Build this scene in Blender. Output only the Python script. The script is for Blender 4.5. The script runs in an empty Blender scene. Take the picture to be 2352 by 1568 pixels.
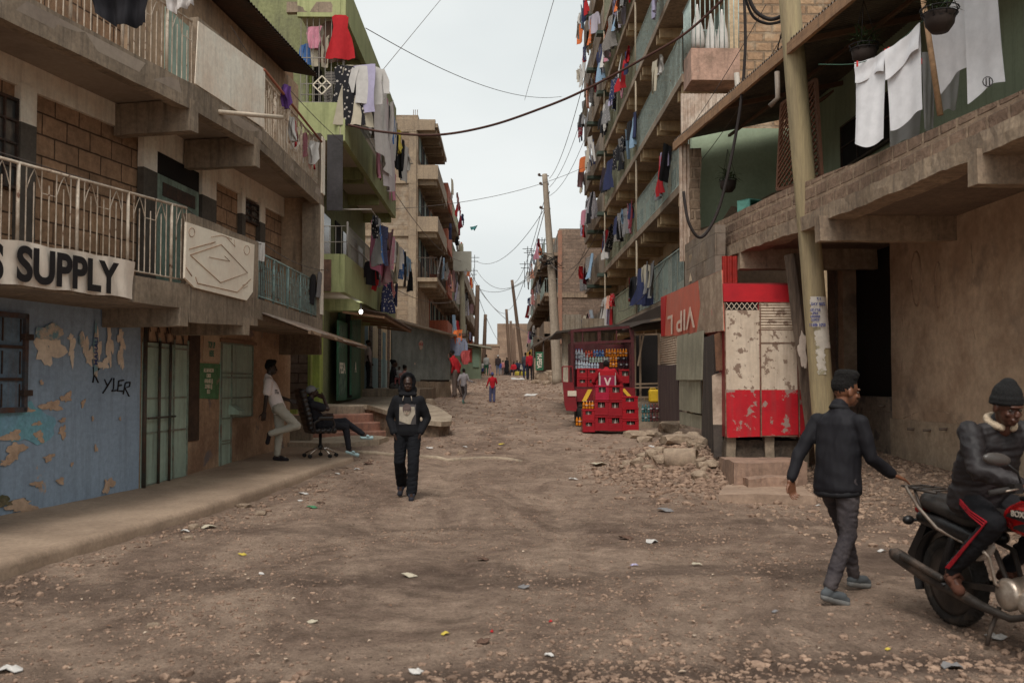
import bpy, bmesh, math, random
from mathutils import Vector, Matrix, noise as mnoise
R = math.radians
random.seed(7)
scn = bpy.context.scene
C = scn.collection
# ---------------------------------------------------------------- camera
FPX = 2287.0                      # focal length in pixels of a 2352 px wide frame (35 mm)
CAM = Vector((0, 0, 1.69))
PITCH, YAW = R(2.33), R(-0.526)
cd = bpy.data.cameras.new('camera'); cd.lens = 35.0; cd.sensor_width = 36.0
cd.clip_start = 0.1; cd.clip_end = 3000
cd.dof.use_dof = True; cd.dof.focus_distance = 20.0; cd.dof.aperture_fstop = 3.2
cam = bpy.data.objects.new('camera', cd); C.objects.link(cam); scn.camera = cam
cam.location = CAM
cam.rotation_euler = (R(90) + PITCH, 0, YAW)
CROT = Matrix.Rotation(YAW, 3, 'Z') @ Matrix.Rotation(R(90) + PITCH, 3, 'X')
def ray(px, py):
    return CROT @ Vector(((px - 1176) / FPX, -(py - 784) / FPX, -1))
def at(px, py, Y):
    """world point seen at photo position (2352 wide) at depth Y"""
    r = ray(px, py); t = Y / r.y
    return CAM + r * t
# ---------------------------------------------------------------- world: overcast sky
w = bpy.data.worlds.new("World"); scn.world = w; w.use_nodes = True
nt = w.node_tree; nt.nodes.clear()
def N(nt, t, **k):
    n = nt.nodes.new(t)
    for a, b in k.items(): setattr(n, a, b)
    return n
SUN_EL, SUN_AZ = 56, -12
sky = N(nt, 'ShaderNodeTexSky', sky_type='NISHITA'); sky.sun_disc = False
sky.sun_elevation = R(SUN_EL); sky.sun_rotation = R(180 - SUN_AZ)
sky.air_density = 1.0; sky.dust_density = 6.0; sky.ozone_density = 1.0
hs = N(nt, 'ShaderNodeHueSaturation'); hs.inputs['Saturation'].default_value = 0.16
tc = N(nt, 'ShaderNodeTexCoord'); mp = N(nt, 'ShaderNodeMapping'); mp.inputs['Scale'].default_value = (1, 1, 2.5)
no = N(nt, 'ShaderNodeTexNoise'); no.inputs['Scale'].default_value = 1.6; no.inputs['Detail'].default_value = 5
cr = N(nt, 'ShaderNodeValToRGB'); cr.color_ramp.elements[0].position = .3; cr.color_ramp.elements[1].position = .75
cr.color_ramp.elements[0].color = (5.35, 5.85, 5.95, 1); cr.color_ramp.elements[1].color = (7.7, 8.0, 7.9, 1)
mx = N(nt, 'ShaderNodeMixRGB'); mx.inputs[0].default_value = .84
bg = N(nt, 'ShaderNodeBackground'); bg.inputs['Strength'].default_value = 0.083
out = N(nt, 'ShaderNodeOutputWorld')
L = nt.links.new
L(sky.outputs[0], hs.inputs['Color']); L(tc.outputs['Generated'], mp.inputs[0]); L(mp.outputs[0], no.inputs['Vector'])
L(no.outputs['Fac'], cr.inputs[0]); L(hs.outputs[0], mx.inputs[1]); L(cr.outputs[0], mx.inputs[2])
L(mx.outputs[0], bg.inputs['Color']); L(bg.outputs[0], out.inputs['Surface'])
sd = bpy.data.lights.new('sun', 'SUN'); sd.energy = 1.5; sd.angle = R(24); sd.color = (1, .95, .88)
so = bpy.data.objects.new('sun', sd); C.objects.link(so)
so.rotation_euler = (R(90 - SUN_EL), 0, R(SUN_AZ))
scn.view_settings.view_transform = 'Standard'; scn.view_settings.look = 'None'
scn.view_settings.exposure = 0.62; scn.view_settings.gamma = 1.0
scn.render.resolution_x = 1024; scn.render.resolution_y = 682
# ---------------------------------------------------------------- materials
def _new(name):
    m = bpy.data.materials.new(name); m.use_nodes = True
    nt = m.node_tree; b = nt.nodes['Principled BSDF']
    return m, nt, b
def c4(c): return (c[0], c[1], c[2], 1)
def noise_n(nt, vec, scale, detail=5, rough=.6, dist=0):
    n = N(nt, 'ShaderNodeTexNoise'); n.inputs['Scale'].default_value = scale
    n.inputs['Detail'].default_value = detail; n.inputs['Roughness'].default_value = rough
    n.inputs['Distortion'].default_value = dist
    nt.links.new(vec, n.inputs['Vector']); return n
def ramp_n(nt, fac, p0, p1, c0=(0, 0, 0, 1), c1=(1, 1, 1, 1)):
    r = N(nt, 'ShaderNodeValToRGB'); e = r.color_ramp.elements
    e[0].position = p0; e[1].position = p1; e[0].color = c0; e[1].color = c1
    nt.links.new(fac, r.inputs[0]); return r
def mix_n(nt, fac, a, b, mode='MIX'):
    m = N(nt, 'ShaderNodeMixRGB'); m.blend_type = mode
    for i, v in ((0, fac), (1, a), (2, b)):
        if hasattr(v, 'links') or hasattr(v, 'is_linked'): nt.links.new(v, m.inputs[i])
        elif isinstance(v, (int, float)): m.inputs[i].default_value = v
        else: m.inputs[i].default_value = c4(v)
    return m
def bump_n(nt, b, h, strength, dist=.02):
    bn = N(nt, 'ShaderNodeBump'); bn.inputs['Strength'].default_value = strength
    bn.inputs['Distance'].default_value = dist
    nt.links.new(h, bn.inputs['Height']); nt.links.new(bn.outputs[0], b.inputs['Normal'])
def mapping(nt, vec, scale=(1, 1, 1), rot=(0, 0, 0)):
    m = N(nt, 'ShaderNodeMapping'); m.inputs['Scale'].default_value = scale; m.inputs['Rotation'].default_value = rot
    nt.links.new(vec, m.inputs[0]); return m.outputs[0]
def uvz(nt, vec):
    s = N(nt, 'ShaderNodeSeparateXYZ'); nt.links.new(vec, s.inputs[0])
    a = N(nt, 'ShaderNodeMath', operation='ADD'); nt.links.new(s.outputs[0], a.inputs[0]); nt.links.new(s.outputs[1], a.inputs[1])
    c = N(nt, 'ShaderNodeCombineXYZ'); nt.links.new(a.outputs[0], c.inputs[0]); nt.links.new(s.outputs[2], c.inputs[1])
    return c.outputs[0]
def mat(name, col, var=None, vs=1.2, vr=(.4, .65), fine=14, fa=.25, bump=.25, rough=.85, streak=None, sa=.6,
        peel=None, peel_r=(.6, .63), ps=2.2, metal=0, spec=.35, grain=None, bs=None):
    """weathered surface: colour clouds, fine speckle, vertical rain streaks, peeled patches"""
    col = tuple(min(.8, x * (1.25 if max(col) > .1 else 1)) for x in col); var = tuple(min(.8, x * (1.25 if max(var) > .1 else 1)) for x in var) if var else None
    wm = (1.07, .99, .90); col = tuple(a * b for a, b in zip(col, wm)); var = tuple(a * b for a, b in zip(var, wm)) if var else None
    streak = tuple(x * 1.2 for x in streak) if streak else None; peel = tuple(x * 1.15 for x in peel) if peel else None
    m, nt, b = _new(name); tc = N(nt, 'ShaderNodeTexCoord'); v = tc.outputs['Object']
    if grain: v = mapping(nt, v, grain)
    if var is None: var = tuple(x * .7 for x in col)
    n1 = noise_n(nt, v, vs, 6, .65); r1 = ramp_n(nt, n1.outputs['Fac'], *vr)
    c = mix_n(nt, r1.outputs[0], col, var)
    n2 = noise_n(nt, v, fine, 6, .7)
    r2 = ramp_n(nt, n2.outputs['Fac'], .3, .7, (1 - fa,) * 3 + (1,), (1 + fa,) * 3 + (1,))
    c = mix_n(nt, 1.0, c.outputs[0], r2.outputs[0], 'MULTIPLY')
    if streak:
        n3 = noise_n(nt, mapping(nt, tc.outputs['Object'], (5, 5, .45)), 1.6, 5, .7)
        r3 = ramp_n(nt, n3.outputs['Fac'], .48, .72, (0, 0, 0, 1), (sa,) * 3 + (1,))
        c = mix_n(nt, r3.outputs[0], c.outputs[0], streak)
    if peel:
        n4 = noise_n(nt, tc.outputs['Object'], ps, 8, .62)
        r4 = ramp_n(nt, n4.outputs['Fac'], *peel_r)
        c = mix_n(nt, r4.outputs[0], c.outputs[0], peel)
    nt.links.new(c.outputs[0], b.inputs['Base Color'])
    b.inputs['Roughness'].default_value = rough; b.inputs['Metallic'].default_value = metal
    b.inputs['Specular IOR Level'].default_value = spec
    if bump: bump_n(nt, b, n2.outputs['Fac'] if not bs else noise_n(nt, v, bs, 5, .6).outputs['Fac'], bump)
    return m
def brick(name, c1, c2, mortar, bw=.42, bh=.2, ms=.012, bump=.7, smear=None, smear_r=(.55, .7), fa=.3, dark=None):
    c1, c2, mortar = [(q[0] * 1.4, q[1] * 1.28, q[2] * 1.14) for q in (c1, c2, mortar)]; smear = tuple(x * 1.25 for x in smear) if smear else None
    m, nt, b = _new(name); tc = N(nt, 'ShaderNodeTexCoord'); o = tc.outputs['Object']; v = uvz(nt, o)
    nd = noise_n(nt, v, 6, 3); vm = N(nt, 'ShaderNodeVectorMath', operation='MULTIPLY_ADD')
    vm.inputs[1].default_value = (.02, .02, 0); nt.links.new(nd.outputs['Color'], vm.inputs[0]); nt.links.new(v, vm.inputs[2])
    br = N(nt, 'ShaderNodeTexBrick'); nt.links.new(vm.outputs[0], br.inputs['Vector'])
    br.inputs['Scale'].default_value = 1; br.inputs['Brick Width'].default_value = bw; br.inputs['Row Height'].default_value = bh
    br.inputs['Mortar Size'].default_value = ms; br.inputs['Mortar Smooth'].default_value = .3; br.inputs['Bias'].default_value = 0
    br.inputs['Color1'].default_value = c4(c1); br.inputs['Color2'].default_value = c4(c2); br.inputs['Mortar'].default_value = c4(mortar)
    n2 = noise_n(nt, o, 9, 7, .7); r2 = ramp_n(nt, n2.outputs['Fac'], .3, .7, (1 - fa,) * 3 + (1,), (1 + fa,) * 3 + (1,))
    c = mix_n(nt, 1.0, br.outputs['Color'], r2.outputs[0], 'MULTIPLY')
    n5 = noise_n(nt, o, .7, 5, .6); r5 = ramp_n(nt, n5.outputs['Fac'], .35, .7, (1, 1, 1, 1), (.62, .6, .6, 1))
    c = mix_n(nt, 1.0, c.outputs[0], r5.outputs[0], 'MULTIPLY')
    if smear:
        n3 = noise_n(nt, o, 1.5, 6, .6); r3 = ramp_n(nt, n3.outputs['Fac'], *smear_r); c = mix_n(nt, r3.outputs[0], c.outputs[0], smear)
    nt.links.new(c.outputs[0], b.inputs['Base Color']); b.inputs['Roughness'].default_value = .9
    b.inputs['Specular IOR Level'].default_value = .2
    mm = N(nt, 'ShaderNodeMath', operation='MULTIPLY_ADD'); mm.inputs[1].default_value = -1.0
    nt.links.new(br.outputs['Fac'], mm.inputs[0]); nt.links.new(n2.outputs['Fac'], mm.inputs[2])
    bump_n(nt, b, mm.outputs[0], bump, .03)
    return m
def objcol(name, rough=.9, fine=25, bump=.3, fa=.25, metal=0, sheen=0):
    """takes the object's own colour"""
    m, nt, b = _new(name); oi = N(nt, 'ShaderNodeObjectInfo'); tc = N(nt, 'ShaderNodeTexCoord')
    n2 = noise_n(nt, tc.outputs['Object'], fine, 5, .6)
    r2 = ramp_n(nt, n2.outputs['Fac'], .3, .7, (1 - fa,) * 3 + (1,), (1 + fa,) * 3 + (1,))
    c = mix_n(nt, 1.0, oi.outputs['Color'], r2.outputs[0], 'MULTIPLY'); nt.links.new(c.outputs[0], b.inputs['Base Color'])
    b.inputs['Roughness'].default_value = rough; b.inputs['Metallic'].default_value = metal; b.inputs['Specular IOR Level'].default_value = .25
    bump_n(nt, b, n2.outputs['Fac'], bump)
    return m
CLOTH = objcol('cloth', fine=9, fa=.07, bump=.12); PAINT = objcol('paint', .45, 8, .05, .12); PLAST = objcol('plastic', .35, 6, .03, .1)
CLOTHL = objcol('washing_cloth', fine=9, fa=.10, bump=.15)
def _pattern():
    nt = CLOTHL.node_tree; oi = nt.nodes['Object Info'] if 'Object Info' in nt.nodes else [n for n in nt.nodes if n.type == 'OBJECT_INFO'][0]; b = nt.nodes['Principled BSDF']; tc = N(nt, 'ShaderNodeTexCoord')
    src = b.inputs['Base Color'].links[0].from_socket
    w1 = N(nt, 'ShaderNodeTexWave'); w1.inputs['Scale'].default_value = 9; w1.bands_direction = 'Z'; w2 = N(nt, 'ShaderNodeTexVoronoi'); w2.inputs['Scale'].default_value = 14
    nt.links.new(tc.outputs['Object'], w1.inputs['Vector']); nt.links.new(tc.outputs['Object'], w2.inputs['Vector'])
    r1 = ramp_n(nt, w1.outputs['Fac'], .55, .6); g1 = ramp_n(nt, oi.outputs['Random'], .78, .79); r2 = ramp_n(nt, w2.outputs['Distance'], .25, .3, (1, 1, 1, 1), (0, 0, 0, 1)); g2 = ramp_n(nt, oi.outputs['Random'], .18, .19, (1, 1, 1, 1), (0, 0, 0, 1))
    m1 = mix_n(nt, 1, r1.outputs[0], g1.outputs[0], 'MULTIPLY'); m2 = mix_n(nt, 1, r2.outputs[0], g2.outputs[0], 'MULTIPLY'); ad = mix_n(nt, 1, m1.outputs[0], m2.outputs[0], 'ADD')
    k = mix_n(nt, ad.outputs[0], src, (.45, .40, .36)); nt.links.new(k.outputs[0], b.inputs['Base Color'])
_pattern()
MC = {}
def flat(col, rough=.8, metal=0, emit=0, fa=.15, fine=20, bump=.15):
    k = (tuple(col), rough, metal, emit)
    if k in MC: return MC[k]
    m = mat('surface_%d' % len(MC), col, tuple(x * .8 for x in col), fine=fine, fa=fa, bump=bump, rough=rough, metal=metal)
    if emit:
        b = m.node_tree.nodes['Principled BSDF']; b.inputs['Emission Color'].default_value = c4(col); b.inputs['Emission Strength'].default_value = emit
    MC[k] = m; return m
# ---------------------------------------------------------------- objects
def tag(o, label=None, cat=None, group=None, kind=None):
    if label: o['label'] = label
    if cat: o['category'] = cat
    if group: o['group'] = group
    if kind: o['kind'] = kind
    return o
def empty(name, loc, label=None, cat=None, group=None, rz=0):
    o = bpy.data.objects.new(name, None); C.objects.link(o); o.location = loc; o.rotation_euler = (0, 0, rz)
    o.empty_display_size = .2
    return tag(o, label, cat, group)
def copy_tree(o, parent=None):
    c = o.copy(); C.objects.link(c); c.parent = parent
    if parent: c.matrix_parent_inverse = o.matrix_parent_inverse.copy()
    for ch in list(o.children): copy_tree(ch, c)
    return c
class Frame:
    """vertical plane: s along it, d out of it towards the street, z up; side=-1: outward is right of u, +1: outward is left of u"""
    def __init__(f, ox, oy, deg, side, oz=0):
        f.o = Vector((ox, oy, oz)); f.a = R(deg); f.side = side
        f.u = Vector((math.sin(f.a), math.cos(f.a), 0)); f.l = Vector((-f.u.y, f.u.x, 0))
        f.n = f.l * side
        f.rot = math.atan2(f.u.y, f.u.x)
    def w(f, s, d, z): return f.o + f.u * s + f.n * d + Vector((0, 0, z))
    def hit(f, px, py, d=0):
        r = ray(px, py); o = f.o + f.n * d; t = (o - CAM).dot(f.n) / r.dot(f.n); p = CAM + r * t
        return (p - f.o).dot(f.u), p.z - f.o.z
WORLD = Frame(0, 0, 90, 1)        # u=+X, left=+Y : (s,d,z) = (x,y,z)
class MB:
    def __init__(m, F=None): m.F = F; m.v = []; m.f = []; m.side = F.side if F else 1; m.smooth = []; m.starts = []
    def add(m, vs, fs, sm=False):
        n = len(m.v); sd = m.side; m.starts.append((n, len(m.f)))
        m.v += [(a, b * sd, c) for a, b, c in vs]; m.f += [tuple(i + n for i in f) for f in fs]; m.smooth += [sm] * len(fs)
        return m
    def box(m, x0, x1, y0, y1, z0, z1):
        vs = [(x, y, z) for z in (z0, z1) for y in (y0, y1) for x in (x0, x1)]
        return m.add(vs, [(0, 2, 3, 1), (4, 5, 7, 6), (0, 1, 5, 4), (2, 6, 7, 3), (0, 4, 6, 2), (1, 3, 7, 5)])
    def pbox(m, a, b, d0, d1, dh=None):
        """box whose near face spans the photo positions a (one corner) and b (the other) in the frame's plane at offset dh"""
        dh = d1 if dh is None else dh
        s0, z0 = m.F.hit(a[0], a[1], dh); s1, z1 = m.F.hit(b[0], b[1], dh)
        return m.box(min(s0, s1), max(s0, s1), d0, d1, min(z0, z1), max(z0, z1))
    def prism(m, pts, z0, z1):
        """polygon in s,d extruded in z (z1 may be a list)"""
        n = len(pts); zt = z1 if isinstance(z1, (list, tuple)) else [z1] * n; zb = z0 if isinstance(z0, (list, tuple)) else [z0] * n
        vs = [(p[0], p[1], zb[i]) for i, p in enumerate(pts)] + [(p[0], p[1], zt[i]) for i, p in enumerate(pts)]
        return m.add(vs, [tuple(range(n))[::-1], tuple(range(n, 2 * n))] + [(i, (i + 1) % n, (i + 1) % n + n, i + n) for i in range(n)])
    def slab(m, pts, d0, d1):
        """polygon in s,z extruded in d"""
        n = len(pts)
        vs = [(p[0], d0, p[1]) for p in pts] + [(p[0], d1, p[1]) for p in pts]
        return m.add(vs, [tuple(range(n)), tuple(range(n, 2 * n))[::-1]] + [(i, i + n, (i + 1) % n + n, (i + 1) % n) for i in range(n)])
    def bar(m, a, b, w, h=None):
        """square bar between two points"""
        return m.tube([a, b], w / 2 * 1.2, 4, sm=False)
    def tube(m, pts, r, seg=6, sm=True, cap=True):
        pts = [Vector(p) for p in pts]; n = len(pts); rr = r if isinstance(r, (list, tuple)) else [r] * n
        vs = []; fs = []; up = Vector((0, 0, 1)); px = None
        for i, p in enumerate(pts):
            t = (pts[min(i + 1, n - 1)] - pts[max(i - 1, 0)])
            t = t.normalized() if t.length > 1e-9 else Vector((0, 0, 1))
            if px is None: px = t.cross(up) if abs(t.z) < .95 else t.cross(Vector((1, 0, 0)))
            px = (px - t * px.dot(t)).normalized(); q = t.cross(px)
            for k in range(seg):
                a = 2 * math.pi * (k + .5) / seg; o = p + (px * math.cos(a) + q * math.sin(a)) * rr[i]
                vs.append(tuple(o))
        for i in range(n - 1):
            for k in range(seg): fs.append((i * seg + k, i * seg + (k + 1) % seg, (i + 1) * seg + (k + 1) % seg, (i + 1) * seg + k))
        m.add(vs, fs, sm)
        if cap:
            k0 = len(m.v) - len(vs); m.f += [tuple(range(k0, k0 + seg))[::-1], tuple(range(k0 + (n - 1) * seg, k0 + n * seg))]; m.smooth += [False, False]
        return m
    def lathe(m, c, prof, seg=16, axis='Z', sm=True):
        """prof: list of (r, h)"""
        vs = []; fs = []; c = Vector(c)
        for r, h in prof:
            for k in range(seg):
                a = 2 * math.pi * k / seg; x, y = r * math.cos(a), r * math.sin(a)
                v = (x, y, h) if axis == 'Z' else ((x, h, y) if axis == 'Y' else (h, x, y))
                vs.append(tuple(c + Vector(v)))
        n = len(prof)
        for i in range(n - 1):
            for k in range(seg): fs.append((i * seg + k, i * seg + (k + 1) % seg, (i + 1) * seg + (k + 1) % seg, (i + 1) * seg + k))
        fs += [tuple(range(seg))[::-1], tuple(range((n - 1) * seg, n * seg))]
        return m.add(vs, fs, sm)
    def ball(m, c, r, seg=10, rings=7):
        r = r if isinstance(r, (tuple, list)) else (r, r, r); vs = []; fs = []
        for i in range(rings + 1):
            t = math.pi * i / rings
            for k in range(seg):
                a = 2 * math.pi * k / seg
                vs.append((c[0] + r[0] * math.sin(t) * math.cos(a), c[1] + r[1] * math.sin(t) * math.sin(a), c[2] + r[2] * math.cos(t)))
        for i in range(rings):
            for k in range(seg): fs.append((i * seg + k, i * seg + (k + 1) % seg, (i + 1) * seg + (k + 1) % seg, (i + 1) * seg + k))
        return m.add(vs, fs, True)
    def grid(m, fn, nu, nv, sm=True):
        vs = [tuple(fn(i / nu, j / nv)) for j in range(nv + 1) for i in range(nu + 1)]
        fs = [(j * (nu + 1) + i, j * (nu + 1) + i + 1, (j + 1) * (nu + 1) + i + 1, (j + 1) * (nu + 1) + i) for j in range(nv) for i in range(nu)]
        return m.add(vs, fs, sm)
    def corr(m, s0, s1, d, z0, z1, pitch=.076, amp=.012, d2=None, thick=.004):
        """corrugated sheet standing from z0 to z1 (ribs run up); d..d2 tilts it"""
        d2 = d if d2 is None else d2; n = max(4, int(abs(s1 - s0) / pitch * 6)); 
        def fn(u, v):
            s = s0 + (s1 - s0) * u; return (s, d + (d2 - d) * v + amp * math.sin(s / pitch * 2 * math.pi), z0 + (z1 - z0) * v)
        m.grid(fn, n, 1, True)
        def fb(u, v):
            a = fn(u, v); return (a[0], a[1] - thick, a[2])
        return m.grid(fb, n, 1, True)
    def build(m, name, mt, parent=None, wob=0, cut=.35, bev=0, col=None, loc=None, seed=0, doubles=False):
        me = bpy.data.meshes.new(name); me.from_pydata(m.v, [], m.f)
        me.polygons.foreach_set('use_smooth', m.smooth)
        bm = bmesh.new(); bm.from_mesh(me)
        if doubles: bmesh.ops.remove_doubles(bm, verts=bm.verts, dist=1e-5)
        if wob:
            for it in range(5):
                le = [e for e in bm.edges if e.calc_length() > cut]
                if not le: break
                bmesh.ops.subdivide_edges(bm, edges=le, cuts=1, use_grid_fill=True)
            for v in bm.verts:
                v.co += mnoise.noise_vector(v.co * 2.3 + Vector((seed, 0, 0))) * wob + mnoise.noise_vector(v.co * 9) * wob * .35
        if bev: bmesh.ops.bevel(bm, geom=[e for e in bm.edges if e.is_manifold and e.calc_face_angle(0) > .6], offset=bev, segments=1, affect='EDGES')
        bmesh.ops.recalc_face_normals(bm, faces=bm.faces)
        bm.to_mesh(me); bm.free()
        me.materials.append(mt)
        o = bpy.data.objects.new(name, me); C.objects.link(o)
        if col: o.color = c4(col)
        F = m.F
        if F:
            base = F.o.copy()
            if parent is not None and parent.rotation_euler.z == 0: o.parent = parent; base = base - parent.location
            elif parent is not None: o.parent = parent
            o.location = base; o.rotation_euler = (0, 0, F.rot)
        else:
            if parent is not None: o.parent = parent
        if loc is not None: o.location = loc
        return o
def build_each(m, name, mt, parent=None, **k):
    """every added shape becomes a part of its own"""
    st = m.starts + [(len(m.v), len(m.f))]
    for i in range(len(m.starts)):
        (v0, f0), (v1, f1) = st[i], st[i + 1]
        q = MB(m.F); q.v = m.v[v0:v1]; q.f = [tuple(x - v0 for x in f) for f in m.f[f0:f1]]; q.smooth = m.smooth[f0:f1]; q.starts = []
        q.build(name, mt, parent, **dict(k, seed=i))
MB.build_each = build_each
def world_mb(parent_loc=None):
    """mesh builder in world coordinates (placed under an Empty at parent_loc)"""
    return MB(Frame(0, 0, 90, 1))
def textmesh(name, s, F, px, py, h, mt, parent, d=.012, width=None, rot=0, ext=.002, flip=False, mirror=None, shear=0, sz=None, bold=0):
    """lettering on a frame's plane; (px,py) photo position (or (s,z) if sz) of its centre; h letter height in m"""
    cu = bpy.data.curves.new(name, 'FONT'); cu.body = s; cu.size = 1.0; cu.align_x = 'CENTER'; cu.align_y = 'CENTER'; cu.extrude = ext / h * .7
    cu.offset = bold; cu.shear = shear
    to = bpy.data.objects.new(name, cu); C.objects.link(to); bpy.context.view_layer.update()
    me = bpy.data.meshes.new_from_object(to.evaluated_get(bpy.context.evaluated_depsgraph_get()))
    bpy.data.objects.remove(to); bpy.data.curves.remove(cu)
    xs = [v.co.x for v in me.vertices]; ys = [v.co.y for v in me.vertices]
    cx, cy = (min(xs) + max(xs)) / 2, (min(ys) + max(ys)) / 2; nl = s.count('\n') + 1
    k = h * nl * 1.0 / (max(ys) - min(ys)) if nl == 1 else h / .7 * 1.0
    kx = k if not width else width / (max(xs) - min(xs))
    s0, z0 = sz if sz else F.hit(px, py, d)
    # left-to-right as read from outside the wall: for side=-1 (left wall) reading runs along +u; for side=+1 along -u
    dirx = 1 if F.side == -1 else -1
    for v in me.vertices:
        x, y, z = (v.co.x - cx) * kx, (v.co.y - cy) * k, v.co.z * h
        x, y = x * math.cos(rot) - y * math.sin(rot), x * math.sin(rot) + y * math.cos(rot)
        v.co = (s0 + dirx * x, (d + z) * F.side, z0 + y)
    me.materials.append(mt); o = bpy.data.objects.new(name, me); C.objects.link(o)
    base = F.o.copy()
    if parent is not None:
        o.parent = parent
        if parent.rotation_euler.z == 0: base = base - parent.location
    o.location = base; o.rotation_euler = (0, 0, F.rot)
    return o
def blobpoly(cs, cz, w, h, seed, n=26, rough=.35):
    rd = random.Random(seed); ph = [rd.uniform(0, 6.28) for _ in range(5)]; pts = []
    for i in range(n):
        a = 2 * math.pi * i / n
        r = 1 + rough * (math.sin(2 * a + ph[0]) * .5 + math.sin(3 * a + ph[1]) * .45 + math.sin(5 * a + ph[2]) * .35 + math.sin(9 * a + ph[3]) * .25) + rd.uniform(-.08, .08)
        pts.append((cs + math.cos(a) * w / 2 * r, cz + math.sin(a) * h / 2 * r))
    return pts
def patch(mb, px, py, w, h, seed, d=.004, rough=.35, t=.003):
    s, z = mb.F.hit(px, py, d); mb.slab(blobpoly(s, z, w, h, seed, rough=rough), d - t, d); return mb
# ---------------------------------------------------------------- terrain height
KN = [(-60, .0), (0, 0), (12, 0.0), (15, .03), (18, .14), (22, .36), (26, .58), (37, 1.0), (50, 1.45), (63, 1.85), (84, 2.25), (110, 2.4), (160, 1.9), (300, -4), (900, -20)]
def gy(y):
    for i in range(len(KN) - 1):
        if y <= KN[i + 1][0]:
            a, b = KN[i], KN[i + 1]; t = max(0, (y - a[0]) / (b[0] - a[0]))
            t = t * t * (3 - 2 * t) * .35 + t * .65
            return a[1] + (b[1] - a[1]) * t
    return KN[-1][1]
def gz(x, y, fine=True):
    z = gy(y)
    z += .55 * math.exp(-((x - 3.35) / .95) ** 2 - ((y - 18.0) / 1.8) ** 2) + .16 * math.exp(-((x + 1.5) / 1.0) ** 2 - ((y - 22.3) / 1.2) ** 2)      # rubble heap
    r = max(0, min(1, (x - 4.2) / 1.8)) * max(0, min(1, (y - 9.5) / 3.5)) * max(0, min(1, (24 - y) / 4))
    z += .42 * r * r * (3 - 2 * r)
    z += .22 * max(0, min(1, (x - 2.1) / .8)) * max(0, min(1, (y - 40) / 8))
    if fine and abs(x) < 30 and y < 90:
        z += .05 * mnoise.noise(Vector((x * .45, y * .3, 3))) + .03 * mnoise.noise(Vector((x * 1.3, y * 1.1, 5))) + .012 * mnoise.noise(Vector((x * 5, y * 5, 9)))
        for o_ in (-.8, .62): z += -.035 * math.exp(-((x - .15 - o_ - .35 * math.sin(y * .22 + .5) + .12 * mnoise.noise(Vector((y * .5, o_, 2)))) / .17) ** 2) * min(1, max(0, (y - 6.5) / 3))
        # wheel ruts
        z += -.035 * math.exp(-((y - 5.9 - .12 * x + .3 * mnoise.noise(Vector((x * .6, 0, 0)))) / .32) ** 2)
    return z
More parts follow.
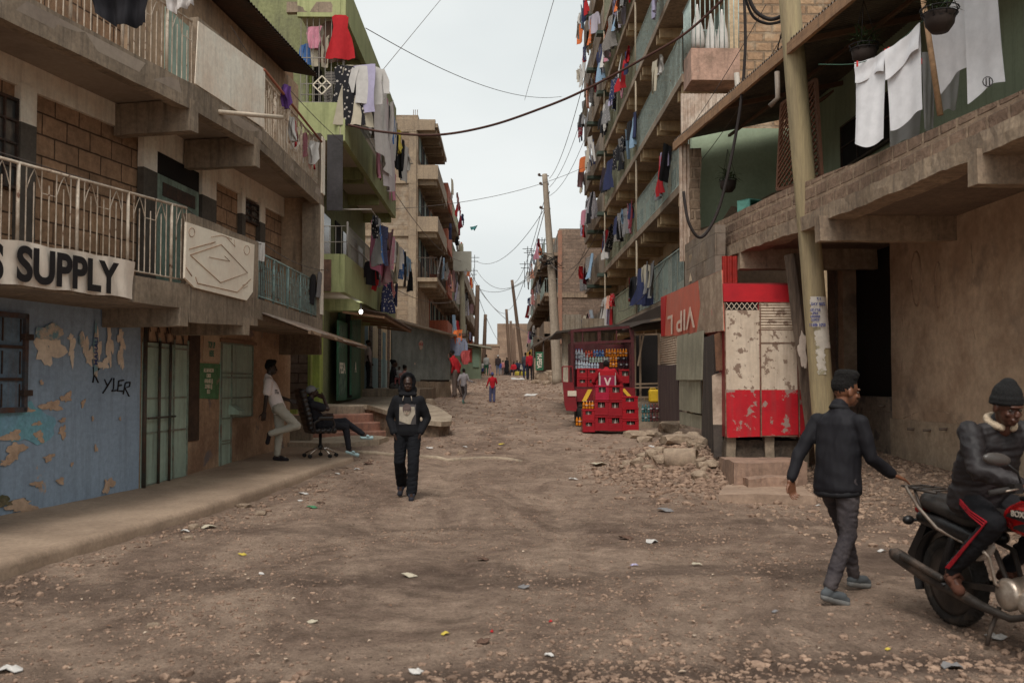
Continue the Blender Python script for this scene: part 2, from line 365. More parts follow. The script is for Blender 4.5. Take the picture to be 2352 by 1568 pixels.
# ================================================================ GROUND
def make_ground():
    xs = []; x = -8.0
    while x < 9.0: xs.append(x); x += .07
    xs = [-600, -300, -120, -60, -30, -20, -14, -11, -9.5] + xs + [9.3, 10, 11.5, 14, 20, 30, 60, 120, 300, 600]
    ys = []; y = 2.4
    while y < 26: ys.append(y); y += .055 + max(0, y - 6) * .004
    while y < 110: ys.append(y); y += .35 + (y - 26) * .02
    ys = [-120, -60, -30, -15, -8, -4, -1, 1, 2] + ys + [115, 125, 140, 160, 200, 260, 350, 500, 800, 1000]
    vs = [(x, y, gz(x, y)) for y in ys for x in xs]; nx = len(xs)
    fs = [(j * nx + i, j * nx + i + 1, (j + 1) * nx + i + 1, (j + 1) * nx + i) for j in range(len(ys) - 1) for i in range(nx - 1)]
    me = bpy.data.meshes.new('ground'); me.from_pydata(vs, [], fs); me.polygons.foreach_set('use_smooth', [True] * len(fs))
    o = bpy.data.objects.new('ground', me); C.objects.link(o); tag(o, kind='structure')
    m, nt, b = _new('dirt'); tc = N(nt, 'ShaderNodeTexCoord'); v = tc.outputs['Object']
    vr = mapping(nt, v, (.9, .45, 1), (0, 0, R(-14)))
    n1 = noise_n(nt, vr, .8, 12, .78, 1.2); r1 = ramp_n(nt, n1.outputs['Fac'], .40, .58)
    c = mix_n(nt, r1.outputs[0], (.235, .165, .127), (.43, .318, .245))
    n2 = noise_n(nt, v, 3.5, 10, .78); r2 = ramp_n(nt, n2.outputs['Fac'], .36, .64, (.66, .64, .62, 1), (1.25, 1.22, 1.2, 1))
    c = mix_n(nt, 1.0, c.outputs[0], r2.outputs[0], 'MULTIPLY')
    # damp wheel tracks, shapes of their own on the soil
    vt = mapping(nt, v, (1, 1, 1), (0, 0, R(-7)))
    s = N(nt, 'ShaderNodeSeparateXYZ'); nt.links.new(vt, s.inputs[0])
    nw = noise_n(nt, v, .9, 12, .75)
    def band(yc, w, amp):
        a = N(nt, 'ShaderNodeMath', operation='SUBTRACT'); nt.links.new(s.outputs[1], a.inputs[0]); a.inputs[1].default_value = yc
        a2 = N(nt, 'ShaderNodeMath', operation='MULTIPLY_ADD'); nt.links.new(nw.outputs['Fac'], a2.inputs[0]); a2.inputs[1].default_value = amp; nt.links.new(a.outputs[0], a2.inputs[2])
        a3 = N(nt, 'ShaderNodeMath', operation='SUBTRACT'); nt.links.new(a2.outputs[0], a3.inputs[0]); a3.inputs[1].default_value = amp * .5
        ab = N(nt, 'ShaderNodeMath', operation='ABSOLUTE'); nt.links.new(a3.outputs[0], ab.inputs[0])
        return ramp_n(nt, ab.outputs[0], w * .3, w, (1, 1, 1, 1), (0, 0, 0, 1))
    for yc, w_, am, k in ((5.75, .40, 1.6, .72), (8.6, .55, 3.4, .55), (11.6, .35, 3, .4)):
        bnd = band(yc, w_, am); f = N(nt, 'ShaderNodeMath', operation='MULTIPLY'); nt.links.new(bnd.outputs[0], f.inputs[0]); f.inputs[1].default_value = k
        c = mix_n(nt, f.outputs[0], c.outputs[0], (.095, .062, .048))
    # speckle of small stones
    vo = N(nt, 'ShaderNodeTexVoronoi'); vo.inputs['Scale'].default_value = 26; nt.links.new(v, vo.inputs['Vector'])
    rv = ramp_n(nt, vo.outputs['Distance'], .18, .34, (1, 1, 1, 1), (0, 0, 0, 1))
    n6 = noise_n(nt, v, 1.1, 5, .7); r6 = ramp_n(nt, n6.outputs['Fac'], .48, .62)
    sc = N(nt, 'ShaderNodeSeparateXYZ'); nt.links.new(vo.outputs['Color'], sc.inputs[0])
    rs = ramp_n(nt, sc.outputs[0], .55, .6)
    f1 = N(nt, 'ShaderNodeMath', operation='MULTIPLY'); nt.links.new(rv.outputs[0], f1.inputs[0]); nt.links.new(rs.outputs[0], f1.inputs[1])
    f2 = N(nt, 'ShaderNodeMath', operation='MULTIPLY'); nt.links.new(f1.outputs[0], f2.inputs[0]); f2.inputs[1].default_value = .75
    cst = mix_n(nt, sc.outputs[1], (.40, .30, .235), (.17, .115, .088))
    c = mix_n(nt, f2.outputs[0], c.outputs[0], cst.outputs[0])
    n7 = noise_n(nt, v, 38, 6, .75); r7 = ramp_n(nt, n7.outputs['Fac'], .3, .7, (.7, .7, .7, 1), (1.3, 1.3, 1.3, 1))
    c = mix_n(nt, 1.0, c.outputs[0], r7.outputs[0], 'MULTIPLY')
    nt.links.new(c.outputs[0], b.inputs['Base Color']); b.inputs['Roughness'].default_value = .95; b.inputs['Specular IOR Level'].default_value = .15
    h = N(nt, 'ShaderNodeMath', operation='MULTIPLY_ADD'); nt.links.new(f1.outputs[0], h.inputs[0]); h.inputs[1].default_value = .5; nt.links.new(n7.outputs['Fac'], h.inputs[2])
    bump_n(nt, b, h.outputs[0], 1.0, .05)
    me.materials.append(m)
    return m
DIRT = make_ground()
CONC = mat('concrete', (.235, .195, .155), (.14, .115, .09), .9, streak=(.055, .045, .038), sa=.75, bump=.4)
CONC2 = mat('pale_concrete', (.30, .255, .205), (.2, .165, .13), 1.1, streak=(.1, .08, .065), sa=.6, bump=.35)
PAVE = mat('pavement_screed', (.30, .235, .185), (.19, .145, .112), .8, fine=22, fa=.2, bump=.35)
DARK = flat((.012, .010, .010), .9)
# pavement: kerb line and wall line, top height rises with the street
def pz(y): return .15 + max(0, y - 13) * .021
KERB = [(-5.6, 1.0), (-4.78, 6.0), (-4.3, 8.6), (-3.98, 10.9), (-3.70, 12.9), (-3.42, 15.0), (-3.1, 17.3), (-2.82, 18.9), (-2.95, 19.7), (-3.5, 20.6), (-3.9, 21.4)]
WALL = [(-9.0, 1.0), (-7.0, 6.0), (-6.4, 8.6), (-6.0, 10.9), (-5.5, 12.9), (-5.2, 15.0), (-5.0, 17.3), (-4.9, 18.9), (-4.8, 19.7), (-4.8, 20.6), (-4.8, 21.4)]
def lerp_line(ln, k):
    res = []
    for i in range(len(ln) - 1):
        for j in range(k): t = j / k; res.append((ln[i][0] * (1 - t) + ln[i + 1][0] * t, ln[i][1] * (1 - t) + ln[i + 1][1] * t))
    return res + [ln[-1]]
def pavement():
    K = lerp_line(KERB, 8); W = lerp_line(WALL, 8); mb = world_mb(); n = len(K); prof = 10; vs = []
    for i in range(n):
        k, w_ = Vector(K[i]), Vector(W[i]); z = pz(k.y)
        jit = mnoise.noise(Vector((k.x * 3, k.y * 3, 1))) * .035
        k = k + Vector((jit, 0)); inn = (w_ - k).normalized()
        row = [(k.x - inn.x * .02, k.y, gz(k.x, k.y) - .12), (k.x - inn.x * .015, k.y, z * .55), (k.x, k.y, z - .03), (k.x + inn.x * .03, k.y + inn.y * .03, z)]
        for j in range(1, prof + 1):
            t = j / prof; p = k.lerp(w_, t * .97 + .03)
            row.append((p.x, p.y, z + .02 * t + .016 * mnoise.noise(Vector((p.x * 1.5, p.y * 1.5, 4)))))
        vs += row
    m = len(row)
    fs = [(i * m + j, i * m + j + 1, (i + 1) * m + j + 1, (i + 1) * m + j) for i in range(n - 1) for j in range(m - 1)]
    fs.append(tuple(range((n - 1) * m, n * m)))
    mb.add(vs, fs, True)
    o = mb.build('pavement', PAVE); tag(o, kind='structure')
pavement()
# ================================================================ LEFT BUILDING (blue shop)
A1 = Frame(-4.14, 13.34, 14, -1); A2 = Frame(-4.14, 13.34, 9, -1); BF = Frame(-3.8, 15.5, .55, -1)
WA = Frame(-5.15, 14.2, 12.5, -1); WB = Frame(-5.15, 14.2, 5.5, -1)
BRICKL = brick('quarry_stone', (.34, .225, .15), (.235, .16, .11), (.085, .055, .04), .47, .262, .012, .9, smear=(.12, .09, .075), smear_r=(.62, .8))
WHITEP = mat('dirty_whitewash', (.70, .65, .60), (.58, .52, .46), 1.5, streak=(.28, .22, .17), sa=.4, bump=.15, fa=.12)
GREYP = mat('grey_dado_paint', (.10, .09, .08), (.07, .062, .055), 2)
TAN = mat('tan_plaster', (.33, .245, .175), (.22, .165, .12), 1.1, streak=(.10, .075, .055), sa=.8, bump=.3)
SOFF = mat('soffit_plaster', (.27, .235, .205), (.19, .16, .14), .8, bump=.15, fa=.12)
BLUEP = mat('flaking_blue_paint', (.235, .325, .455), (.19, .265, .375), .9, streak=(.13, .16, .19), sa=.45, peel=(.42, .31, .235), peel_r=(.665, .68), ps=1.3, bump=.2, fa=.14, rough=.75)
TEALP = mat('teal_metal_paint', (.30, .41, .37), (.23, .33, .30), 1.5, streak=(.09, .055, .035), sa=.5, rough=.55, bump=.1, fa=.1)
IRON = mat('white_iron_paint', (.46, .42, .37), (.30, .24, .19), 6, peel=(.16, .08, .05), peel_r=(.62, .66), ps=9, rough=.6, bump=.15)
IRONT = mat('teal_iron_paint', (.20, .30, .31), (.14, .20, .2), 5, peel=(.16, .08, .05), peel_r=(.6, .64), ps=9, rough=.6, bump=.15)
BLKIRON = mat('dark_iron', (.035, .028, .026), (.07, .04, .03), 8, rough=.6, fa=.3)
TIN = mat('rusty_tin', (.17, .155, .14), (.13, .075, .05), 1.5, streak=(.08, .04, .025), sa=.9, rough=.6, metal=.3, bump=.1)
TINL = mat('pale_tin', (.42, .37, .33), (.28, .21, .17), 2, streak=(.14, .07, .04), sa=.7, rough=.55, metal=.2, bump=.1)
GLASS = mat('dusty_glass', (.045, .05, .055), (.10, .09, .08), 2, rough=.2, spec=.6, bump=0)
DOORG = mat('worn_green_door', (.18, .26, .23), (.12, .18, .165), 1.5, streak=(.05, .05, .04), rough=.6, bump=.1)
BLD = (-5.15, 14.2, 0)
lb = empty('apartment_building', BLD, 'old two storey stone and concrete building with blue painted shop wall at street level', 'building')
def P(F, name, mt, parent, *boxes, **k):
    """one part from boxes given as (photoA, photoB, d0, d1[, plane offset])"""
    mb = MB(F)
    for bx in boxes: mb.pbox(*bx)
    return mb.build(name, mt, parent, **k)
def Z(F, px, py, d=0): return F.hit(px, py, d)[1]
def S(F, px, py, d=0): return F.hit(px, py, d)[0]
z1a, z1b = 2.66, 2.98      # first slab
z2a, z2b = 5.36, 5.68      # second slab
FAS = [(-7.2, 1.0), (-5.95, 6.2), (-4.14, 13.34), (-3.8, 15.5), (-3.75, 20.7)]
WLN = [(-8.4, 1.0), (-7.1, 6.2), (-5.15, 14.2), (-4.5, 21.0)]
mb = world_mb(); mb.prism(FAS + WLN[::-1], z1a, z1b); mb.build('floor_slab', CONC, lb, wob=.012, cut=.6)
mb = world_mb(); mb.prism(FAS + WLN[::-1], z2a + .12, z2b - .05); mb.build('floor_slab', SOFF, lb)
mb = world_mb()
for a, b in zip(FAS[:-1], FAS[1:]):
    va, vb = Vector((a[0], a[1])), Vector((b[0], b[1])); nn = Vector((-(vb - va).y, (vb - va).x)).normalized() * .16
    mb.prism([a, b, tuple(vb + nn), tuple(va + nn)], z2a - .03, z2b)
mb.build('edge_beam', CONC, lb, wob=.012, cut=.5, seed=3)
# --- walls
P_ = MB(WA); P_.box(-13, 0, -.25, 0, -.2, z1a); P_.build('shop_wall', BLUEP, lb, wob=.012, cut=.4)
P_ = MB(WA); P_.box(-13, 0, -.25, -.02, z1b, 8.6); P_.build('upper_wall', BRICKL, lb)
P_ = MB(WB); P_.box(0, 7, -.25, -.02, z1b, 8.3); P_.build('upper_wall', BRICKL, lb)
# building mass behind, roof
mb = world_mb(); mb.prism([(-8.7, 1), (-5.45, 14.2), (-4.75, 21.0), (-11, 21.0), (-16, 1)], -.2, 8.25); mb.build('rear_block', TAN, lb)
mb = MB(WB); mb.box(0.0, 6.9, -.25, 0, -.1, z1a)
mb.build('street_wall', mat('stained_brown_plaster', (.36, .265, .19), (.20, .13, .09), .8, vr=(.42, .62), streak=(.14, .09, .065), sa=.4, peel=(.16, .13, .125), peel_r=(.6, .66), ps=1.3, bump=.35), lb, wob=.015, cut=.4)
# plaster bands and piers, first floor
mb = MB(WA); mb.box(-12, 0, -.02, .035, 5.17, z2a + .12); mb.box(-12, -0.0, -.02, .02, z1b, 2.95)
mb.build('lintel_band', WHITEP, lb, wob=.006, cut=.5)
mb = MB(WB); mb.box(0, 6.9, -.02, .035, 5.09, z2a + .12); mb.build('lintel_band', WHITEP, lb, wob=.006, cut=.5)
def pier(F, xa, xb, ysplit):
    s0 = S(F, xa, ysplit); s1 = S(F, xb, ysplit); zs = 4.74
    mb = MB(F); mb.box(s0, s1, -.02, .07, zs, 5.2); a = mb.build('pier', WHITEP, lb)
    mb = MB(F); mb.box(s0, s1, -.02, .074, z1b, zs); mb.build('pier_dado', GREYP, lb)
pier(WA, 33, 70, 400); pier(WB, 318, 350, 440); pier(WB, 455, 488, 440); pier(WB, 590, 602, 440); pier(WB, 548, 556, 440)
# window left
def window(F, xa, xb, ya, yb, nv=3, nh=3, mt=BLKIRON, par=None, depth=.0, bars=True, glass=GLASS):
    s0, zt = F.hit(xa, ya); s1, zb = F.hit(xb, yb); w = .035
    mb = MB(F); mb.box(s0, s1, depth - .01, depth + .02, zb, zt)
    mb = MB(F)
    for a, b, c, d in ((s0, s1, zt - w, zt), (s0, s1, zb, zb + w), (s0, s0 + w, zb, zt), (s1 - w, s1, zb, zt)): mb.box(a, b, depth - .02, depth + .05, c, d)
    for i in range(1, nv): s = s0 + (s1 - s0) * i / nv; mb.box(s - .012, s + .012, depth, depth + .04, zb, zt)
    for i in range(1, nh): z = zb + (zt - zb) * i / nh; mb.box(s0, s1, depth, depth + .043, z - .012, z + .012)
    o = mb.build('window', mt, par)
    mb = MB(F); mb.box(s0 + .01, s1 - .01, depth - .005, depth + .012, zb + .01, zt - .01); g = mb.build('pane', glass, o)
    g.location = (0, 0, 0); g.rotation_euler = (0, 0, 0); g.parent = o
    return o
window(WA, -60, 34, 190, 436, 3, 4, par=lb)
window(WB, 556, 590, 455, 520, 2, 3, par=lb)
# first floor door beside the parapet
s0, s1 = S(WB, 352, 400), S(WB, 455, 400)
mb = MB(WB); mb.box(s0, s1, -.02, .015, z1b, 5.09); mb.build('door_opening', DARK, lb)
mb = MB(WB); mb.box(s0 + .03, s1 - .08, .02, .05, z1b, 4.75); d = mb.build('door', DOORG, lb)
mb = MB(WB); mb.box(s0 + .2, s1 - .25, .05, .065, 4.45, 4.65); mb.build('vent', BLKIRON, lb)
s0, s1 = S(WB, 650, 520), 6.7
mb = MB(WB); mb.box(s0, s1, -.02, .02, z1b, 5.05); mb.build('recess_shade_panel', DARK, lb)  # flat black panel on the wall, colour standing for the shade of a recess
# --- beams under slab 2 and 1
def beam(F, x, ybot, name='cantilever_beam', z0=None, z1=0, w=.18, mt=CONC, dw=-1.15, dx=0.02):
    s = S(F, x, ybot, dx); zb = Z(F, x, ybot, dx) if z0 is None else z0
    mb = MB(F); mb.box(s - w, s, dw, dx, zb, z1); return mb.build(name, mt, lb, wob=.01, cut=.4)
beam(A1, 455, 302, z0=5.04, z1=z2a + .1); beam(A2, 597, 380, z0=5.02, z1=z2a + .1); beam(A1, 432, 736, z0=2.42, z1=z1a); beam(A2, 573, 764, z0=2.4, z1=z1a + .0); beam(BF, 740, 700, z0=2.25, z1=z1a, w=.25)
# end column of section B and its white panels
mb = MB(BF); mb.box(4.78, 5.2, -.35, .0, z1b, z2a); mb.box(4.8, 5.2, -.9, -.02, z1a - .35, z1a); mb.build('end_column', CONC, lb, wob=.012, cut=.4)
mb = MB(BF); mb.box(4.9, 5.16, -.02, .025, z1b + .1, z2a - .03); mb.box(4.9, 5.2, -.02, .03, z2b - .1, 6.75); mb.build_each('white_panel', WHITEP, lb)
mb = MB(BF); mb.box(4.82, 5.2, -.15, .0, z2b, 6.8); mb.build('end_parapet', CONC, lb, wob=.012)
mb = MB(BF); mb.box(4.95, 5.22, -1.3, -.1, z1b, 6.8); mb.build('end_wall', TAN, lb)
# --- parapet with white panels (section A2)
s0, s1 = .02, 2.15
zt = Z(A2, 450, 36); 
mb = MB(A2); mb.slab([(s0, z2b), (s1, z2b), (s1, Z(A2, 612, 165)), (s0, zt)], -.13, .0); mb.build('parapet', CONC, lb, wob=.012, cut=.3, seed=5)
wp = [A2.hit(*q, .004) for q in ((455, 49), (608, 160), (605, 294), (447, 192))]
mb = MB(A2); mb.slab(wp, .0, .012); mb.build('parapet_panel', WHITEP, lb, wob=.002, cut=.3)
zt = Z(A2, 430, 486)
mb = MB(A2); mb.slab([(-.12, z1a - .18), (s1, z1a - .1), (s1, Z(A2, 592, 556)), (-.12, zt)], -.13, .0); mb.build('parapet', CONC, lb, wob=.012, cut=.3, seed=8)
# --- railings
def railing(F, pa, pb, zb, d=-.05, gap=.115, mt=IRON, par=lb, posts=8, name='railing', r=.008, orn=True, sz=None, rt=.018):
    if sz: s0, s1, zt0, zt1 = sz
    else:
        s0, zt0 = F.hit(*pa, d); s1, zt1 = F.hit(*pb, d)
    n = max(2, int(abs(s1 - s0) / gap)); mb = MB(F)
    zf = lambda s: zt0 + (zt1 - zt0) * (s - s0) / (s1 - s0)
    mb.tube([(s0, d, zt0), (s1, d, zt1)], rt, 6); mb.tube([(s0, d, zb + .06), (s1, d, zb + .06)], .012, 5)
    for i in range(n + 1):
        s = s0 + (s1 - s0) * i / n; z = zf(s)
        if posts and i % posts == 0: mb.tube([(s, d, zb), (s, d, z)], .02, 6)
        else:
            top = z if not orn or i % 2 else z - .16
            mb.tube([(s, d, zb + .06), (s, d, top)], r, 4, cap=False)
            if orn and i % 4 == 2:
                e = (s1 - s0) / n
                mb.tube([(s - e, d, z - .26), (s - e * .5, d, z - .12), (s, d, z - .02), (s + e * .5, d, z - .12), (s + e, d, z - .26)], r * .8, 4, cap=False)
            elif orn and i % 4 == 0:
                e = (s1 - s0) / n; mb.tube([(s - e, d, z - .26), (s + e, d, z - .26)], r * .7, 4, cap=False)
    return mb.build(name, mt, par)
zr = Z(A1, 400, 470, -.05)
railing(A1, (-120, 330), (428, 478), z1b)
r2 = railing(A1, (-60, -80), (428, -10), z2b - .06, sz=(S(A1, -140, 20), -.05, 6.55, 6.55))
railing(BF, (600, 583), (700, 622), z1b, mt=IRONT, posts=9, sz=(.1, 4.75, Z(BF, 603, 580), Z(BF, 603, 580)))
railing(BF, (612, 170), (718, 312), z2b, posts=9, sz=(.1, 4.75, Z(BF, 612, 176), Z(BF, 612, 176)))
mb = MB(BF); z = Z(BF, 612, 172); mb.tube([(.05, .03, z), (4.8, .03, z)], .022, 6); mb.build('handrail_pipe', flat((.22, .08, .05)), lb)
mb = MB(BF); mb.box(.1, 4.75, -.16, 0, z2a + .1, z2b); mb.build('balcony_kerb', CONC, lb, wob=.01)
# tin fallen awning under section B
mb = MB(BF)
for s0, s1, d0, d1, za, zb in ((.2, 3.3, -.1, .75, 2.82, 2.50), (2.6, 5.0, .0, .95, 2.72, 2.42), (4.4, 6.3, .1, .75, 2.64, 2.42)):
    n = int((s1 - s0) / .02)
    mb.grid(lambda u, v: (s0 + (s1 - s0) * u, d0 + (d1 - d0) * v, za + (zb - za) * v + .014 * math.sin((s0 + (s1 - s0) * u) * 82)), n, 1)
    mb.grid(lambda u, v: (s0 + (s1 - s0) * u, d0 + (d1 - d0) * v, za - .008 + (zb - za) * v + .014 * math.sin((s0 + (s1 - s0) * u) * 82)), n, 1)
mb.build('tin_awning', TIN, lb)
mb = MB(BF)
for s in (.3, 1.8, 3.3, 4.7): mb.bar((s, -.1, 2.78), (s + .1, .9, 2.44), .05)
mb.bar((.2, .75, 2.47), (4.9, .95, 2.4), .05); mb.build_each('awning_batten', flat((.13, .09, .06)), lb)
# roof: dark tin verge overhead, upper back wall
mb = MB(WB); n = 60
a, b = WB.hit(530, -60, .5)[0], WB.hit(720, 160, .2)[0]
mb.grid(lambda u, v: (1.2 + 5.1 * u, -.3 + 1.0 * v, 8.25 - .2 * v + .02 * math.sin((1.2 + 5.1 * u) * 50)), 120, 1)
mb.grid(lambda u, v: (1.2 + 5.1 * u, -.3 + 1.0 * v, 8.2 - .2 * v + .02 * math.sin((1.2 + 5.1 * u) * 50)), 120, 1)
mb.build('tin_roof', mat('dark_tin', (.06, .05, .045), (.10, .06, .045), 2, rough=.6, metal=.3), lb)
mb = MB(WB); mb.box(-.6, 7.2, -.02, .03, z2b - .04, 8.1); mb.build('plaster_face', TAN, lb, wob=.01, cut=.6)
mb = MB(WA); mb.box(-7, -.62, -.02, .03, 7.2, 8.5); mb.build('plaster_face', TAN, lb)
mb = MB(WB); s = S(WB, 402, 90); mb.box(s - .45, s + .5, .03, .05, z2b, 7.3); mb.build('door', TEALP, lb)
# --- ground floor: barred window in blue wall
s0, zt = WA.hit(-120, 706); s1, zb = WA.hit(50, 944)
mb = MB(WA); mb.box(s0, s1, .0, .03, zb, zt)
o = mb.build('shop_window', mat('blue_shutter_paint', (.10, .16, .235), (.08, .12, .17), 2, streak=(.12, .06, .04), sa=.6, rough=.6), lb)
mb = MB(WA)
for a, b, c, d in ((s0, s1, zt - .05, zt + .01), (s0, s1, zb - .01, zb + .05), (s1 - .05, s1 + .01, zb, zt)): mb.box(a, b, .02, .07, c, d)
fr = mb.build('shutter_frame', mat('rusty_blue_frame', (.06, .07, .09), (.10, .05, .035), 5, rough=.7), lb)
mb = MB(WA)
for k in (.33, .66):
    z = zb + (zt - zb) * k; mb.box(s0, s1, .03, .055, z - .018, z + .018)
for k in (0, 1, 2):
    za = zb + (zt - zb) * (k / 3 + .05); zc = zb + (zt - zb) * ((k + 1) / 3 - .05)
    for q in (.1, .46): mb.box(s1 - q - .3, s1 - q - .285, .03, .045, za, zc); mb.box(s1 - q, s1 - q + .012, .03, .045, za, zc)
mb.build('shutter_bars', BLKIRON, lb)
mb = MB(WA)
for z in (zb + .18, zt - .3): mb.box(s1 - .1, s1 + .06, .05, .1, z, z + .07)
mb.build_each('hinge', BLKIRON, lb)
# gates
def gate(xa, xb, ytop, ybot, split, name, grille=True):
    s0 = S(WB, xa, ybot); s1 = S(WB, xb, ybot); zb = pz(15 + s0) - .02; zt = z1a - .12 if grille else Z(WB, xa, ytop)
    mb = MB(WB); mb.box(s0, s1, -.01, .02, zb, zt - (.28 if grille else 0)); g = mb.build(name, TEALP, lb)
    mb = MB(WB); n = 3
    for i in range(n + 1):
        s = s0 + (s1 - s0) * i / n; mb.box(s - .012, s + .012, .018, .04, zb, zt - .2)
    for k in (.02, .38, .62, .98): z = zb + (zt - .3 - zb) * k; mb.box(s0, s1, .02, .036, z - .012, z + .012)
    mb.build('gate_rib', mat('gate_edge_paint', (.17, .24, .215), (.15, .13, .11), 4, rough=.6), lb)
    if grille:
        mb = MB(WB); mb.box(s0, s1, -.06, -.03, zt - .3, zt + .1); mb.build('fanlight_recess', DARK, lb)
        mb = MB(WB); mb.tube([(s0, .02, zt), (s1, .02, zt)], .012, 4); mb.tube([(s0, .02, zt - .27), (s1, .02, zt - .27)], .012, 4)
        for k in range(5):
            s = s0 + (s1 - s0) * (k + .5) / 5; mb.tube([(s, .02, zt - .27), (s - .07, .02, zt - .12), (s + .07, .02, zt - .12), (s, .02, zt)], .008, 4); mb.tube([(s, .02, zt - .27), (s, .02, zt)], .007, 4)
        mb.build('gate_grille', BLKIRON, lb)
    return s0, s1, zb, zt
s0, s1, zb, zt = gate(322, 424, 750, 1100, 0, 'metal_gate')
mb = MB(WB)
for k in (.28, .52): s = s0 + (s1 - s0) * k; mb.tube([(s, .07, zb + .02), (s, .07, zt - .25)], .022, 6)
mb.tube([(s0 + .02, .09, zb + 1.0), (s0 + (s1 - s0) * .62, .09, zb + 1.0)], .016, 6); mb.tube([(s0, .05, zb), (s0, .05, zt)], .03, 6)
mb.build_each('locking_bar', mat('rusted_bar', (.05, .06, .055), (.09, .045, .03), 4, rough=.6), lb)
s0, s1 = S(WB, 428, 1085), S(WB, 452, 1075)
mb = MB(WB); mb.box(s0, s1, -.02, .03, .75, z1a); mb.build('dark_post', mat('dark_brown_post', (.045, .03, .024), (.08, .05, .035), 3), lb)
s0, zt = WB.hit(505, 785); s1, z_ = WB.hit(576, 930)
zb = pz(17)
mb = MB(WB); mb.slab([(s0, zb), (s0 + .48, zb), (s0 + .48, 1.05), (s1, 1.05), (s1, zt), (s0, zt)], -.01, .02); mb.build('green_shutter', TEALP, lb)
mb = MB(WB)
for s in (s0, s0 + .48, s1 - .02): mb.box(s, s + .025, .018, .045, 1.05 if s > s0 + .5 else zb, zt)
for z in (zt - .03, zt - .55, zt - .62, 1.05, 1.4): mb.box(s0, s1, .02, .04, z, z + .022)
for z in (.62, .67): mb.box(s0, s0 + .48, .02, .04, z, z + .015)
mb.build('shutter_rib', mat('shutter_edge_paint', (.16, .23, .205), (.15, .12, .10), 4, rough=.6), lb)
mb = MB(WB); mb.prism([(s0 + .4, .02), (s0 + .7, .02), (s0 + .7, .2), (s0 + .4, .2)], [1.12, 1.12, 1.12, 1.12], [1.3, 1.3, 1.18, 1.18]); mb.build('lock_box', TEALP, lb)
mb = MB(WB); mb.box(s0 - .05, s1 + .2, -.01, .04, zt, zt + .06); mb.build('shutter_lintel', flat((.20, .13, .09)), lb)
# block wall between the buildings, on its plinth
GW = Frame(-6, 21.6, 90, 1)
GBLK = brick('grey_block', (.155, .125, .11), (.12, .098, .086), (.06, .045, .038), .52, .21, .014, .8)
blk = empty('block_wall', (-5.2, 21.6, .3), 'narrow grey block wall with lime edges beside the pink steps', 'wall')
GS = Frame(-5.2, 21.6, 90, 1)
mb = MB(GS); mb.box(.02, .98, 0, .2, 1.1, 3.2); mb.build('blockwork', GBLK, blk)
mb = MB(GS); mb.box(-.08, .02, -.02, .2, .95, 3.2); mb.box(.98, 1.04, -.02, .2, .95, 3.2); mb.box(.3, .8, -.03, .0, 2.62, 2.8)
LIME = mat('lime_paint', (.235, .30, .07), (.17, .22, .055), 1.3, streak=(.09, .10, .035), sa=.6, rough=.7, bump=.12, fa=.1)
mb.build_each('lime_edge', LIME, blk)
mb = MB(GS); mb.box(-1.2, 1.06, -.06, .22, -.1, .97); mb.build('plinth', CONC, blk, wob=.01)
# --- loose things on the left building
def sign_on(F, pts, name, mt, label, cat, d=.03, t=.012, wob=0, par=None):
    q = [F.hit(*p, d) for p in pts]; cx = sum(a[0] for a in q) / len(q); cz = sum(a[1] for a in q) / len(q)
    e = empty(name, F.w(cx, d, cz), label, cat); return e, q
ban = empty('banner', A1.w(-2.5, .03, 2.9), 'white cloth banner with bold black SUPPLY lettering above the blue wall', 'banner')
tl, tr, br_, bl = [A1.hit(*p, .04) for p in ((-260, 502), (308, 600), (308, 686), (-260, 620))]
mb = MB(A1)
def bf(u, v, dd=0):
    s = (tl[0] * (1 - u) + tr[0] * u); zt = tl[1] * (1 - u) + tr[1] * u; zb = bl[1] * (1 - u) + br_[1] * u
    return (s, .05 + dd + .02 * math.sin(u * 23 + v * 3) + .012 * math.sin(u * 61), zb + (zt - zb) * v + .008 * math.sin(u * 30))
mb.grid(lambda u, v: bf(u, v), 90, 8); mb.grid(lambda u, v: bf(u, v, -.004), 90, 8)
mb.build('banner_cloth', mat('banner_vinyl', (.60, .56, .52), (.50, .45, .41), 1.2, streak=(.3, .24, .2), sa=.5, fa=.06, bump=.1), ban)
INK = flat((.012, .010, .012), .7)
cu = 0
sc_, zc_ = A1.hit(154, 622, .08); sL, _ = A1.hit(38, 600, .08); sR, _ = A1.hit(272, 640, .08)
hh = Z(A1, 60, 566, .08) - Z(A1, 60, 652, .08)
textmesh('lettering', 'SUPPLY', A1, 0, 0, hh * .98, INK, ban, d=.085, width=abs(sR - sL), sz=((sL + sR) / 2, zc_), ext=.002, bold=.035)
textmesh('lettering', 'S', A1, 0, 0, hh * .98, INK, ban, d=.085, width=.2, sz=(S(A1, -10, 600, .08), Z(A1, -10, 600, .08)), bold=.035)
brd = empty('sign_board', A2.w(1, .03, 3.4), 'white board with engraved diamond outline and snipped corners on the concrete balcony front', 'sign board')
q = [A2.hit(*p, .03) for p in ((428, 510), (584, 562), (580, 670), (566, 690), (446, 660), (424, 638))]
mb = MB(A2); mb.slab(q, .005, .035); mb.build('board', mat('cream_board', (.66, .62, .56), (.58, .53, .47), 2, fa=.06, bump=.05), brd)
LN = flat((.30, .20, .14)); mb = MB(A2)
def pl(pts, r=.007, d=.038, close=False):
    p = [A2.hit(x, y, d) for x, y in pts]
    if close: p.append(p[0])
    mb.tube([(a, d, b) for a, b in p], r, 4)
ZX = lambda x, y: (x * .4803, 470.4 + y * .4803 + 0)   # unused helper kept simple
def zz(x, y): return (.9408 * x / 1.96, .9408 * (500 + y / 1.96))
pl([zz(910, 240), zz(1058, 190), zz(1185, 325), zz(1055, 372)], close=True)
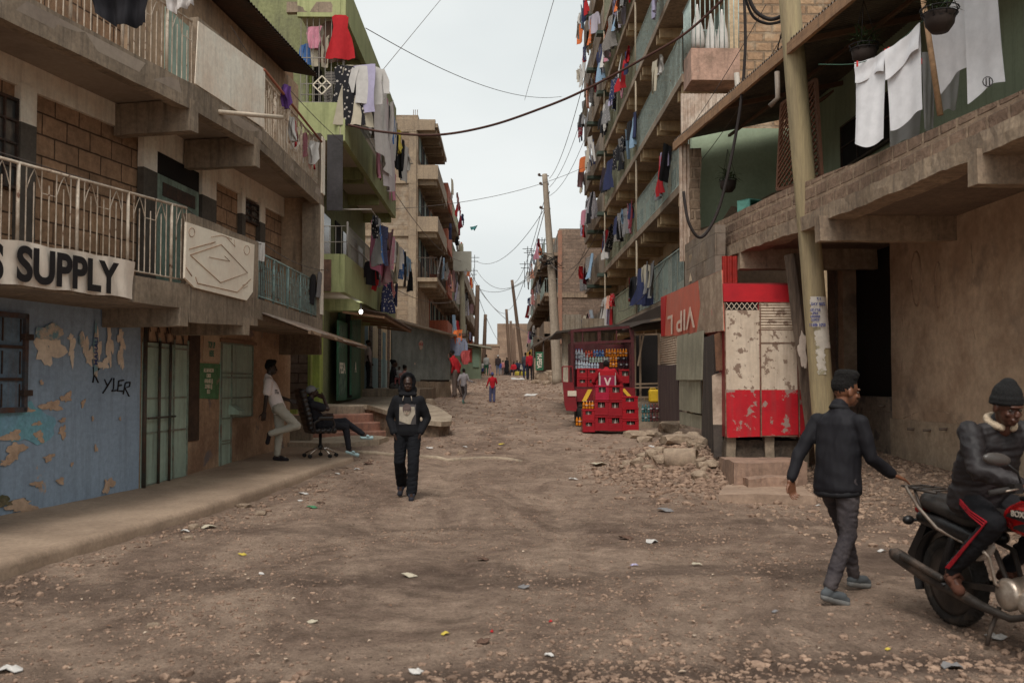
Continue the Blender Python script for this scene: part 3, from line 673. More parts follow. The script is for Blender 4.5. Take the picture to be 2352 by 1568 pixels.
pl([zz(905, 212), zz(1030, 178)]); pl([zz(935, 345), zz(945, 375), zz(1135, 418), zz(1200, 355)]); pl([zz(890, 300), zz(918, 340)])
pl([zz(1000, 250), zz(1100, 270), zz(1075, 245)], .004); pl([zz(1080, 150), zz(1125, 200), zz(1120, 165)], .004); pl([zz(1010, 155), zz(1060, 145), zz(1110, 165)], .004)
pl([zz(1160, 385), zz(1185, 375)], .004); pl([zz(1165, 400), zz(1185, 388)], .004)
for cx, cy in ((918, 132), (1181, 217)):
    pl([zz(cx + 14 * math.cos(a * .628), cy + 22 * math.sin(a * .628)) for a in range(10)], .004, close=True)
mb.build_each('engraving', LN, brd)
# PVC pipe sticking out of the fascia
p0 = A2.w(*((lambda h: (h[0], .0, h[1]))(A2.hit(502, 257)))); p1 = at(648, 270, p0.y + 1.0)
mb = world_mb(); mb.tube([p0 - Vector((.2, -.1, 0)), p0, p1], .034, 8)
tag(mb.build('drain_pipe', flat((.45, .40, .34), .5)), 'white plastic drain pipe jutting from the upper concrete slab edge', 'pipe')
# torn posters and graffiti on the blue wall
def poster_set():
    PAPER = mat('torn_paper', (.60, .55, .49), (.48, .42, .37), 3, fa=.15)
    e = empty('torn_poster', WA.w(-1.8, .01, 1.9), 'row of torn white poster remains on the blue wall', 'poster'); mb = MB(WA)
    def zz(x, y): return (.9408 * x / 1.96, .9408 * (500 + y / 1.96))
    for i, (x, y, w_, h_) in enumerate(((225, 640, .36, .30), (235, 700, .5, .42), (340, 640, .14, .12), (345, 700, .16, .3), (405, 660, .16, .3), (430, 720, .2, .34), (468, 670, .15, .42), (525, 650, .17, .45), (520, 700, .12, .4), (580, 640, .17, .3), (580, 720, .12, .5), (500, 760, .22, .2))):
        patch(mb, *zz(x, y), w_ * .85, h_ * .85, i + 3, d=.012 + i * .0012, rough=.6, t=.002)
    mb.build_each('paper', PAPER, e)
    mb = MB(WA)
    for i, (x, y, w_, h_) in enumerate(((240, 610, .5, .2), (458, 700, .09, .75), (390, 640, .09, .2))):
        patch(mb, *zz(x, y), w_, h_, i + 43, d=.028 + i * .001, rough=.25, t=.002)
    mb.build_each('printed_strip', mat('faded_print', (.13, .25, .32), (.40, .36, .32), 8, vr=(.45, .55), fa=.2), e)
    textmesh('print', 'MAHALI', WA, 0, 0, .075, flat((.05, .07, .2)), e, d=.036, sz=WA.hit(*zz(458, 700), .03), rot=R(90), bold=.02)
    e = empty('plaster_patch', WA.w(-1.8, .0, .8), 'bare plaster patches where blue paint flaked off', 'plaster patch'); mb = MB(WA)
    for i, (x, y, w_, h_) in enumerate(((250, 960, .5, .22), (320, 920, .28, .2), (398, 948, .13, .14), (130, 980, .3, .1), (190, 1105, .25, .2), (180, 1046, .22, .08), (300, 1085, .24, .2), (300, 1030, .2, .08), (60, 1105, .4, .22), (70, 1180, .5, .3), (235, 1208, .3, .12), (290, 1320, .28, .1), (180, 1335, .28, .12), (445, 1022, .08, .08), (575, 1022, .08, .06), (345, 1240, .08, .08), (460, 1165, .12, .12), (200, 850, .1, .08), (30, 1230, .3, .1), (520, 1340, .34, .3), (100, 1440, .8, .2))):
        patch(mb, *zz(x, y), w_ * .62, h_ * .66, i + 13, d=.010 + .0007 * i, rough=.55, t=.004)
    mb.build_each('bare_plaster', mat('bare_plaster', (.42, .32, .25), (.32, .235, .18), 4, fa=.2, bump=.4), e)
    e = empty('paint_patch', WA.w(-1.8, .0, .9), 'turquoise overpainted patch and green moss low on the blue wall', 'paint patch'); mb = MB(WA); patch(mb, *zz(130, 1050), .95, .5, 71, d=.0085, rough=.3); patch(mb, *zz(20, 1020), .7, .3, 72, d=.0078, rough=.3)
    mb.build_each('turquoise_paint', mat('turquoise_wall_paint', (.13, .33, .42), (.16, .30, .44), 2, peel=(.40, .30, .23), peel_r=(.62, .64), ps=3), e)
    mb = MB(WA); patch(mb, *zz(25, 1425), .6, .13, 75, d=.02, rough=.65); mb.build('moss', mat('wall_moss', (.085, .095, .055), (.14, .12, .08), 6, fa=.4, bump=.8), e)
    e = empty('graffiti', WA.w(-.5, .01, 1.4), 'black spray paint name tag reading KYLER', 'graffiti'); mb = MB(WA)
    def st(*pts): mb.tube([(lambda h: (h[0], .012, h[1]))(WA.hit(*zz(*p), .012)) for p in pts], .011, 5)
    st((447, 775), (450, 815), (445, 850)); st((475, 780), (452, 812), (470, 850)); st((500, 835), (515, 868)); st((535, 830), (512, 870), (492, 900))
    st((545, 828), (543, 880), (535, 890), (560, 886)); st((592, 838), (568, 842), (562, 890), (588, 890)); st((565, 865), (582, 862))
    st((600, 852), (590, 905)); st((602, 850), (622, 848), (620, 868), (598, 876), (618, 915))
    mb.build_each('paint_stroke', INK, e)
poster_set()
# small signs painted on the brown wall
def zz(x, y): return (.9408 * x / 1.96, .9408 * (500 + y / 1.96))
e, q = sign_on(WB, [zz(975, 620), zz(1058, 628), zz(1052, 755), zz(968, 748)], 'paper_sign', None, 'cream notice with green TOP UP HERE lettering beside green shutter', 'sign', d=.01)
mb = MB(WB); mb.slab(q, .006, .014); mb.build('notice', flat((.42, .34, .26)), e)
textmesh('lettering', 'TOP UP\nHERE', WB, *zz(1013, 690), .10, flat((.05, .16, .12)), e, d=.018, width=.3, bold=.03)
e, q = sign_on(WB, [zz(950, 755), zz(1055, 762), zz(1045, 930), zz(940, 925)], 'painted_sign', None, 'green painted panel with white hand lettering about phone cards', 'sign', d=.01)
mb = MB(WB); mb.slab(q, .006, .012); mb.build('green_panel', mat('green_wall_paint', (.08, .20, .10), (.06, .14, .075), 4, peel=(.28, .2, .14), peel_r=(.6, .66), ps=5), e)
textmesh('lettering', 'ALL SAFARICOM\nCARDS\nAVAILABLE @\nZUPABLE @\nBILLS', WB, *zz(998, 842), .062, flat((.62, .6, .52)), e, d=.016, width=.42, bold=.03)
# ================================================================ generic street block with balconies
def tower(name, label, side, Xe, rec, Y0, Y1, zg, slabs, top, wall, slabm, par, beams=3.2, beamm=None, mass=8, win=3.0, st=.2, soff=True, cat='building', parts=True, roofcap=.25, bw=.16, bh=.28, end=None):
    e = empty(name, (Xe, Y0, gy(Y0)), label, cat)
    F = Frame(Xe, Y0, 0, side); Ln = Y1 - Y0
    mb = MB(F); mb.box(0, Ln, -rec - mass, -rec, zg - 1.5, top); mb.build('wall', wall, e)
    for i, z in enumerate(slabs):
        mb = MB(F); mb.box(-.0, Ln, -rec - .02, 0, z - st, z); mb.build('balcony_slab', slabm, e, wob=.008 if Y0 < 60 else 0, cut=.8)
        mb = MB(F); s = .25
        while s < Ln:
            mb.box(s, s + bw, -rec, -.06, z - st - bh, z - st); s += .55
            if s < Ln: mb.box(s, s + bw, -rec, -.06, z - st - bh, z - st)
            s += beams
        mb.build_each('cantilever_beam', beamm or slabm, e)
        for p in (par[i] if i < len(par) else par[-1]):
            kind, a, b, h, m = p; b = min(b, Ln)
            if kind == 'solid':
                mb = MB(F); mb.box(a, b, -.12, .02, z - st - .02, z + h); mb.box(a, a + .12, -rec, -.12, z - st - .01, z + h); mb.build('balcony_parapet', m, e, wob=.008 if Y0 < 40 else 0, cut=.8)
            elif kind == 'rail':
                mb = MB(F); n = int((b - a) / .19)
                mb.tube([(a, -.04, z + h), (b, -.04, z + h)], .02, 5); mb.tube([(a, -.04, z + .05), (b, -.04, z + .05)], .015, 4)
                for k in range(n + 1): s = a + (b - a) * k / n; mb.tube([(s, -.04, z + .05), (s, -.04, z + h)], .011, 4, cap=False)
                if a == 0:
                    for k in range(int(rec / .12)): d = -.04 - k * .12; mb.tube([(a, d, z), (a, d, z + h)], .011, 4, cap=False)
                    mb.tube([(a, -.04, z + h), (a, -rec, z + h)], .02, 5)
                mb.build('railing', m, e)
        # openings behind the balcony
        s = .7; k = 0
        while s < Ln - .9 and win and z + 2.2 < top:
            w_ = .85 if k % 2 else 1.0; zb = z + (.05 if k % 2 else .95)
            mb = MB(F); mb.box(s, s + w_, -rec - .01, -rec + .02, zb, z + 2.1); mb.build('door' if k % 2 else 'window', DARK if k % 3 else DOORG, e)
            s += win * (.45 if k % 2 == 0 else .55); k += 1
    return e, F
YEL = mat('cream_beam_paint', (.38, .29, .18), (.28, .21, .135), 1.5, streak=(.12, .09, .06), sa=.6, fa=.12)
SLABC = mat('weathered_slab', (.27, .215, .165), (.16, .125, .10), 1.0, streak=(.07, .055, .045), sa=.7)
RAILT = mat('blue_grey_rail_paint', (.27, .35, .35), (.2, .26, .26), 4, peel=(.14, .09, .06), peel_r=(.62, .68), ps=7, rough=.6, bump=0)
RAILG = mat('moss_rail_paint', (.24, .26, .20), (.17, .19, .145), 4, rough=.7, bump=0)
TBRICK = brick('rough_warm_block', (.36, .26, .175), (.27, .185, .125), (.20, .155, .115), .44, .24, .03, 1.0, smear=(.40, .33, .24), smear_r=(.55, .75))
# ---------------------------------------------------------------- tall building right of the street
TS = [4.02 + 2.75 * i for i in range(8)]
TW = mat('ochre_render', (.30, .235, .155), (.21, .16, .11), .9, streak=(.09, .07, .05), sa=.7)
PARC = mat('rough_parapet', (.215, .175, .14), (.14, .115, .095), .9, streak=(.06, .05, .04), sa=.8)
tall, TF = tower('apartment_building', 'tall seven storey tenement right of the street with long barred balconies full of washing', 'x' and 1, 4.55, 1.25, 25.0, 55.0, .6, TS, 24.5, TW, SLABC,
    [[('rail', 0, 8.8, 1.12, RAILT), ('rail', 8.85, 19.3, 1.1, RAILG), ('solid', 19.4, 24.5, .95, PARC), ('solid', 25.2, 30, .95, PARC)]], beams=3.0, beamm=YEL, mass=9)
mb = MB(TF)
for z in TS[:-1]:
    for s in (8.82, 19.35): mb.tube([(s, -.02, z - .1), (s, -.02, z + 2.5)], .035, 6)
mb.build_each('downpipe', flat((.33, .29, .23)), tall)
mb = MB(TF)
for s in (19.35, 24.7):
    for z in TS: mb.box(s, s + .5, -.9, .3, z - .35, z - .2)
mb.build_each('drying_shelf', flat((.07, .10, .085)), tall)
# end wall facing the camera, with stone courses
TE = Frame(4.55, 25.0, 90, 1)
EW = Frame(5.75, 24.9, 90, 1)
mb = MB(EW); mb.box(.0, 9, 0, .1, 5.2, 24.4); mb.build('end_wall', TBRICK, tall)
mb = MB(EW); mb.box(-.03, .22, -.05, .09, 4.0, 24.4); mb.build('corner_pier', mat('cream_render', (.42, .34, .24), (.33, .26, .18), 1.5, streak=(.15, .11, .07), sa=.5), tall, wob=.015, cut=.4)
# pink box balcony at the near corner
zb, zt = 1.69 + (877 - 200) * 24.9 / 2287, 1.69 + (877 - 128) * 24.9 / 2287
TB = Frame(4.5, 24.0, 90, 1)
mb = MB(TB); mb.box(0.1, 1.3, 0, .12, zb, zt); mb.box(0.1, .22, .12, 1.0, zb, zt); mb.box(.1, 1.3, .12, 1.0, zb, zb + .1)
mb.build('corner_balcony', mat('pink_stained_render', (.33, .22, .18), (.22, .15, .12), 1.6, vr=(.45, .6), streak=(.12, .08, .06), peel=(.45, .40, .33), peel_r=(.62, .65), ps=1.8), tall, wob=.01, cut=.4)
mb = MB(TB); mb.tube([(.1, .03, zt + 1.25), (1.28, .03, zt + 1.25)], .022, 5); mb.tube([(.1, .03, zt + 1.25), (.1, 1.0, zt + 1.25)], .022, 5)
for i in range(11): mb.tube([(.1 + .118 * i, .03, zt), (.1 + .118 * i, .03, zt + 1.25)], .014, 4)
for i in range(8): mb.tube([(.1, .1 + .12 * i, zt), (.1, .1 + .12 * i, zt + 1.25)], .014, 4)
mb.build('railing', RAILT, tall)
mb = MB(TB)
s0 = .1; mb.corr(-.15, 1.35, .05, 1.69 + (877 - 300) * 24 / 2287, 1.69 + (877 - 206) * 24 / 2287, .09, .014)
mb.build('tin_screen', TINL, tall)
mb = MB(TE); mb.box(.05, 1.2, -.1, -.02, TS[0] + .3, TS[1] + .9); mb.build('render_strip', mat('grey_render_strip', (.26, .22, .18), (.19, .16, .13), 1.2, streak=(.1, .08, .065)), tall)
# ---------------------------------------------------------------- green building left
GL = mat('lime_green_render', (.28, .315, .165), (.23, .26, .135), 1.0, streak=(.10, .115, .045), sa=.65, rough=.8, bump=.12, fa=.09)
GD = mat('shaded_lime_render', (.26, .29, .15), (.20, .225, .115), 1.0, streak=(.08, .09, .035), sa=.6, fa=.1)  # darker copy of lime_green_render for the beams, shade mixed into its colour
green = empty('apartment_building', (-4.7, 23.6, gy(23.6)), 'lime green apartment building with boxed balconies crowded by hanging washing', 'building')
GF = Frame(-3.6, 22.5, 0, -1)
mb = MB(GF); mb.box(1.0, 8, -9, -1.05, .6, 13.2); mb.box(8, 11, -9, -1.05, .6, 10.6); mb.build('wall', mat('grey_green_wall', (.17, .19, .10), (.13, .14, .085), 1, streak=(.07, .07, .045)), green)
gz1, gz2, gz3, gz4 = 3.85, 7.3, 10.15, 12.9
for zb, near in ((gz1, .1), (gz2, 0), (gz3, 0)):
    mb = MB(GF); mb.box(near, 10.8, -1.1, -.1, zb, zb + .2); mb.build('balcony_floor', mat('pale_soffit', (.36, .33, .29), (.30, .27, .23), .8, bump=.05, fa=.08) if zb == gz1 else bpy.data.materials['pale_soffit'], green)
    hh = .75 if zb < gz4 else .3
    mb = MB(GF); mb.box(near, 10.8, -.12, .0, zb - .12, zb + hh)
    x0 = -1.1 if zb != gz2 else -1.15
    mb.box(near - .02, near + .1, x0, -.12, zb - .12, zb + hh)
    if zb in (gz2,): pass
    mb.build('balcony_parapet', GL, green, wob=.006, cut=.6)
    mb = MB(GF)
    for s in (3.4, 3.95, 7.2, 10.5): mb.box(s, s + .14, -1.1, -.13, zb - .3, zb + .02)
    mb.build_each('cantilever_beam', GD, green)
mb = MB(GF); mb.box(0.05, .2, -1.0, -.3, gz1 - .1, gz1 + .62); mb.build('stained_box', mat('brown_stained_render', (.17, .10, .075), (.10, .065, .05), 3, peel=(.3, .24, .19), peel_r=(.62, .66), ps=3), green)
mb = MB(GF); mb.box(-.02, .14, -1.35, -.3, gz3 - .02, gz3 + .22); mb.build('concrete_slab_end', CONC, green, wob=.01)
# columns and cages
mb = MB(GF); mb.box(1.0, 1.45, -1.25, -.72, .8, gz1 + .1); mb.box(1.1, 1.3, -1.3, -1.0, gz1, 10.6); mb.build('column', LIME, green, wob=.006, cut=.5)
mb = MB(GF); mb.box(.5, 1.0, -1.6, -1.15, .8, gz1 + .1); mb.build('column', LIME, green)
CAGE = flat((.20, .19, .18), .5)
def cage(zb, zt, near, s1, nm='window_cage', m=CAGE, gap=.15):
    mb = MB(GF)
    for z in (zb + .02, (zb + zt) / 2, zt): mb.tube([(near, -.05, z), (s1, -.05, z)], .014, 4); mb.tube([(near + .03, -1.05, z), (near + .03, -.05, z)], .014, 4)
    n = int((s1 - near) / gap)
    for i in range(n + 1): s = near + i * gap; mb.tube([(s, -.05, zb), (s, -.05, zt)], .010, 4, cap=False)
    for i in range(8): mb.tube([(near + .03, -.05 - i * .14, zb), (near + .03, -.05 - i * .14, zt)], .010, 4, cap=False)
    mb.tube([(near, -.05, zb), (near, -.05, zt + .1)], .025, 5)
    return mb.build(nm, m, green)
cage(gz2 + .75, gz3, .03, .06); cage(gz2 + .75, gz2 + 1.25, .2, 10.7, 'railing'); cage(gz1 + .75, gz1 + 1.5, .8, 10.7, 'railing')
mb = MB(GF)
for z in (8.9, 5.6): mb.tube([(.02, -.1, z), (.0, .62, z)], .02, 5); mb.tube([(10.2, -.1, z), (10.2, .62, z)], .02, 5); mb.tube([(0, .6, z), (10.2, .6, z)], .008, 4)
mb.build_each('drying_rod', CAGE, green)
# diamond ornament on the cage
mb = MB(GF); c = GF.hit(740, 196, 0)
FE = Frame(-3.6, 22.46, 90, 1)
cx, cz = FE.hit(740, 196)
mb = MB(FE); r = .21
for k in (-1, 0, 1):
    mb.bar((cx - r * .5 + k * r * .5 - 0, -.02, cz + r * .5 + k * r * .5), (cx + r * .5 + k * r * .5, -.02, cz - r * .5 + k * r * .5), .03)
    mb.bar((cx - r * .5 - k * r * .5, -.02, cz - r * .5 + k * r * .5), (cx + r * .5 - k * r * .5, -.02, cz + r * .5 + k * r * .5), .03)
mb.build('diamond_ornament', flat((.55, .52, .45)), green)
for i, zz_ in enumerate((gz1, gz2, gz3)):
    for k in range(3):
        s = 1.8 + 3.1 * k
        mb = MB(GF); mb.box(s, s + .9, -1.06, -1.02, zz_ + .25, zz_ + 2.3); mb.build('door', DARK, green)
        mb = MB(GF); mb.box(s + 1.3, s + 2.3, -1.06, -1.02, zz_ + 1.1, zz_ + 2.2); mb.build('window', GLASS, green)
# dark panel hanging at the corner
mb = world_mb(); a, b = at(752, 310, 22.3), at(787, 484, 22.3); mb.box(a.x, b.x, 22.27, 22.3, b.z, a.z)
tag(mb.build('hanging_board', mat('black_board', (.045, .042, .048), (.03, .028, .03), 2, rough=.6)), 'long dark board hanging below the lime balcony beside the concrete building', 'board')
# ground floor of green building: dark green doors with white letters, shop lamp
GG = Frame(-4.6, 24.3, 0, -1)
DKG = mat('bottle_green_paint', (.035, .12, .075), (.025, .085, .055), 1.5, streak=(.05, .06, .04), rough=.6, bump=.08)
def gp(name, m, a, b, d0=.0, d1=.04): mb = MB(GG); mb.pbox(a, b, d0, d1); return mb.build(name, m, green)
gp('shop_front', DKG, (782, 700), (828, 915), -.02, .05); gp('doorway', DARK, (795, 720), (808, 912), .05, .06)
gp('door_leaf', DKG, (778, 735), (797, 917), .2, .25); gp('door_leaf', DKG, (808, 735), (824, 905), .3, .35)
for a, b in (((780, 745), (794, 800)), ((811, 745), (822, 800)), ((780, 860), (794, 905))):
    mb = MB(GG); dd = .25 if a[0] < 800 else .35; mb.pbox(a, b, dd, dd + .012); mb.build('door_panel', mat('panel_glass', (.10, .16, .13), (.05, .1, .08), 5, fa=.2), green)
textmesh('lettering', 'PESA', GG, 787, 845, .3, flat((.6, .6, .55)), green, d=.27, width=1.0, bold=.03)
textmesh('lettering', 'A', GG, 817, 843, .3, flat((.6, .6, .55)), green, d=.37, bold=.03)
mb = world_mb(); p = at(829, 716, 25.5); mb.ball((p.x, p.y, p.z), (.05, .05, .06)); lamp = empty('bulb', (p.x, p.y, p.z), 'small lit bulb under the awning of the lime building', 'lamp')
o = mb.build('glass_bulb', flat((1, .97, .9), .3, 0, 3.0), lamp); mb = world_mb(); mb.tube([(p.x, p.y, p.z + .05), (p.x, p.y, p.z + .3)], .012, 5); mb.build('cord', INK, lamp)
pl_ = bpy.data.lights.new('bulb_light', 'POINT'); pl_.energy = 3; pl_.shadow_soft_size = .06; o = bpy.data.objects.new('bulb_light', pl_); C.objects.link(o); o.parent = lamp; o.location = (0, -.15, 0)
# old timber and tin canopy on the green building
mb = MB(GF); mb.grid(lambda u, v: (3.5 + 7.5 * u, -.2 + .75 * v, 3.62 - .16 * v + .02 * math.sin(u * 150)), 100, 1); mb.grid(lambda u, v: (3.5 + 7.5 * u, -.2 + .75 * v, 3.59 - .16 * v + .02 * math.sin(u * 150)), 100, 1)
mb.build('tin_canopy', mat('brown_tin', (.14, .08, .055), (.08, .055, .045), 3, rough=.7), green)
mb = MB(GF)
for s in (3.6, 5.4, 7.2, 9, 10.8): mb.bar((s, -.6, 3.52), (s, .5, 3.38), .07)
mb.bar((3.5, .48, 3.38), (11, .48, 3.38), .07); mb.build_each('canopy_timber', flat((.20, .12, .075)), green)
# plaster house with blue dado beyond
yel = empty('plaster_house', (-4.9, 33.5, 1.2), 'cream and pale blue ground floor rooms with stone piers behind the child on the ledge', 'building')
YF = Frame(-4.85, 33.5, 0, -1)
mb = MB(YF); mb.box(0, 12, -4, 0, 2.05 + .55, 5.0); mb.build('cream_wall', mat('cream_wall', (.55, .47, .33), (.45, .38, .27), 1.5, streak=(.15, .12, .09)), yel)
mb = MB(YF); mb.box(0, 12, -4, 0.01, .9, 2.6); mb.build('blue_dado', mat('pale_blue_dado', (.26, .38, .42), (.2, .3, .34), 1.5, peel=(.3, .24, .18), peel_r=(.6, .65), ps=3), yel)
for s in (2.6, 5.2, 8.2):
    mb = MB(YF); mb.box(s, s + .7, 0, .04, 1.4, 4.6); mb.build('stone_pier', GBLK, yel)
for s in (1.2, 6.6):
    mb = MB(YF); mb.box(s, s + .9, .01, .03, 1.4, 3.7); mb.build('blue_door', mat('worn_blue_door', (.13, .22, .26), (.09, .15, .18), 3, fa=.2) if s < 2 else bpy.data.materials['worn_blue_door'], yel)
# ledge and stairs
ledge = empty('concrete_ledge', (-3.8, 33, gy(33)), 'raised concrete ledge where a woman and child sit', 'ledge')
mb = world_mb(); mb.prism([(-5.2, 33), (-2.75, 33), (-2.6, 34.5), (-2.6, 42), (-5.2, 42)], .7, 1.46); mb.build('block', CONC, ledge, wob=.02, cut=.4)
st = empty('stairs', (-4.2, 24, gy(23)), 'faded pink half round concrete steps leading to the lime building', 'stairs')
PINK = mat('faded_pink_cement', (.33, .175, .135), (.25, .14, .11), 1.2, streak=(.15, .10, .08), sa=.6, peel=(.26, .2, .16), peel_r=(.6, .7), ps=2)
for i, (r, zt) in enumerate(((1.75, .57), (1.45, .76), (1.15, .95), (.85, 1.14))):
    mb = world_mb(); n = 26; cx, cy = -4.15, 24.0
    pts = [(-5.6, cy - r)] + [(cx + r * math.sin(a), cy - r * math.cos(a)) for a in [math.pi / 2 * k / n for k in range(n + 1)]] + [(cx + r, cy + .6), (-5.6, cy + .6)]
    mb.prism(pts, zt - .21 if i else .1, zt); mb.build('step', PINK if i < 3 else CONC2, st, bev=.02)
plt = empty('concrete_platform', (-3, 26, gy(24)), 'curved broken concrete platform beside the pink steps', 'platform')
pts = [(-5.6, 23.9), (-3.25, 23.9), (-2.75, 23.0), (-2.2, 22.2), (-1.75, 21.75), (-1.35, 21.8), (-1.15, 22.3), (-1.2, 23.5), (-1.6, 25.5), (-2.2, 28), (-2.8, 33), (-5.6, 33)]
zt = [1.145, 1.145, 1.06, .95, .86, .82, .82, .90, 1.03, 1.13, 1.2, 1.2]
mb = world_mb(); mb.prism(pts, [z - .1 for z in zt], zt); mb.build('slab', CONC2, plt, wob=.012, cut=.3)
mb = world_mb(); q = [(x * .96 - .12, y + .12) for x, y in pts]; mb.prism(q, [.1] * len(q), [z - .1 for z in zt])
mb.build('rubble_base', mat('rubble_masonry', (.19, .145, .11), (.09, .07, .055), 4, fa=.35, bump=1), plt, wob=.06, cut=.18)
mb = world_mb(); mb.prism([(-5.0, 20.9), (-3.2, 20.95), (-2.65, 21.3), (-2.5, 21.9), (-3, 22.3), (-5, 22.3)], 0, [.42, .42, .48, .5, .5, .45]); mb.build('lower_landing', CONC2, st, wob=.02, cut=.25)
# ---------------------------------------------------------------- unfinished grey building, left
GRYB = brick('grey_brown_block', (.265, .215, .165), (.20, .16, .125), (.24, .20, .16), .5, .24, .02, .8, smear=(.30, .25, .195), smear_r=(.5, .7), fa=.2)
RAWC = mat('raw_concrete', (.275, .225, .17), (.20, .165, .13), .8, streak=(.10, .08, .065), sa=.5)
gs = [1.69 + (877 - y) * 50 / 2287 for y in (648, 532, 410, 290)]
gs = [z + .25 for z in gs]
grey, YG = tower('unfinished_building', 'unfinished grey brown block building with bare concrete balconies, no washing on its upper floors', -1, -3.3, 1.0, 50, 58, 1.4, gs, 15.2, GRYB, RAWC,
    [[('rail', 0, 8, 1.0, flat((.10, .08, .07)))], [('solid', 0, 8, .55, RAWC)], [('solid', 0, 8, .5, RAWC)], []], beams=1.6, mass=12, win=2.4)
E = Frame(-8, 49.96, 90, 1)
mb = MB(E)
for y0, y1 in ((560, 590),): mb.pbox((894, y0), (912, y1), 0, .03)
mb.build('window', DARK, grey)
mb = MB(E)
a, b = E.hit(925, 0)[0], E.hit(958, 0)[0]
mb.box(a + .35, b, -.04, .0, 1, 14.9)
for z in gs: mb.box(a - 3, b, -.05, .0, z - .45, z - .15)
mb.build('concrete_frame', RAWC, grey, wob=.01, cut=.6)
mb = MB(E); a = E.hit(880, 0)[0]; b = E.hit(1000, 0)[0]; mb.box(a, b, -.06, .3, 14.4, 14.95); mb.build('roof_beam', RAWC, grey, wob=.03, cut=.5)
mb = MB(E)
for x in (948, 952, 957): s = E.hit(x, 0)[0]; mb.tube([(s, .5, 14.9), (s + .02, .5, 15.6)], .02, 4)
mb.build('starter_bars', flat((.12, .07, .05)), grey)
# lower brown stone room beyond the green building
RED = mat('weathered_red_render', (.36, .125, .085), (.27, .095, .065), 1.2, streak=(.13, .07, .05), sa=.6)
REDB = brick('mixed_brown_block', (.28, .19, .14), (.21, .15, .115), (.25, .2, .16), .5, .24, .02, .6)
s0 = 4.6
redb, RF_ = tower('apartment_building', 'tenement with red rendered balconies beyond the unfinished grey building', -1, -3.25, 1.1, 58.2, 74, 1.7, [4.4, 7.1, 9.8, 12.5], 15.6, REDB, SLABC,
    [[('solid', 0, 5, .9, RED), ('solid', 5.3, 16, .9, SLABC)], [('solid', 0, 5, .9, RED), ('rail', 5.3, 16, .95, RAILG)]], win=2.8, mass=10)
mb = MB(Frame(-4.6, 58.1, 90, 1)); mb.box(-.1, .35, 0, .1, 1, 15.9); mb.build('red_pier', RED, redb)
far1, FF1 = tower('apartment_building', 'distant crumbling brown tenement on the left with washing, past the red one', -1, -3.2, 1.1, 75, 95, 2, [4.9, 7.6, 10.3], 13.6, REDB, SLABC,
    [[('solid', 0, 20, .9, SLABC)]], win=2.8, mass=9)
mb = MB(Frame(-3.2, 75, 0, -1)); mb.box(1, 4, -.05, .06, 11.2, 12.4); mb.build('pink_parapet', RED, far1)
far2, FF2 = tower('apartment_building', 'farthest tenement at the left end of the street, small and brown', -1, -3.15, 1.1, 96, 125, 2.2, [5.1, 7.8, 10.4], 13.0, REDB, SLABC, [[('solid', 0, 40, .9, SLABC)]], win=3.2, mass=9)
# ---------------------------------------------------------------- right side beyond the tall building
STN = brick('grey_pink_quarry_block', (.25, .195, .165), (.17, .135, .118), (.205, .17, .145), .42, .22, .018, .9, fa=.35)
x0 = at(1245, 600, 66)
stone, SF = tower('stone_building', 'three storey bare quarry stone building with orange edge, behind the concrete pole', 1, 2.75, 1.0, 66, 74, 1.9, [4.9, 7.6, 10.3], at(1290, 525, 66).z, STN, SLABC, [[('solid', 0, 8, .8, SLABC)], [('rail', 0, 8, .95, RAILT)]], win=2.6, mass=12)
mb = MB(Frame(3.75, 65.9, 90, 1)); mb.box(-.1, .18, 0, .1, 4.2, at(1290, 530, 66).z); mb.build('orange_pier', mat('orange_render', (.28, .15, .11), (.2, .13, .10), 2.5), stone)
mb = MB(Frame(3.75, 65.9, 90, 1)); mb.box(-.3, 4, .02, .1, 4.6, 4.9); mb.box(-.2, 4, .02, .1, 7.3, 7.6); mb.build_each('concrete_band', SLABC, stone, wob=.02, cut=.6)
fr1, FR1 = tower('apartment_building', 'distant right hand tenement with washing between stone building and street end', 1, 2.6, 1.1, 75, 94, 2, [4.9, 7.6, 10.2], 12.6, REDB, SLABC, [[('solid', 0, 10, .9, SLABC), ('rail', 10, 19, 1, RAILT)]], win=2.8, mass=9)
fr2, FR2 = tower('apartment_building', 'farthest low tenement at the right end of the street', 1, 2.9, 1.1, 95, 118, 2.2, [5.0, 7.6], 10.6, REDB, SLABC, [[('solid', 0, 30, .9, SLABC)]], win=3, mass=9)
endb = empty('stone_building', (2, 150, 2), 'plain brown block building closing the far end of the street', 'building')
ENDM = brick('far_brown_block', (.25, .19, .15), (.19, .145, .118), (.21, .17, .14), 1.2, .6, .03, .4)
a, b = at(1142, 743, 150), at(1205, 743, 150); mb = world_mb(); mb.box(a.x, b.x + 3, 150, 160, 0, a.z); mb.build('wall', ENDM, endb, cut=3, wob=.01)
mb = world_mb(); p = at(1165, 840, 149.9); mb.box(p.x - .6, p.x + .6, 149.9, 150.1, 1.8, 4); mb.build('door', DARK, endb)
lowb = empty('stone_building', (-4, 135, 2), 'low tan block house at the far left end of the street', 'building')
a = at(1112, 795, 135); mb = world_mb(); mb.box(a.x - 6, a.x + 2, 135, 142, 0, a.z); mb.build('wall', ENDM, lowb)
mb = world_mb(); mb.box(a.x - 6.1, a.x + 2.1, 134.9, 142, a.z, a.z + .3); mb.build('roof', SLABC, lowb)
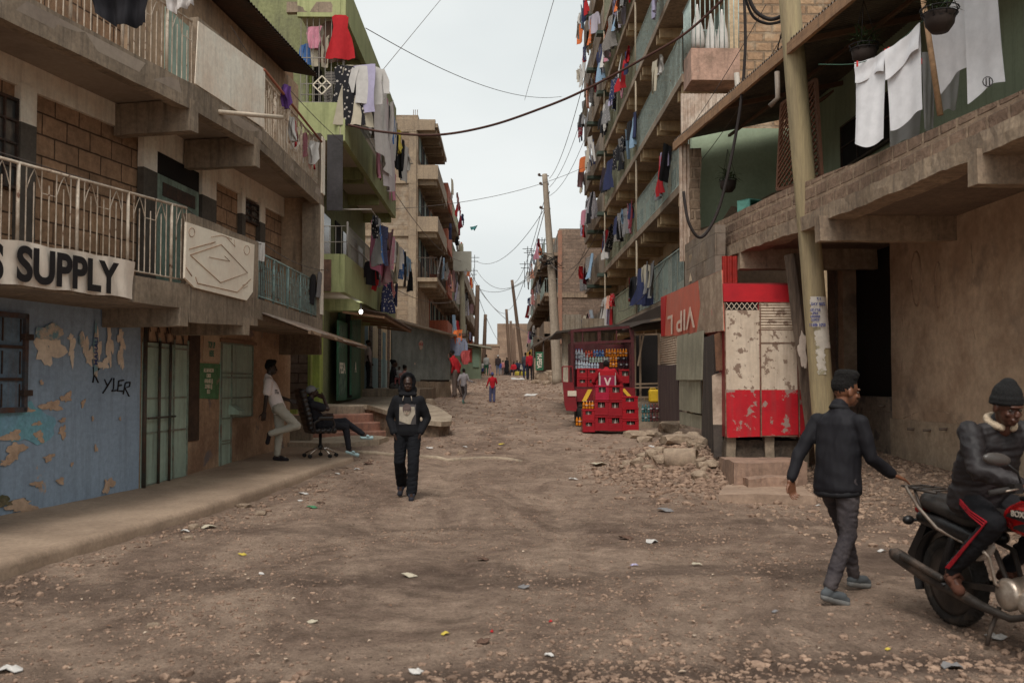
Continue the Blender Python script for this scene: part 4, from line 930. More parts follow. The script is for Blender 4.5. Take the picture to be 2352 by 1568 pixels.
# ================================================================ HOUSE AT THE RIGHT (towels)
HL = [(5.05, 4.0), (4.97, 7.5), (4.87, 9.3), (4.66, 13.2), (4.5, 14.8), (4.2, 17.2), (3.9, 20.2), (3.85, 20.8)]
house = empty('corner_house', (6.4, 16, .4), 'two storey house with bare block balcony, green upper walls and tan plaster below', 'house')
def hframe(i): 
    a, b = HL[i], HL[i + 1]; return Frame(a[0], a[1], math.degrees(math.atan2(b[0] - a[0], b[1] - a[1])), 1), math.hypot(b[0] - a[0], b[1] - a[1])
HC = mat('crumbling_concrete', (.29, .235, .18), (.19, .15, .118), .9, streak=(.09, .07, .055), sa=.6, bump=.6, fa=.3)
PBRICK = brick('balcony_block', (.26, .195, .155), (.21, .155, .125), (.30, .235, .185), .37, .2, .032, 1.2, fa=.35)
def strip(name, m, z0f, z1f, t0, t1, wob=0, pts=HL, cut=.3, seed=0):
    """wall that follows the curved balcony line; t = inward offsets"""
    mb = world_mb()
    P2 = lerp_line(pts, 3); n = len(P2); A = []; B = []
    for i, p in enumerate(P2):
        q = Vector(P2[min(i + 1, n - 1)]) - Vector(P2[max(i - 1, 0)]); nn = Vector((q.y, -q.x)).normalized()
        A.append(Vector(p) + nn * t0); B.append(Vector(p) + nn * t1)
    vs = []
    for i in range(n):
        za, zb = z0f(P2[i][1]), z1f(P2[i][1])
        vs += [(A[i].x, A[i].y, za), (A[i].x, A[i].y, zb), (B[i].x, B[i].y, zb), (B[i].x, B[i].y, za)]
    fs = [(i * 4 + k, i * 4 + (k + 1) % 4, (i + 1) * 4 + (k + 1) % 4, (i + 1) * 4 + k) for i in range(n - 1) for k in range(4)] + [(0, 1, 2, 3), tuple(range((n - 1) * 4, n * 4))]
    mb.add(vs, fs); return mb.build(name, m, house, wob=wob, cut=cut, seed=seed)
zb_ = lambda y: 3.98
zl_ = lambda y: 4.22 - max(0, y - 10) * .006
zt_ = lambda y: 4.44 + max(0, min(6.5, y - 9)) * .044
strip('edge_beam', HC, zb_, zl_, 0, .35, wob=.03, cut=.16)
strip('parapet', PBRICK, zl_, zt_, .05, .2, wob=.008, cut=.2)
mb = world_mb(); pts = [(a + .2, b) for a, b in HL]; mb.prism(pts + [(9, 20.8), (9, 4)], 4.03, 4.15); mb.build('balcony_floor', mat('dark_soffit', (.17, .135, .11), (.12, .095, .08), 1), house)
mb = world_mb()
for y in (9.9, 13.9, 17.4): 
    x = 4.9 - (y - 9) * .08
    mb.box(x - .05, 6.6, y, y + .22, 3.68, 4.04)
mb.build_each('cantilever_beam', HC, house, wob=.02, cut=.25)
# ground floor tan wall with a dark doorway
TANP = mat('stained_tan_plaster', (.42, .335, .26), (.29, .215, .16), 1.0, vr=(.40, .62), fine=7, fa=.2, bump=.35, peel=(.22, .165, .125), peel_r=(.57, .70), ps=1.1)
HG = Frame(6.4, 8, 0, 1)
def hs_(x, y, d=0): return HG.hit(x, y, d)
sd0 = hs_(2047, 800)[0]; sd1 = hs_(1938, 800)[0]; zt_d = 4.0; zb_d = hs_(2040, 912)[1]
mb = MB(HG); mb.box(-4, sd0, -.25, 0, 1.05, 4.05); mb.box(sd1 + .0, sd1 + .35, -.25, 0, 0, 4.05); mb.build('plaster_wall', TANP, house, wob=.012, cut=.4)
mb = MB(HG); mb.box(-4, sd0, -.25, .035, -.2, 1.1); mb.build('plaster_base', mat('damp_plaster', (.36, .305, .24), (.27, .22, .17), 1.4, peel=(.24, .19, .145), peel_r=(.55, .7), ps=1.5), house, wob=.012, cut=.4)
mb = MB(HG); mb.box(sd0 - .2, sd1 + .2, -1.2, -.26, 0, 4.03); mb.build('room_shade_block', DARK, house)  # solid black block stands in for the shade of the unlit room
mb = MB(HG); mb.box(sd0 + .02, sd1, -.25, 0, -.2, zb_d); mb.build('block_base', brick('grey_smeared_block', (.25, .22, .19), (.19, .165, .145), (.22, .19, .165), .44, .3, .015, .8, smear=(.11, .09, .08), smear_r=(.55, .6)), house)
mb = MB(HG); mb.box(sd1 + .3, sd1 + .75, -.6, .05, -.2, 4.05); mb.build('grey_pier', mat('grey_brown_pier', (.17, .14, .12), (.12, .1, .085), 1.5, streak=(.07, .055, .05)), house, wob=.01)
mb = MB(HG)
for x, y in ((2075, 985), (2112, 988), (2150, 985)): s, z = hs_(x * 1.0 + 30, y, .0); mb.tube([(s, 0, z), (s, .14, z)], .022, 8)
mb.tube([(sd0 + .3, 0, zb_d - .15), (sd0 + .3, .12, zb_d - .15)], .02, 8)
mb.build_each('pipe_stub', flat((.16, .13, .11)), house)
mb = MB(HG); mb.pbox((2100, 945), (2222, 960), .0, .012); 
mb = MB(HG)
for cx, cy, rx, ry in ((2105, 640, .17, .42), (2155, 655, .10, .34)):
    s, z = hs_(cx, cy); mb.tube([(s + rx * math.cos(a) * (1 + .08 * math.sin(3 * a)), -.004, z + ry * math.sin(a)) for a in [i * .2856 for i in range(23)]], .017, 6)
mb.build_each('plaster_ring_stain', mat('ring_stain', (.27, .20, .15), (.22, .16, .12), 4, bump=.1), house)
mb = MB(HG)
for pts in (((2075, 960), (2110, 945), (2150, 942), (2185, 950), (2202, 975)), ((2010 + 60, 700), (2078, 790), (2070, 850)), ((2230, 560), (2236, 640), (2226, 700), (2240, 780)), ((2300, 500), (2290, 600), (2305, 690))): mb.tube([(lambda h: (h[0], -.003, h[1]))(hs_(*q)) for q in pts], .007, 5)
mb.build_each('plaster_crack', mat('filled_crack', (.40, .33, .26), (.16, .12, .09), 5, bump=0), house)
# upper floor: green walls, window, roof
GRN = mat('mint_green_plaster', (.27, .34, .26), (.215, .275, .21), .8, streak=(.10, .12, .09), sa=.4, fa=.1, bump=.1)
HU = Frame(6.3, 8, 0, 1)
mb = MB(HU); mb.box(-4, 13.4, -.2, 0, 4.15, 7.6); mb.build('green_wall', GRN, house)
o = window(HU, 2062, 1940, 200, 392, 3, 2, par=house, depth=.03, glass=DARK)
EUW = Frame(4.1, 21.4, 90, 1)
mb = MB(EUW); mb.box(0, 2.4, 0, .2, 3.2, 7.2); mb.build('green_end_wall', mat('mint_plaster_bare_below', (.28, .36, .275), (.22, .285, .215), .9, fa=.1, bump=.1), house)
a = EUW.hit(1610, 505); b = EUW.hit(1800, 505)
mb = MB(EUW); mb.slab([(-.05, 3.2), (b[0] + .3, 3.2), (b[0] + .3, 5.85), (b[0] - .2, 5.8), (1.1, 5.45), (.85, 5.5), (.6, 5.12), (.3, 5.05), (.1, 5.0), (-.05, 5.0)], -.012, 0)
mb.build('bare_render', mat('brown_bare_render', (.235, .18, .14), (.19, .145, .115), 2), house, wob=.004, cut=.2)
mb = world_mb(); a = at(1586, 340, 20.6); b = at(1611, 600, 20.6); mb.box(a.x, b.x, 20.6, 21.1, 3.3, a.z)
mb.build('stone_pillar', brick('rough_pillar_block', (.24, .185, .14), (.18, .14, .11), (.26, .205, .16), .3, .22, .03, 1.2), house, wob=.035, cut=.12)
mb = world_mb(); a = at(1560, 330, 20.7); b = at(1588, 600, 20.7); F_ = Frame(a.x, 20.75, 90, 1); mb = MB(F_); mb.corr(0, b.x - a.x, 0, b.z, a.z, .08, .02); mb.build('tin_strip', TINL, house)
RW = Frame(3.85, 17.6, -5, 1)
mb = world_mb(); a = at(1585, 590, 20.4); b = at(1700, 700, 18); mb.prism([(3.86, 18), (4.05, 18), (4.0, 20.7), (3.8, 20.7)], 3.0, 4.55); mb.build('grey_block_parapet', brick('grey_render_block', (.235, .20, .165), (.19, .16, .135), (.13, .11, .09), .6, .4, .01, .7, smear=(.24, .2, .165), smear_r=(.4, .7)), house, wob=.01)
# roof
ROOFU = mat('corrugated_underside', (.10, .085, .075), (.14, .11, .09), 1.5, rough=.5, metal=.4)
r0, r1 = Vector((3.68, 21.2)), Vector((4.95, 9.2))
rd_ = (r1 - r0)
def rf(u, v, dz=0):
    p = r0 + rd_ * u; x = p.x + v * 3.6; dist = u * rd_.length
    return (x, p.y, 6.86 + v * .75 + .024 * math.sin(dist / .1 * 2 * math.pi) + dz)
mb = world_mb(); mb.grid(lambda u, v: rf(u, v), 720, 1); mb.grid(lambda u, v: rf(u, v, .012), 720, 1); mb.build('tin_roof', ROOFU, house)
mb = world_mb(); mb.prism([(r0.x - .03, r0.y), (r1.x - .03, r1.y), (r1.x + .03, r1.y), (r0.x + .03, r0.y)], 6.66, 6.83)
mb.build('fascia_board', mat('weathered_orange_timber', (.30, .185, .11), (.20, .125, .08), 2, grain=(3, .5, 6), streak=(.1, .07, .05), fa=.2), house, wob=.008, cut=.4)
mb = world_mb()
for k in (.25, .55, .85): p = r0 + rd_ * k; mb.bar((p.x, p.y, 6.75), (p.x + 3.4, p.y, 7.45), .09)
for v in (.35, .7): mb.bar((r0.x + v * 3.4, r0.y, 6.74 + v * .7), (r1.x + v * 3.4, r1.y, 6.74 + v * .7), .06)
mb.build_each('roof_rafter', flat((.12, .07, .045)), house)
mb = world_mb(); p = at(1690, 200, 16.5); q = at(1790, 245, 17)
a = at(1692, 168, 20.5); b = at(1697, 245, 20.5); mb.tube([a, b, b + Vector((.6, .5, -.02))], .055, 8); mb.build('rain_pipe', flat((.33, .31, .29), .5), house)
mb = world_mb(); a = at(1785, 165, 15.3); b = at(1787, 225, 15.3); mb.tube([a, b, b + Vector((-.1, .1, -.1))], .04, 8); mb.build('rain_pipe', flat((.20, .17, .15), .5), house)
# lattice screen
lat = empty('lattice_screen', at(1835, 430, 16.2), 'brown wooden lattice screen standing on the block balcony behind the pole', 'screen')
LF = Frame(*(lambda p: (p.x, p.y))(at(1800, 430, 16.4)), -8, 1)
Lp = [LF.hit(*q) for q in ((1796, 240), (1874, 183), (1888, 414), (1786, 436))]
mb = MB(LF)
for i in range(4):
    a, b = Lp[i], Lp[(i + 1) % 4]; mb.bar((a[0], 0, a[1]), (b[0], 0, b[1]), .06)
mb.build('frame', flat((.14, .07, .045)), lat); mb = MB(LF)
def lp(u, v):
    a = Vector(Lp[3]).lerp(Vector(Lp[2]), u); b = Vector(Lp[0]).lerp(Vector(Lp[1]), u); return a.lerp(b, v)
n = 15
for k in range(-n, n):
    for sgn, dd in ((1, .012), (-1, -.012)):
        pts = []
        for t in range(0, 41):
            u = t / 40; v = (k / n + u * sgn * .55) if sgn > 0 else (k / n + 1 - u * .55)
            if 0 <= v <= 1: pts.append((u, v))
        if len(pts) > 2: a, b = lp(*pts[0]), lp(*pts[-1]); mb.bar((a.x, dd, a.y), (b.x, dd, b.y), .024)
mb.build('slats', flat((.17, .085, .055)), lat)
# teal crate on the parapet
cb = empty('cabinet', at(1737, 500, 18), 'small open turquoise box on the block parapet', 'box')
mb = MB(Frame(*(lambda p: (p.x, p.y))(at(1722, 500, 18.0)), 60, 1)); z0 = at(1730, 508, 18).z; z1 = at(1730, 455, 18).z
mb.box(0, .35, .3, .32, z0, z1); mb.box(0, .35, 0, .3, z0, z0 + .02); mb.box(0, .35, 0, .3, z1 - .02, z1); mb.box(0, .02, 0, .3, z0, z1); mb.box(.33, .35, 0, .3, z0, z1)
mb.build('shell', mat('turquoise_paint', (.12, .33, .30), (.1, .26, .24), 3, rough=.6), cb)
# beige tarpaulin
TPL = [(1620, 563), (1741, 499), (1737, 560), (1716, 600), (1690, 614), (1640, 622), (1584, 648), (1584, 588)]
pp = [at(x, y, 17.3 + (1741 - x) * .018) for x, y in TPL]
mb = world_mb(); c = sum(pp, Vector()) / len(pp); vs = [c] + pp
NR = 6; ring = []
for k in range(1, NR + 1):
    for i in range(len(pp)):
        for j in range(4):
            a = pp[i].lerp(pp[(i + 1) % len(pp)], j / 4); q = c.lerp(a, k / NR); q = q + Vector((-.05, -.03, 0)) * math.sin(q.z * 9 + q.x * 5) * (1 - .5 * k / NR); ring.append(tuple(q))
m_ = len(pp) * 4
mb.add([tuple(c)] + ring, [(0, 1 + i, 1 + (i + 1) % m_) for i in range(m_)] + [(1 + k * m_ + i, 1 + k * m_ + (i + 1) % m_, 1 + (k + 1) * m_ + (i + 1) % m_, 1 + (k + 1) * m_ + i) for k in range(NR - 1) for i in range(m_)], True)
tag(mb.build('tarpaulin', mat('beige_canvas', (.33, .275, .21), (.25, .205, .155), 1.3, streak=(.12, .09, .07), sa=.5)), 'beige canvas sheet slung over the block wall above the red sign', 'tarpaulin')
# red tin roll
mb = MB(Frame(*(lambda p: (p.x, p.y))(at(1658, 600, 17.2)), 90, 1)); z0 = at(1660, 650, 17.2).z; z1 = at(1660, 588, 17.2).z; mb.corr(0, .27, 0, z0, z1, .09, .02)
tag(mb.build('tin_sheet', mat('dark_red_tin', (.25, .02, .015), (.17, .015, .012), 3, rough=.45)), 'small dark red corrugated sheet stuck above the kiosk band', 'metal sheet')
# ---------------------------------------------------------------- VIP sign board and patchwork fence
VF = Frame(3.62, 17.0, .6, 1)
vip = empty('sign_board', VF.w(2.5, 0, 2.6), 'faded red painted sign board mounted upside down on the shack', 'sign')
q = [VF.hit(*p) for p in ((1518, 683), (1657, 620), (1662, 760), (1610, 768), (1519, 772))]
SGR = mat('faded_red_sign', (.52, .13, .09), (.42, .12, .09), 1.1, streak=(.45, .3, .24), sa=.35, fa=.08, rough=.5, bump=.05)
mb = MB(VF); mb.slab(q, -.02, .0); mb.build('board', SGR, vip, wob=.006, cut=.4)
q2 = [VF.hit(*p, .01) for p in ((1604, 644), (1657, 621), (1662, 759), (1600, 767), (1609, 700))]
mb = MB(VF); mb.slab(q2, .004, .012); mb.build('bleached_end', mat('bleached_grey_paint', (.38, .31, .25), (.25, .19, .15), 2, vr=(.4, .55), fa=.2, peel=(.42, .2, .16), peel_r=(.63, .66), ps=3), vip)
q3 = [VF.hit(*p, .01) for p in ((1518, 684), (1530, 679), (1526, 771), (1519, 772))]
mb = MB(VF); mb.slab(q3, .004, .014); mb.build('red_edge', flat((.42, .015, .02), .5), vip)
textmesh('lettering', 'VIP L', VF, 0, 0, .42, flat((.62, .52, .46)), vip, d=.03, width=abs(VF.hit(1532, 740, .03)[0] - VF.hit(1594, 735, .03)[0]), sz=VF.hit(1562, 738, .03), rot=R(180), bold=.012)
fence = empty('patchwork_fence', VF.w(2.5, 0, .6), 'patchwork fence of corrugated sheets, wire mesh and dark planks below the upside down sign', 'fence')
def fq(pts, m, name, d0=-.02, d1=0, wob=.004): mb = MB(VF); mb.slab([VF.hit(*p, d1) for p in pts], d0, d1); return mb.build(name, m, fence, wob=wob, cut=.3)
mb = MB(VF); a = VF.hit(1514, 768); b = VF.hit(1552, 836); 
mb.box(b[0], a[0], -.06, -.05, b[1], a[1])
mb.build('mesh_backing', mat('pale_mesh_backing', (.36, .29, .23), (.28, .22, .18), 4), fence)
mb = MB(VF)
for i in range(13): s = a[0] + (b[0] - a[0]) * i / 12; mb.tube([(s, -.03, a[1]), (s, -.03, b[1])], .010, 4)
for i in range(15): z = a[1] + (b[1] - a[1]) * i / 14; mb.tube([(a[0], -.02, z), (b[0], -.02, z)], .010, 4)
mb.build('wire_mesh', flat((.5, .43, .36)), fence)
fq([(1511, 838), (1557, 838), (1560, 965), (1514, 967)], mat('dark_maroon_plank', (.055, .035, .038), (.09, .07, .065), 2, grain=(4, 4, .6), fa=.3), 'dark_panel', -.05, .02)
GT = mat('grey_green_tin', (.26, .26, .215), (.19, .19, .16), 1.2, streak=(.10, .09, .07), sa=.5, rough=.55, metal=.2, fa=.1)
mb = MB(VF)
def cs(pa, pb, d, dt=0):
    a = VF.hit(*pa, d); b = VF.hit(*pb, d); mb.corr(a[0], b[0], d, b[1], a[1], .10, .018, d2=d - dt)
cs((1553, 772), (1580, 872), .05, .03); cs((1578, 768), (1612, 872), .07, .03); cs((1561, 870), (1588, 945), .02); cs((1585, 872), (1612, 950), .03); cs((1562, 945), (1612, 985), .0)
mb.build_each('corrugated_sheet', GT, fence)
PLK = mat('charred_plank', (.05, .043, .042), (.085, .07, .065), 2, grain=(6, 6, .4), fa=.35, bump=.5)
fq([(1617, 775), (1640, 768), (1637, 1058), (1611, 1035)], PLK, 'plank', -.04, .06, wob=.01)
WP_ = Frame(*(lambda p: (p.x, p.y))(at(1640, 900, 16.6)), 90, 1)
def wq(pts, m, name, d0=-.03, d1=.0, par=fence, F=WP_, wob=.006, cut=.3): mb = MB(F); mb.slab([F.hit(*p, d0) for p in pts], d0, d1); return mb.build(name, m, par, wob=wob, cut=cut)
wq([(1636, 862), (1668, 850), (1671, 975), (1638, 975)], mat('smoky_white_paint', (.38, .32, .27), (.22, .17, .14), 1.6, vr=(.45, .6), fa=.15), 'post_board')
wq([(1638, 975), (1671, 975), (1672, 1045), (1640, 1050)], mat('sooty_board', (.06, .052, .05), (.10, .085, .075), 3), 'post_board', -.032, .0)
wq([(1641, 768), (1680, 752), (1692, 846), (1645, 852)], mat('rusty_plate', (.16, .085, .05), (.09, .05, .035), 2, fa=.25, peel=(.05, .045, .05), peel_r=(.62, .68), ps=2), 'rusty_plate', -.10, -.085)
# ---------------------------------------------------------------- red and white kiosk
KF = Frame(*(lambda p: (p.x, p.y))(at(1664, 900, 16.3)), 91, 1)
kio = empty('kiosk', KF.w(.6, .3, .75), 'closed metal kiosk painted white above and red below with a red top band', 'kiosk')
KW = mat('chipped_white_enamel', (.50, .445, .385), (.42, .36, .30), 2, peel=(.22, .15, .11), peel_r=(.565, .59), ps=6.5, streak=(.22, .15, .11), sa=.5, rough=.5, bump=.1, fa=.08)
KR = mat('chipped_red_enamel', (.42, .012, .022), (.33, .01, .02), 2, peel=(.30, .20, .17), peel_r=(.575, .60), ps=5.5, streak=(.20, .05, .05), sa=.5, rough=.42, bump=.1, fa=.1)
def kq(name, pts, m, d0=-.02, d1=0, cut=.3, wob=.003): mb = MB(KF); mb.slab([KF.hit(*p, d0) for p in pts], d0, d1); return mb.build(name, m, kio, wob=wob, cut=cut)
kb = [KF.hit(*p) for p in ((1662, 650), (1848, 1003))]
mb = MB(KF); mb.box(kb[0][0] + .01, kb[1][0], .0, 1.6, kb[1][1], kb[0][1]); mb.build('carcass', mat('dull_red_steel', (.20, .015, .02), (.14, .02, .02), 2, rough=.5), kio)
kq('top_band', [(1660, 651), (1816, 655), (1816, 694), (1662, 692)], mat('glossy_red_enamel', (.40, .014, .022), (.30, .012, .02), 1.4, rough=.42, fa=.08, bump=.08), -.03, .0)
kq('door_leaf', [(1666, 712), (1744, 712), (1745, 895), (1667, 895)], KW); kq('door_leaf_base', [(1667, 895), (1745, 895), (1745, 1002), (1670, 1005)], KR)
kq('vent_backing', [(1666, 693), (1740, 694), (1740, 712), (1666, 712)], DARK, -.006, 0)
mb = MB(KF)
for i in range(6):
    a, b = KF.hit(1668 + i * 12, 695, -.02), KF.hit(1680 + i * 12, 711, -.02); mb.bar((a[0], -.02, a[1]), (b[0], -.02, b[1]), .012); mb.bar((a[0], -.024, b[1]), (b[0], -.024, a[1]), .012)
mb.build('vent_lattice', flat((.5, .44, .38)), kio)
a, b = KF.hit(1744, 694, -.02), KF.hit(1832, 756, -.02)
mb = MB(KF); mb.grid(lambda u, v: (a[0] + (b[0] - a[0]) * u, -.012 + .008 * math.sin(v * 60), b[1] + (a[1] - b[1]) * v), 6, 90); mb.grid(lambda u, v: (a[0] + (b[0] - a[0]) * u, .012, b[1] + (a[1] - b[1]) * v), 1, 1); mb.build('ribbed_panel', KW, kio)
kq('hatch', [(1746, 757), (1832, 757), (1832, 786), (1746, 786)], KW, -.03, .0); kq('hatch', [(1748, 789), (1830, 789), (1832, 895), (1748, 895)], KW, -.028, 0)
kq('hatch_base', [(1748, 895), (1832, 895), (1834, 998), (1750, 1001)], KR, -.028, 0)
kq('side_strip', [(1834, 700), (1846, 700), (1846, 895), (1834, 895)], KW, -.01, 0); kq('side_strip_base', [(1834, 895), (1852, 895), (1852, 998), (1835, 998)], KR, -.01, 0)
mb = MB(KF)
for x in (1665, 1746, 1833): a, b = KF.hit(x, 694, -.03), KF.hit(x + 2, 1003, -.03); mb.box(a[0] - .008, a[0] + .008, -.036, -.02, b[1], a[1])
for y in (757, 788, 1001): a = KF.hit(1746, y, -.03), KF.hit(1832, y, -.03); mb.box(a[0][0], a[1][0], -.034, -.02, a[0][1] - .008, a[0][1] + .008)
mb.build_each('trim', mat('rust_edge', (.12, .06, .04), (.2, .15, .12), 8), kio)
mb = MB(KF); 
for x in (1670, 1760, 1840): a = KF.hit(x, 1010, 0); mb.box(a[0], a[0] + .15, .05, .3, .3, kb[1][1])
mb.build_each('stone_foot', CONC, kio, wob=.02, cut=.1)
mb = MB(KF); mb.box(kb[0][0] + .02, kb[1][0] - .02, .12, 1.4, .25, kb[1][1] - .07); mb.build('rubble_gap_fill', mat('gap_shade_rubble', (.10, .078, .062), (.05, .04, .033), 5, fa=.4, bump=1), kio, wob=.05, cut=.15)  # fills the stony gap under the kiosk, the gap's shade put into its colour
# concrete steps in front
stp = empty('concrete_step', at(1750, 1080, 15.4), 'broken concrete doorstep in front of the red and white kiosk', 'step')
mb = world_mb(); a = at(1668, 1040, 15.9); b = at(1850, 1040, 15.9)
mb.prism([(at(1688, 1100, 15.1).x, 15.15), (b.x - .2, 15.2), (b.x - .1, 16.1), (a.x - .05, 16.15)], .1, .47); mb.build('tread', mat('reddish_cement', (.25, .175, .14), (.18, .13, .105), 1.5, streak=(.1, .07, .06)), stp, wob=.025, cut=.15)
mb = world_mb(); a = at(1716, 1095, 14.9); mb.prism([(a.x, 14.85), (a.x + .75, 14.85), (a.x + .8, 15.2), (a.x, 15.2)], .1, .26); mb.build('lower_tread', bpy.data.materials['reddish_cement'], stp, wob=.05, cut=.12)
mb = world_mb(); mb.prism([(3.0, 13.9), (4.3, 13.7), (4.5, 15.0), (3.4, 15.2)], -.1, .13); tag(mb.build('concrete_slab', mat('sunken_slab', (.27, .205, .165), (.2, .15, .12), 1.4)  , wob=.02, cut=.2), 'flat sunken concrete slab in the dirt before the doorstep', 'slab')
# dark wooden post and main utility pole
WOODD = mat('tarred_post_wood', (.075, .055, .045), (.13, .10, .08), 2, grain=(5, 5, .35), fa=.35, bump=.6)
mb = world_mb(); a, b = at(1818, 586, 16.0), at(1870, 1010, 15.8); mb.tube([b, a], .14, 5, sm=False)
pst = empty('wooden_post', b, 'dark squared timber post leaning between the kiosk and the tall pole', 'post'); o = mb.build('timber', WOODD, None, wob=.012, cut=.4); o.parent = pst; o.location = -b
mb = world_mb(); p = at(1835, 805, 15.8)
mb.slab(blobpoly(p.x, p.z, .14, .5, 5), p.y - .2, p.y - .185); o = mb.build('paper_remnant', flat((.5, .45, .42)), None); o.parent = pst; o.location = -b
def util_pole(name, label, pts, mt, group=None, arms=None):
    base = Vector(pts[0][0]); e = empty(name, base, label, 'utility pole', group)
    mb = world_mb(); n = 14; P2 = [Vector(p[0]) - base for p in pts]; rr = [p[1] for p in pts]
    L2 = []; R2 = []
    for i in range(len(P2) - 1):
        for k in range(n): L2.append(P2[i].lerp(P2[i + 1], k / n)); R2.append(rr[i] + (rr[i + 1] - rr[i]) * k / n)
    L2.append(P2[-1]); R2.append(rr[-1]); mb.tube(L2, R2, 14)
    o = mb.build('shaft', mt, None); o.parent = e
    return e
PWOOD = mat('pale_yellow_pole_wood', (.31, .265, .165), (.22, .185, .125), 1.3, grain=(5, 5, .25), streak=(.13, .11, .07), sa=.6, fa=.2, bump=.35, peel=(.13, .09, .06), peel_r=(.70, .72), ps=2.5)
PY = 15.0
mp_ = util_pole('utility_pole', 'thick pale wooden utility pole with torn posters, leaning beside the kiosk', [(at(1903, 1095, PY), .175), (at(1880, 800, PY), .172), (at(1864, 600, PY), .168), (at(1838, 300, PY), .165), (at(1812, -20, PY), .16), (at(1790, -320, PY), .15)], PWOOD)
base = mp_.location.copy()
# posters on the pole : curved patches
def pole_patch(y0, y1, a0, a1, m, name, seed, r=.18, cxy=lambda y: 1880 + (y - 800) * .085):
    rd = random.Random(seed); mb = world_mb(); nu, nv = 12, 18
    def fn(u, v, dr=0):
        y = y1 + (y0 - y1) * v; c = at(cxy(y), y, PY) - base; uu = u + (rd.uniform(-.1, .1) if 0 < dr else 0)
        e = .06 * math.sin(v * 25 + seed) + .05 * math.sin(v * 47); a = R(a0 + (a1 - a0) * u) + (e if u in (0, 1) else 0)
        return (c.x + math.sin(a) * (r + dr), c.y - math.cos(a) * (r + dr), c.z)
    mb.grid(lambda u, v: fn(u, v), nu, nv); o = mb.build(name, m, None); o.parent = mp_; return o
PAPW = mat('wet_white_paper', (.50, .49, .47), (.42, .40, .37), 4, peel=(.30, .26, .17), peel_r=(.56, .60), ps=6, fa=.1)
pole_patch(683, 752, -38, 62, mat('poster_paper', (.52, .51, .50), (.46, .44, .43), 4, fa=.08), 'poster', 3, r=.179)
pole_patch(752, 800, -30, 58, PAPW, 'torn_paper', 6, r=.178); pole_patch(798, 860, -30, 10, PAPW, 'torn_paper', 9, r=.178)
PFr = Frame(0, PY - .185, 90, 1)
BLUEINK = flat((.06, .08, .28))
for txt, x, y, h, w_ in (('ZEE YAE', 1879, 698, .045, .22), ('BUY & SELL\nRAPEL\nBIASHARA\nKONGO', 1872, 723, .035, .16), ('0701 48611', 1878, 746, .05, .24), ('17', 1880, 686, .04, .06)):
    p = at(x, y, PY - .19); o = textmesh('lettering', txt, Frame(0, PY - .195, 90, 1), 0, 0, h, BLUEINK, mp_, d=0, width=w_, sz=(p.x, p.z), bold=.03)
    o.location = Vector((0, PY - .195, 0)) - base
# ================================================================ LAUNDRY
def garment_mesh(kind, seed):
    rd = random.Random(seed * 31 + len(kind)); mb = MB(None)
    def strip(prof, x0=0, amp=.03, k=14):
        """prof: rows (z, xl, xr)"""
        nu = 9; nv = len(prof) - 1; ph = rd.uniform(0, 6); ph2 = rd.uniform(0, 6)
        def fn(u, j, off):
            z, a, b = prof[j]; x = a + (b - a) * u; t = -z
            y = (amp * math.sin(k * x + ph + 1.5 * t) + amp * .5 * math.sin(2.1 * k * x + ph2 - 2 * t)) * min(1, .3 + t) + .03 * math.sin(3 * t + ph2)
            return (x + x0 + .015 * math.sin(7 * t + ph), y + off, z + .012 * math.sin(9 * x + ph))
        vs = [fn(i / nu, j, 0) for j in range(nv + 1) for i in range(nu + 1)] + [fn(i / nu, j, .012) for j in range(nv + 1) for i in range(nu + 1)]
        o = (nu + 1) * (nv + 1)
        fs = [(j * (nu + 1) + i, j * (nu + 1) + i + 1, (j + 1) * (nu + 1) + i + 1, (j + 1) * (nu + 1) + i) for j in range(nv) for i in range(nu)]
        fs += [tuple(o + q for q in f[::-1]) for f in fs]; mb.add(vs, fs, True)
    if kind == 'shirt':
        s = rd.uniform(.85, 1.1)
        strip([(0, -.12 * s, .12 * s), (-.04, -.22 * s, .22 * s), (-.12, -.25 * s, .25 * s), (-.3, -.22 * s, .22 * s), (-.5, -.23 * s, .23 * s), (-.66 * s, -.24 * s, .24 * s)])
        for sg in (-1, 1): strip([(-.05, sg * .22 * s - .06, sg * .22 * s + .06), (-.25, sg * .29 * s - .06, sg * .29 * s + .06), (-.48 * s, sg * .31 * s - .05, sg * .31 * s + .05)])
    elif kind == 'trousers':
        strip([(0, -.19, .19), (-.12, -.2, .2), (-.28, -.21, .21)])
        for sg in (-1, 1): strip([(-.26, sg * .105 - .1, sg * .105 + .1), (-.55, sg * .11 - .085, sg * .11 + .085), (-.95, sg * .12 - .07, sg * .12 + .07)], k=20)
    elif kind == 'sheet': strip([(-.18 * i, -.6 + .02 * i, .6 - .03 * i * (seed % 2)) for i in range(8)], amp=.06, k=11)
    elif kind == 'towel': strip([(-.14 * i, -.27, .27) for i in range(7)], amp=.035)
    elif kind == 'dress': strip([(0, -.13, .13), (-.06, -.2, .2), (-.3, -.17, .17), (-.55, -.25, .25), (-.85, -.33, .33), (-1.05, -.36, .36)], amp=.045)
    elif kind == 'bundle':
        for q in range(3): strip([(0 + .0, -.1 + q * .05, .12 + q * .04), (-.15, -.16, .14), (-.35, -.12, .17), (-.5, -.08, .1)], amp=.06, k=22)
    me = bpy.data.meshes.new('garment'); me.from_pydata(mb.v, [], mb.f); me.polygons.foreach_set('use_smooth', [True] * len(mb.f)); me.materials.append(CLOTHL)
    return me
GM = {k: [garment_mesh(k, s) for s in range(3)] for k in ('shirt', 'trousers', 'sheet', 'towel', 'dress', 'bundle')}
